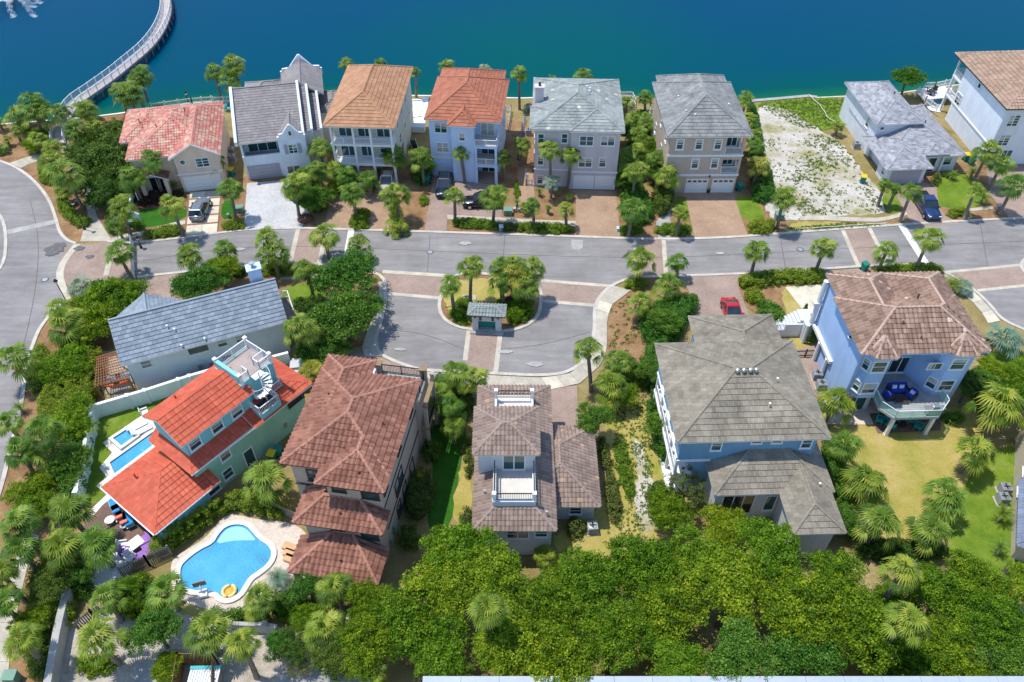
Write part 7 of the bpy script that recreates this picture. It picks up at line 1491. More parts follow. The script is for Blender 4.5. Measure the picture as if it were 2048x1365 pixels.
def car(label, cxy, head, L, Wd, H, mat, kind='suv', name='parked_car'):
    """forward is +x; head in degrees"""
    o = empty(name, (*cxy, 0), math.radians(head)); tag(o, label, {'pickup': 'pickup', 'coupe': 'car'}.get(kind, 'car'), 'parked vehicles'); w = Wd/2; belt = H*.58; hood = H*.56
    def loft(sts, closed_ends=True, sec=None):
        m = MB(); n = None
        for x, wf, zb, zs in sts:
            r = [(-w*wf, zb+.08), (-w*wf*1.0, zb+(zs-zb)*.5), (-w*wf*.97, zs-.10), (-w*wf*.86, zs), (0, zs+.03), (w*wf*.86, zs), (w*wf*.97, zs-.10), (w*wf, zb+(zs-zb)*.5), (w*wf, zb+.08), (w*wf*.8, zb), (-w*wf*.8, zb)]
            n = len(r); m.v += [(x, y, z) for y, z in r]
        for i in range(len(sts)-1):
            for k in range(n): l = (k+1) % n; m.f.append((i*n+k, (i+1)*n+k, (i+1)*n+l, i*n+l)); m.mi.append(0)
        m.f.append(tuple(range(n))); m.mi.append(0); e = (len(sts)-1)*n; m.f.append(tuple(e+k for k in reversed(range(n)))); m.mi.append(0); return m
    r_, f_ = -L/2, L/2; zb = .26
    body = loft([(r_, .80, zb+.18, belt*.86), (r_+.12, .93, zb+.05, belt*.97), (r_+.6, .99, zb, belt), (0, 1.0, zb, belt), (f_-1.55, .99, zb, belt), (f_-1.2, .98, zb, hood), (f_-.45, .95, zb+.03, hood*.93), (f_-.1, .88, zb+.08, hood*.84), (f_, .74, zb+.18, hood*.72)])
    body.build('body', MATS[mat], o, smooth=True, bevel=0)
    if kind == 'suv': x0, x1, x2, x3 = r_+.15, r_+.55, f_-2.35, f_-1.35
    elif kind == 'coupe': x0, x1, x2, x3 = r_+.45, r_+1.55, f_-2.45, f_-1.45
    else: x0, x1, x2, x3 = r_+1.95, r_+2.1, f_-2.4, f_-1.6
    zt = H; wb, wt = w*.93, w*.74; b0 = belt-.02
    g = MB(); A_ = [(x0, -wb, b0), (x0, wb, b0), (x3, wb, b0), (x3, -wb, b0)]; T_ = [(x1, -wt, zt-.06), (x1, wt, zt-.06), (x2, wt, zt-.06), (x2, -wt, zt-.06)]
    g.quads(A_+T_, [(0, 3, 7, 4), (1, 0, 4, 5), (2, 1, 5, 6), (3, 2, 6, 7), (4, 7, 6, 5)]); g.build('glasshouse', MATS['car_glass'], o)
    rf = MB(); rf.quads([(x1-.08, -wt*1.02, zt-.07), (x1-.08, wt*1.02, zt-.07), (x2+.08, wt*1.02, zt-.07), (x2+.08, -wt*1.02, zt-.07), (x1+.05, -wt*.9, zt), (x1+.05, wt*.9, zt), (x2-.05, wt*.9, zt), (x2-.05, -wt*.9, zt)], [(4, 7, 6, 5), (0, 4, 5, 1), (1, 5, 6, 2), (2, 6, 7, 3), (3, 7, 4, 0), (0, 1, 2, 3)])
    rf.build('roof', MATS[mat], o, smooth=False)
    for sy in (-1, 1):
        pl_ = MB(); pl_.bar((x3, sy*wb, b0), (x2, sy*wt, zt-.05), .08); pl_.bar((x0, sy*wb, b0), (x1, sy*wt, zt-.05), .12); xm = (x1+x2)/2-.1; pl_.bar((xm, sy*wb, b0), (xm, sy*wt, zt-.05), .09)
        pl_.build('pillars', MATS[mat], o)
        MB().cbox(x3-.25, sy*(w+.10), belt+.06, .16, .2, .13).build('mirror', MATS[mat], o)
        MB().cbox(f_-.12, sy*w*.62, hood*.80, .14, .32, .14).build('headlight', MATS['lamp_clear'], o)
        MB().cbox(r_+.07, sy*w*.68, belt*.86, .12, .30, .17).build('tail_light', MATS['tail_red'], o)
        for dx in (0.0,): MB().cbox((x0+x3)/2-.2, sy*(w*1.0), belt-.18, .18, .03, .035).build('door_handle', MATS['chrome'], o)
        for x in (r_+.85, f_-.9):
            wr = .36 if kind != 'coupe' else .33
            m = MB().lathe([(wr*.62, -.11), (wr*.95, -.11), (wr, -.07), (wr, .07), (wr*.95, .11), (wr*.62, .11)], 18); t = m.build('wheel', MATS['rubber'], o); t.location = (x, sy*(w-.10), wr); t.rotation_euler = (math.pi/2, 0, 0)
            MB().lathe([(.03, -.115), (wr*.6, -.115), (wr*.6, .115), (.03, .115)], 10).build('rim', MATS['chrome'], t)
            ar = MB().lathe([(wr*1.16, -.02), (wr*1.16, .02)], 18).build('wheel_arch', MATS['rubber'], o); ar.location = (x, sy*(w-.008), wr+.02); ar.rotation_euler = (math.pi/2, 0, 0)
    MB().cbox(f_-.02, 0, hood*.62, .08, Wd*.55, .16).build('grille', MATS['dark_trim'], o); MB().cbox(f_-.02, 0, .42, .10, Wd*.78, .16).build('bumper', MATS['dark_trim' if kind != 'coupe' else mat], o); MB().cbox(r_+.02, 0, .45, .10, Wd*.82, .2).build('bumper', MATS[mat], o); MB().cbox(r_-.02, 0, belt*.72, .03, .34, .12).build('number_plate', MATS['plate'], o)
    if kind == 'suv':
        for sy in (-1, 1): MB().bar((x1+.15, sy*wt*.82, zt+.03), (x2-.1, sy*wt*.82, zt+.03), .05, .05).build('roof_rail', MATS['dark_trim'], o)
    if kind == 'pickup': MB().box(r_+.12, -w*.8, belt-.05, x0-.08, w*.8, belt+.035).build('bed_cover', MATS['rubber'], o)
    return o
def head_to(p, q): a, b = P(*p), P(*q); return math.degrees(math.atan2(b[1]-a[1], b[0]-a[0]))
car('silver blue station wagon parked nose in on the concrete panel drive', P(403, 425), 92, 4.5, 1.85, 1.62, 'car_silver')
car('dark navy car facing the street beside the pale blue garage', P(889, 380), 268, 4.7, 1.9, 1.75, 'car_navy')
car('black car parked side on across the pale blue house drive', P(964, 411), 181, 4.9, 1.95, 1.8, 'car_black')
car('dark blue pickup on the shingled house drive', P(1850, 420), head_to((1836, 398), (1862, 440)), 5.6, 2.0, 1.85, 'car_blue', 'pickup', 'pickup_truck')
car('bright red coupe parked by the taupe garage roof', P(1463, 632), 272, 4.5, 1.85, 1.35, 'car_red', 'coupe')
car('sand coloured car half under the cream house porch', P(775, 377), 268, 4.2, 1.85, 1.8, 'car_sand')
car('white car peeking out between red and terracotta roofs', P(598, 756), 100, 4.4, 1.8, 1.45, 'car_white', 'coupe')
# ================================================================== bins, units, boxes
def wheelie(px, label, lid='bin_green', rz=None, s_=1.0, body='bin_green'):
    o = empty('wheeled_bin', (*P(*px), 0), math.radians(rz if rz is not None else prng.uniform(-25, 25))); tag(o, label, 'bin', 'wheeled bins'); o.scale = (s_,)*3
    m = MB(); a, b = .27, .34; m.quads([(-a, -a, .08), (a, -a, .08), (a, a, .08), (-a, a, .08), (-b, -b, 1.0), (b, -b, 1.0), (b, b, 1.0), (-b, b, 1.0)], [(3, 2, 1, 0), (4, 5, 6, 7), (0, 1, 5, 4), (1, 2, 6, 5), (2, 3, 7, 6), (3, 0, 4, 7)]); m.build('body', MATS[body], o)
    l = MB(); l.quads([(-.37, -.39, 1.0), (.37, -.39, 1.0), (.37, .4, 1.03), (-.37, .4, 1.03), (-.34, -.34, 1.07), (.34, -.34, 1.07), (.34, .38, 1.14), (-.34, .38, 1.14)], [(3, 2, 1, 0), (4, 5, 6, 7), (0, 1, 5, 4), (1, 2, 6, 5), (2, 3, 7, 6), (3, 0, 4, 7)]); l.build('lid', MATS[lid], o)
    MB().tube([(-.3, .44, 1.02), (.3, .44, 1.02)], .025, 6).build('handle', MATS['rubber'], o)
    for sx in (-1, 1): t = MB().lathe([(.1, -.03), (.13, -.03), (.13, .03), (.1, .03)], 12).build('wheel', MATS['rubber'], o); t.location = (sx*.3, .27, .13); t.rotation_euler = (0, math.pi/2, 0)
for px, lb, ld in (((464, 352), 'green bin with yellow lid between peach and white houses', 'bin_yellow'), ((858, 352), 'green bin with yellow lid beside the pale blue garage', 'bin_yellow'), ((856, 360), 'green bin in the middle of three by the pale blue garage', 'bin_green'), ((855, 369), 'green bin nearest the street by the pale blue garage', 'bin_green'),
                   ((1478, 382), 'green bin at the beige house garage corner', 'bin_green'), ((1724, 366), 'green bin with yellow lid beside the sandy lot', 'bin_yellow'), ((1930, 322), 'green bin with yellow lid right of the shingled house', 'bin_yellow'), ((1941, 330), 'plain green bin right of the shingled house', 'bin_green'), ((1727, 541), 'teal green bin standing at the kerb by the paved crossing', 'bin_green'),
                   ((546, 920), 'yellow lidded bin at the mint wall', 'bin_yellow'), ((559, 910), 'dark green bin at the mint wall', 'bin_green'), ((843, 962), 'yellow lidded bin against the villa right wall', 'bin_yellow')): wheelie(px, lb, ld)
def ac(px, label):
    o = empty('air_conditioner', (*P(*px), 0), prng.uniform(-.1, .1)); tag(o, label, 'air conditioner', 'air conditioning units')
    MB().box(-.55, -.55, 0, .55, .55, .08).build('pad', MATS['concrete'], o); m = MB().box(-.42, -.42, .08, .42, .42, .92)
    for k in range(9): m.box(-.435, -.435, .14+k*.085, .435, .435, .17+k*.085)
    m.build('casing', MATS['galv'], o); MB().lathe([(.36, .92), (.38, .95), (.30, .96), (.30, .93)], 18).build('fan_ring', MATS['steel'], o); f_ = MB()
    for k in range(4): f_.cbox(.15*math.cos(k*1.57), .15*math.sin(k*1.57), .935, .28, .12, .015, k*1.57)
    f_.build('fan_blades', MATS['black_metal'], o); MB().lathe([(.30, .922), (.30, .926)], 18).build('fan_well', MATS['dark_floor'], o)
for px, lb in (((1632, 757), 'upper air conditioner by the blue house west wall'), ((1640, 777), 'lower air conditioner by the blue house west wall'), ((1184, 1062), 'air conditioner below the ivory house wing'), ((2005, 985), 'upper air conditioner by the tan house'), ((2001, 1004), 'lower air conditioner by the tan house'), ((1711, 297), 'air conditioner at the shingled house west wall'), ((464, 308), 'upper air conditioner between peach and white houses'), ((466, 322), 'lower air conditioner between peach and white houses'), ((1057, 270), 'dark round topped unit beside the lavender house')): ac(px, lb)
def ubox(px, label, w, d, h_, mat='utility_green', rz=0):
    o = empty('utility_box', (*P(*px), 0), math.radians(rz)); tag(o, label, 'utility box')
    MB().box(-w/2, -d/2, 0, w/2, d/2, h_).build('cabinet', MATS[mat], o); m = MB(); m.quads([(-w/2-.04, -d/2-.04, h_), (w/2+.04, -d/2-.04, h_), (w/2+.04, d/2+.04, h_+.02), (-w/2-.04, d/2+.04, h_+.02), (-w/2-.04, -d/2-.04, h_+.06), (w/2+.04, -d/2-.04, h_+.06), (w/2+.04, d/2+.04, h_+.14), (-w/2-.04, d/2+.04, h_+.14)], [(3, 2, 1, 0), (4, 5, 6, 7), (0, 1, 5, 4), (1, 2, 6, 5), (2, 3, 7, 6), (3, 0, 4, 7)]); m.build('lid', MATS[mat], o)
    MB().box(-w*.02, -d/2-.01, h_*.1, w*.02, -d/2+.005, h_*.9).build('seam', MATS['dark_trim'], o)
for a in (((1016, 429), 'green transformer box beside the pale blue house drive', 1.0, .8, .75), ((1557, 438), 'pale green transformer box at the sandy lot corner', 1.0, .8, .8), ((481, 424), 'green transformer box between the two left drives', .9, .7, .7), ((266, 452), 'small green box at the turf corner', .6, .4, .7), ((1003, 460), 'pale blue meter box in the kerb hedge', .5, .4, .5, 'stucco_paleblue'), ((1236, 462), 'small pale box at the lavender drive corner', .35, .35, .4, 'stucco_paleblue'), ((30, 1362), 'green topped cabinet at the bottom left corner', .9, .7, 1.0), ((1029, 424), 'small grey pedestal beside the transformer', .3, .3, .5, 'galv'), ((1038, 424), 'smallest grey pedestal beside the transformer', .28, .28, .45, 'galv'), ((458, 436), 'small green pedestal on the turf strip', .25, .25, .5), ((1508, 556), 'dark meter box at the kerb hedge end', .5, .4, .6, 'dark_trim'), ((1995, 420), 'grey meter box beneath the far right palm', .5, .3, .7, 'galv')): ubox(*a)
def lamp(base, head, label):
    X, Y = P(*base); h_ = 4.2
    lo, hi = .5, 12
    for _ in range(30):
        m_ = (lo+hi)/2
        if proj(X, Y, m_)[1] > head[1]: lo = m_
        else: hi = m_
    h_ = lo; o = empty('street_lamp', (X, Y, 0)); tag(o, label, 'street lamp', 'street lamps')
    MB().lathe([(.16, 0), (.16, .25), (.09, .4), (.06, .6), (.05, h_-.4), (.05, h_-.35)], 12).build('pole', MATS['black_metal'], o); MB().lathe([(.08, h_-.36), (.2, h_-.2), (.22, h_-.02), (.1, h_+.1), (.03, h_+.2)], 12).build('lantern', MATS['lamp_clear'], o); MB().lathe([(.25, h_-.03), (.12, h_+.12), (.02, h_+.28)], 12).build('hood', MATS['black_metal'], o)
lamp((170, 460), (143, 405), 'black lamp post inside the road bend hedge'); lamp((134, 606), (110, 562), 'black lamp post at the street entrance corner'); lamp((377, 206), (374, 186), 'dark lamp post at the lake fence behind the peach house'); lamp((283, 497), (290, 476), 'short post lamp with arm beside the white gate')
o = empty('plaque', (*P(939, 597), 0)); tag(o, 'small bronze plaque on a concrete base on the island', 'plaque'); MB().box(-.75, -.4, .05, .75, .4, .15).build('base', MATS['concrete'], o); MB().box(-.55, -.25, .15, .3, .25, .22).build('plate', MATS['dark_trim'], o)
# ---- pergola and kayaks beside the grey house
def pergola():
    q = [Vector((*P(x, y, 2.3), 0)) for x, y in ((191, 772), (256, 756), (233, 706), (195, 717))]; o = empty('pergola', (q[0].x, q[0].y, 0)); tag(o, 'cedar pergola with criss-cross slats beside the grey house', 'pergola'); r = [p-q[0] for p in q]
    for p in r: MB().box(p.x-.08, p.y-.08, 0, p.x+.08, p.y+.08, 2.25).build('post', MATS['cedar'], o)
    for k in range(12):
        t = k/11; a = r[0].lerp(r[1], t); b = r[3].lerp(r[2], t); d = (b-a)*.06; MB().bar((a.x-d.x, a.y-d.y, 2.32), (b.x+d.x, b.y+d.y, 2.32), .06, .14).build('rafter', MATS['cedar'], o)
    for k in range(11):
        t = k/10; a = r[0].lerp(r[3], t); b = r[1].lerp(r[2], t); d = (b-a)*.05; MB().bar((a.x-d.x, a.y-d.y, 2.43), (b.x+d.x, b.y+d.y, 2.43), .05, .07).build('slat', MATS['cedar'], o)
    for a, b in ((r[0], r[1]), (r[3], r[2])): MB().bar((a.x, a.y, 2.2), (b.x, b.y, 2.2), .09, .16).build('beam', MATS['cedar'], o)
pergola()
M('kayak_orange', (.75,.12,.02), .4, .1); M('kayak_blue', (.15,.45,.75), .4, .1)
for px, mt, lb in (((233, 766), 'kayak_orange', 'orange kayak lying under the pergola edge'), ((236, 753), 'kayak_blue', 'pale blue kayak lying under the pergola')):
    q = P(*px, 1.2); o = empty('kayak', (q[0], q[1], 1.1), math.radians(20)); tag(o, lb, 'kayak'); st_ = [(-1.3, .02), (-.9, .18), (-.3, .3), (.4, .3), (.9, .18), (1.3, .02)]; m = MB()
    for x, w_ in st_: m.v += [(x, w_*math.cos(t), .16*math.sin(t)*(.5+w_*1.6)) for t in [k*math.pi/4 for k in range(8)]]
    for i in range(5):
        for k in range(8): m.f.append((i*8+k, (i+1)*8+k, (i+1)*8+(k+1) % 8, i*8+(k+1) % 8)); m.mi.append(0)
    m.build('hull', MATS[mt], o, smooth=True); c_ = MB().lathe([(.2, .13), (.24, .17), (.18, .17)], 14).build('cockpit', MATS['rubber'], o); c_.scale = (1.5, 1, 1)
    MB().box(-1.2, -.05, -1.1, -1.1, .05, -.05).box(1.1, -.05, -1.1, 1.2, .05, -.05).build('rack', MATS['cedar'], o)
# ================================================================== garden furniture
def chair(px, rz, label, mat, z=0.0, s_=1.0, kind='arm', cat='chair', group=None):
    q = P(*px, z); o = empty('garden_chair', (q[0], q[1], z), math.radians(rz)); tag(o, label, cat, group); o.scale = (s_,)*3
    MB().box(-.3, -.3, .36, .3, .28, .42).build('seat', MATS[mat], o); MB().cbox(0, .32, .7, .6, .06, .65, 0, -.22).build('backrest', MATS[mat], o)
    for sx in (-1, 1):
        MB().box(sx*.36-.06, -.32, .58, sx*.36+.06, .34, .63).build('armrest', MATS[mat], o)
        for y in (-.27, .26): MB().box(sx*.34-.035, y-.035, 0, sx*.34+.035, y+.035, .58).build('leg', MATS[mat], o)
    return o
def lounger(px, rz, label, mat, frame='white_paint', z=.02):
    q = P(*px); o = empty('sun_lounger', (q[0], q[1], z), math.radians(rz)); tag(o, label, 'sun lounger', 'sun loungers')
    MB().box(-.32, -.95, .26, .32, .35, .36).build('cushion', MATS[mat], o); MB().cbox(0, .64, .5, .64, .1, .75, 0, -.95).build('backrest', MATS[mat], o)
    MB().box(-.35, -.98, .2, .35, .9, .26).build('frame', MATS[frame], o)
    for sx in (-1, 1):
        for y in (-.85, .75): MB().box(sx*.3-.03, y-.03, 0, sx*.3+.03, y+.03, .2).build('leg', MATS[frame], o)
def table(px, label, r, h_, mat, z=0.0, square=False, rz=0):
    q = P(*px, z); o = empty('garden_table', (q[0], q[1], z), math.radians(rz)); tag(o, label, 'table')
    if square:
        MB().box(-r, -r*.7, h_-.06, r, r*.7, h_).build('top', MATS[mat], o); MB().box(-r*.9, -r*.6, 0, r*.9, r*.6, h_-.062).build('base', MATS['old_wood'], o)
    else: MB().lathe([(r, h_-.05), (r, h_)], 20).build('top', MATS[mat], o); MB().lathe([(r*.5, 0), (r*.4, .05), (.06, .1), (.06, h_-.05)], 12).build('pedestal', MATS[mat], o)
lounger((237, 1030), 215, 'coral lounger nearer the lap pool under the red eave', 'coral_fabric'); lounger((247, 1040), 215, 'coral lounger between the blue cushions', 'coral_fabric'); lounger((258, 1043), 215, 'blue covered lounger under the red eave', 'sky_fabric'); lounger((232, 1018), 215, 'blue covered lounger at the eave corner', 'sky_fabric')
lounger((276, 858), 130, 'left striped lounger above the spa', 'white_fabric', 'galv'); lounger((286, 866), 130, 'right striped lounger above the spa', 'white_fabric', 'galv'); chair((292, 830), 120, 'white chair at the lawn end of the pool deck', 'white_paint')
table((223, 1046), 'round white table on the brown patio', .42, .5, 'white_paint'); table((250, 1057), 'small grey side table on the brown patio', .3, .45, 'galv'); table((271, 1095), 'white square fire table on the brown patio', .75, .55, 'white_paint', 0, True, 50)
chair((249, 1096), 100, 'white chair nearer the patio palms', 'white_fabric'); chair((264, 1120), 60, 'white chair nearer the board fence', 'white_fabric'); chair((252, 1108), 80, 'mauve chair between the two white ones', 'purple_fabric')
q = P(296, 1098); o = empty('corner_sofa', (q[0], q[1], 0), math.radians(40)); tag(o, 'purple patterned corner sofa at the red pavilion corner', 'sofa')
MB().box(-.4, -.9, .0, .4, 1.2, .42).box(-1.2, -.9, .0, -.401, -.1, .41).build('seat', MATS['purple_fabric'], o); MB().box(.4, -.9, 0, .6, 1.2, .75).build('backrest', MATS['purple_fabric'], o); MB().box(-.38, .3, .42, .38, 1.1, .52).build('cushion', MATS['purple_fabric'], o)
o = empty('stone_ring', (*P(222, 1142), 0)); tag(o, 'white gravel ring around the patio palms', 'gravel bed'); MB().lathe([(1.7, 0), (1.7, .12), (1.5, .14), (1.4, .08)], 28).build('edging', MATS['coping'], o); MB().lathe([(1.42, .02), (1.42, .115)], 28).build('gravel', MATS['gravel_white'], o)
for k, (px, rz) in enumerate((((588, 1100), 250), ((590, 1113), 250), ((591, 1124), 250))): lounger(px, rz, ['top', 'middle', 'bottom'][k]+' wooden lounger beside the villa pool steps', 'orange_wood', 'orange_wood')
# pool toys
q = P(459, 1184, .1); o = empty('pool_float', (q[0], q[1], .12)); tag(o, 'round pale yellow float in the kidney pool', 'pool float'); M('float_yellow', (.78,.62,.26), .4, .1); M('float_orange', (.75,.38,.05), .4, .1)
MB().tube([(.5*math.cos(t), .5*math.sin(t), .1) for t in [k*math.pi/12 for k in range(25)]], .15, 8).build('ring', MATS['float_yellow'], o, smooth=True); MB().lathe([(.42, .04), (.2, .12), (.05, .13)], 18).build('middle', MATS['float_orange'], o)
q = P(408, 1192); o = empty('basketball_hoop', (q[0], q[1], .2), .3); tag(o, 'white poolside basketball hoop at the kidney pool', 'basketball hoop'); MB().box(-.35, -.3, 0, .35, .35, .25).build('base', MATS['white_paint'], o); MB().tube([(0, 0, .2), (0, .1, .9), (0, .3, 1.1)], .05, 8).build('pole', MATS['white_paint'], o); MB().box(-.5, .3, .85, .5, .35, 1.45).build('backboard', MATS['old_wood'], o); MB().tube([(.2*math.cos(t), .58+.2*math.sin(t), 1.0) for t in [k*math.pi/8 for k in range(17)]], .015, 6).build('rim', MATS['kayak_orange'], o)
# blue house deck
Z = 2.83
def sofa(px, rz, label, w_, z=Z):
    q = P(*px, z); o = empty('outdoor_sofa' if w_ > 1.2 else 'outdoor_armchair', (q[0], q[1], z), math.radians(rz)); tag(o, label, 'sofa' if w_ > 1.2 else 'armchair'); MB().box(-w_/2, -.4, .0, w_/2, .4, .25).build('frame', MATS['dark_trim'], o); MB().box(-w_/2+.1, -.4, .25, w_/2-.1, .25, .44).build('seat_cushion', MATS['blue_fabric'], o); MB().box(-w_/2+.1, .22, .3, w_/2-.1, .42, .85).build('back_cushion', MATS['blue_fabric'], o)
    for sx in (-1, 1): MB().box(sx*(w_/2-.06)-.06, -.4, .25, sx*(w_/2-.06)+.06, .4, .6).build('arm', MATS['dark_trim'], o)
    for k in range(2 if w_ > 1.2 else 1): MB().cbox((-.35+.7*k) if w_ > 1.2 else 0, .08, .58, .42, .12, .36, 0, -.3).build('pillow', MATS['white_fabric'], o)
sofa((1793, 783), 2, 'blue cushioned sofa against the sliding doors', 1.9); sofa((1776, 796), 100, 'blue armchair at the left side of the deck', .95); sofa((1820, 794), 305, 'blue armchair turned away at the deck table', .95); table((1800, 802), 'low dark table between the blue seats', .65, .35, 'dark_trim', Z, True, 2)
q = P(1864, 826, Z); o = empty('gas_grill', (q[0], q[1], Z), .05); tag(o, 'steel gas grill at the glass railing of the deck', 'grill'); MB().box(-.6, -.28, 0, .6, .28, .75).build('cabinet', MATS['steel'], o); MB().cbox(0, 0, .95, .7, .5, .35).build('hood', MATS['steel'], o, bevel=.08); MB().box(.6, -.25, .72, .95, .25, .76).box(-.95, -.25, .72, -.6, .25, .76).build('shelf', MATS['steel'], o)
for k, (px, rz, lb) in enumerate((((1757, 845), 60, 'leftmost teal chair under the deck'), ((1777, 845), 10, 'teal chair behind the left deck post'), ((1777, 858), 190, 'teal chair in front of the left deck post'), ((1799, 846), 0, 'teal chair under the deck, left of the middle'), ((1819, 845), 0, 'teal chair under the deck, right of the middle'), ((1834, 858), 230, 'teal chair nearest the right deck post'))): chair(px, rz, lb, 'teal_paint', group='teal chairs under the blue house deck')
table((1800, 853), 'dark low table under the deck', .5, .5, 'dark_trim')
for k, px in enumerate(((451, 214), (456, 222))): chair(px, 150, ('upper', 'lower')[k]+' turquoise garden chair behind the peach house', 'turq')
for k, (px, rz) in enumerate((((1856, 188), 60), ((1866, 186), -50))): chair(px, rz, ('left', 'right')[k]+' dark chair on the lakeside deck', 'dark_trim', 1.2)
table((1861, 190), 'dark round table on the lakeside deck', .5, .7, 'dark_trim', 1.2)
o = MB().box(-2.4, -1.6, 1.05, 2.4, 1.6, 1.2); q = P(1872, 186, 1.2); oo = empty('lakeside_deck', (q[0], q[1], 0), .15); tag(oo, 'white raised lakeside deck behind the shingled house', 'deck'); o.build('floor', MATS['white_paint'], oo)
for x in (-2.2, 2.2):
    for y in (-1.4, 1.4): MB().box(x-.1, y-.1, 0, x+.1, y+.1, 1.05).build('post', MATS['white_paint'], oo)
for px, lb, w_, d_, h_ in (((1254, 206), 'red brown deck behind the lavender house', 1.9, 2.2, 1.4), ((1306, 230), 'pale deck behind the beige house', 1.2, 2.4, 1.4)):
    q = P(*px, h_); oo = empty('rear_deck', (q[0], q[1], 0)); tag(oo, lb, 'deck'); MB().box(-w_/2, -d_/2, h_-.15, w_/2, d_/2, h_).build('floor', MATS['deck_boards' if d_ < 2.3 else 'deck_tan'], oo); MB().box(-w_/2+.05, -d_/2+.05, 0, w_/2-.05, d_/2-.05, h_-.152).build('skirt', MATS['white_paint'], oo)
# storage box and dark covered cart between copper and rust roofs
q = P(838, 262); o = empty('storage_box', (q[0], q[1], 0), -.05); tag(o, 'white storage box at the end of the narrow pool', 'storage box'); MB().box(-.9, -.5, 0, .9, .6, .8).build('chest', MATS['white_paint'], o); MB().box(-.95, -.55, .8, .95, .65, .88).build('lid', MATS['stucco_offwhite'], o)
q = P(828, 296); o = empty('covered_cart', (q[0], q[1], 0), .3); tag(o, 'dark covered cart with pale rails beside the cream house', 'cart'); MB().box(-.35, -.7, .3, .35, .7, .85).build('cover', MATS['rubber'], o, bevel=.1)
for sx in (-1, 1): MB().tube([(sx*.42, -.9, .5), (sx*.42, .9, .9)], .03, 6).build('rail', MATS['white_paint'], o); t = MB().lathe([(.2, -.03), (.26, -.03), (.26, .03), (.2, .03)], 14).build('wheel', MATS['rubber'], o); t.location = (sx*.45, 0, .26); t.rotation_euler = (0, math.pi/2, 0)
# mulch ring, pots, pink ornament, cypresses, shed
q = P(611, 439); o = empty('mulch_ring', (q[0], q[1], 0)); tag(o, 'round raised mulch ring on the white paver drive', 'planter'); MB().lathe([(1.0, 0), (1.0, .12), (.85, .3), (.3, .42)], 24).build('mound', MATS['dark_mulch'], o)
q = P(1416, 386); o = empty('flower_pot', (q[0], q[1], 0)); tag(o, 'small planted pot between the two white garage doors', 'pot'); MB().lathe([(.16, 0), (.25, .35), (.27, .4), (.2, .4)], 14).build('pot', MATS['dark_trim'], o); link('plant', leaf_cloud('plant', [(0, 0, .55), (.1, .1, .5), (-.1, 0, .6)], [.25]*3, 40, .06, 2, MATS['bright_leaf']), o)
q = P(1841, 365); o = empty('pink_ornament', (q[0], q[1], 0)); tag(o, 'pink covered ornament at the shingled house garage corner', 'ornament'); MB().lathe([(.22, 0), (.3, .3), (.22, .6), (.08, .8)], 14).build('body', MATS['pink_plastic'], o); MB().lathe([(.1, .78), (.02, .86)], 10).build('tip', MATS['pink_plastic'], o)
def cypress(px, h_, r, label):
    q = P(*px); o = empty('cypress', (q[0], q[1], 0)); tag(o, label, 'shrub', 'cypresses by the blue house'); g = random.Random(int(px[0])); cs = []; rs = []
    for k in range(120): t = g.random()**.8; a = g.uniform(0, 6.28); rr = r*(1-t)*.8; cs.append((rr*math.cos(a), rr*math.sin(a), .15+t*h_*.93)); rs.append(.1+.14*(1-t))
    link('foliage', leaf_cloud('foliage', cs, rs, 26, .06, int(px[1]), MATS['bright_leaf'], 1.3), o); MB().tube([(0, 0, 0), (0, 0, h_*.7)], [.06, .02], 6).build('trunk', MATS['tree_bark'], o)
cypress((1603, 640), 2.3, .45, 'uppermost slender cypress beside the blue house stair'); cypress((1613, 662), 2.6, .45, 'middle slender cypress beside the blue house stair'); cypress((1622, 684), 2.6, .45, 'lowest slender cypress beside the blue house stair')
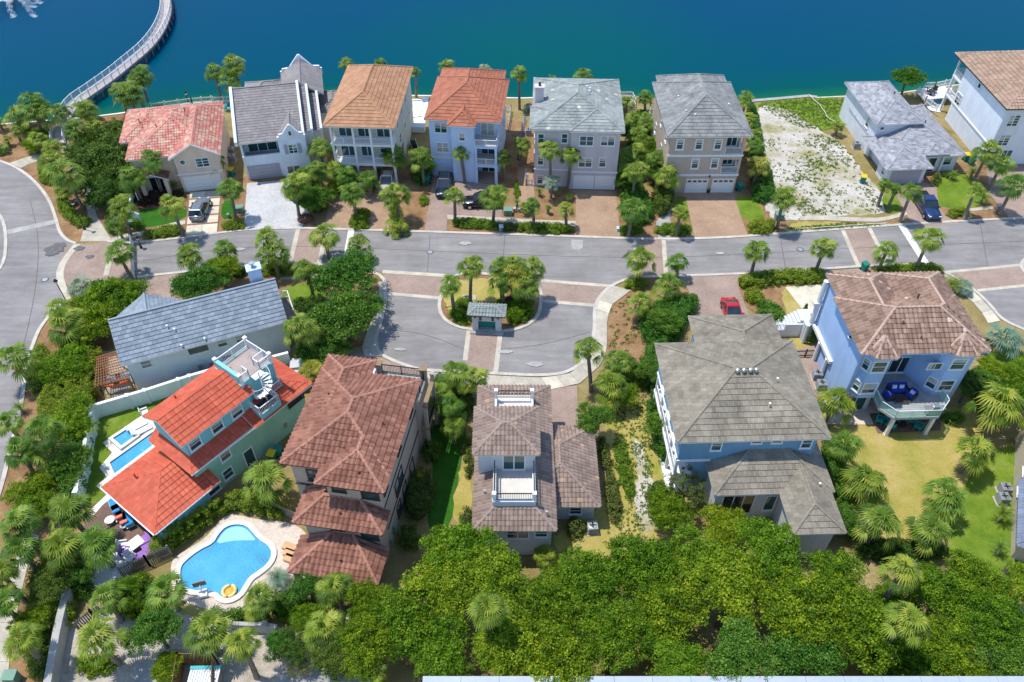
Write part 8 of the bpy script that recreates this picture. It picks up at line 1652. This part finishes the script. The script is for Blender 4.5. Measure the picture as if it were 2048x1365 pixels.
q = P(407, 1352, 1.6); o = empty('metal_roofed_shed', (q[0], q[1], 0), .03); tag(o, 'small shed with corrugated metal roof inside the timber enclosure', 'shed'); MB().box(-.95, -2.5, 0, .95, .55, 1.45).build('wall', MATS['old_wood'], o); m = MB()
for k in range(24): x = -1.1+k*.092; m.box(x, -2.7, 1.5+(k % 2)*.03, x+.09, .5, 1.54+(k % 2)*.03)
m.build('roof', MATS['galv'], o); MB().box(-1.12, .5, 1.5, 1.12, .75, 1.62).build('ridge', MATS['teal_paint'], o)

# ---- stains, covers and drains on the roads
M('stain', (.135,.13,.13), .8, .25, 2, 12, True)
def blob(px, r, label=None, mat='stain', name='road_stain', el=1.4, z=.05):
    g = random.Random(int(px[0]*7)); q = P(*px); pts = [(q[0]+r*el*math.cos(t)*g.uniform(.6, 1.15), q[1]+r*math.sin(t)*g.uniform(.6, 1.15)) for t in [k*math.pi/9 for k in range(18)]]
    sheet(name, smooth(pts, 2, True), mat, z, world=True)
for px, r in (((110, 500), .9), ((118, 492), .7), ((104, 508), .6), ((158, 498), .5), ((180, 515), .4), ((1262, 505), .35), ((1258, 517), .3)): blob(px, r)
M('pale_patch', (.40,.385,.375), .9, .2, 2, 12, True)
for px, r in (((930, 488), .35), ((1440, 508), .25), ((480, 500), .3), ((1070, 730), .4), ((1010, 705), .35), ((800, 700), .3)): blob(px, r, mat='pale_patch', el=2.4, z=.048)
for px, lb in (((90, 560), 'round manhole cover on the left road'), ((1600, 500), 'round manhole cover on the street before the long hedge'), ((860, 505), 'round manhole cover on the street above the island')):
    q = P(*px); o = empty('manhole_cover', (q[0], q[1], .03)); tag(o, lb, 'manhole cover'); MB().lathe([(.42, 0), (.42, .035), (.36, .035), (.34, .03)], 20).build('frame', MATS['dark_trim'], o); MB().lathe([(.335, 0), (.335, .034)], 20).build('lid', MATS['galv'], o)

for a in ([(285,522),(430,500),(600,491),(900,505),(1250,518),(1450,512),(1700,497),(2060,483)], [(775,660),(850,668),(930,700)], [(1000,700),(1090,690),(1180,665)], [(60,400),(80,480),(70,600),(30,760)], [(860,470),(855,545)], [(1560,470),(1572,545)], [(1010,472),(1004,548)], [(1960,445),(1975,535)]):
    strip('road_seam', a, .07, .0, .047, 'stain')
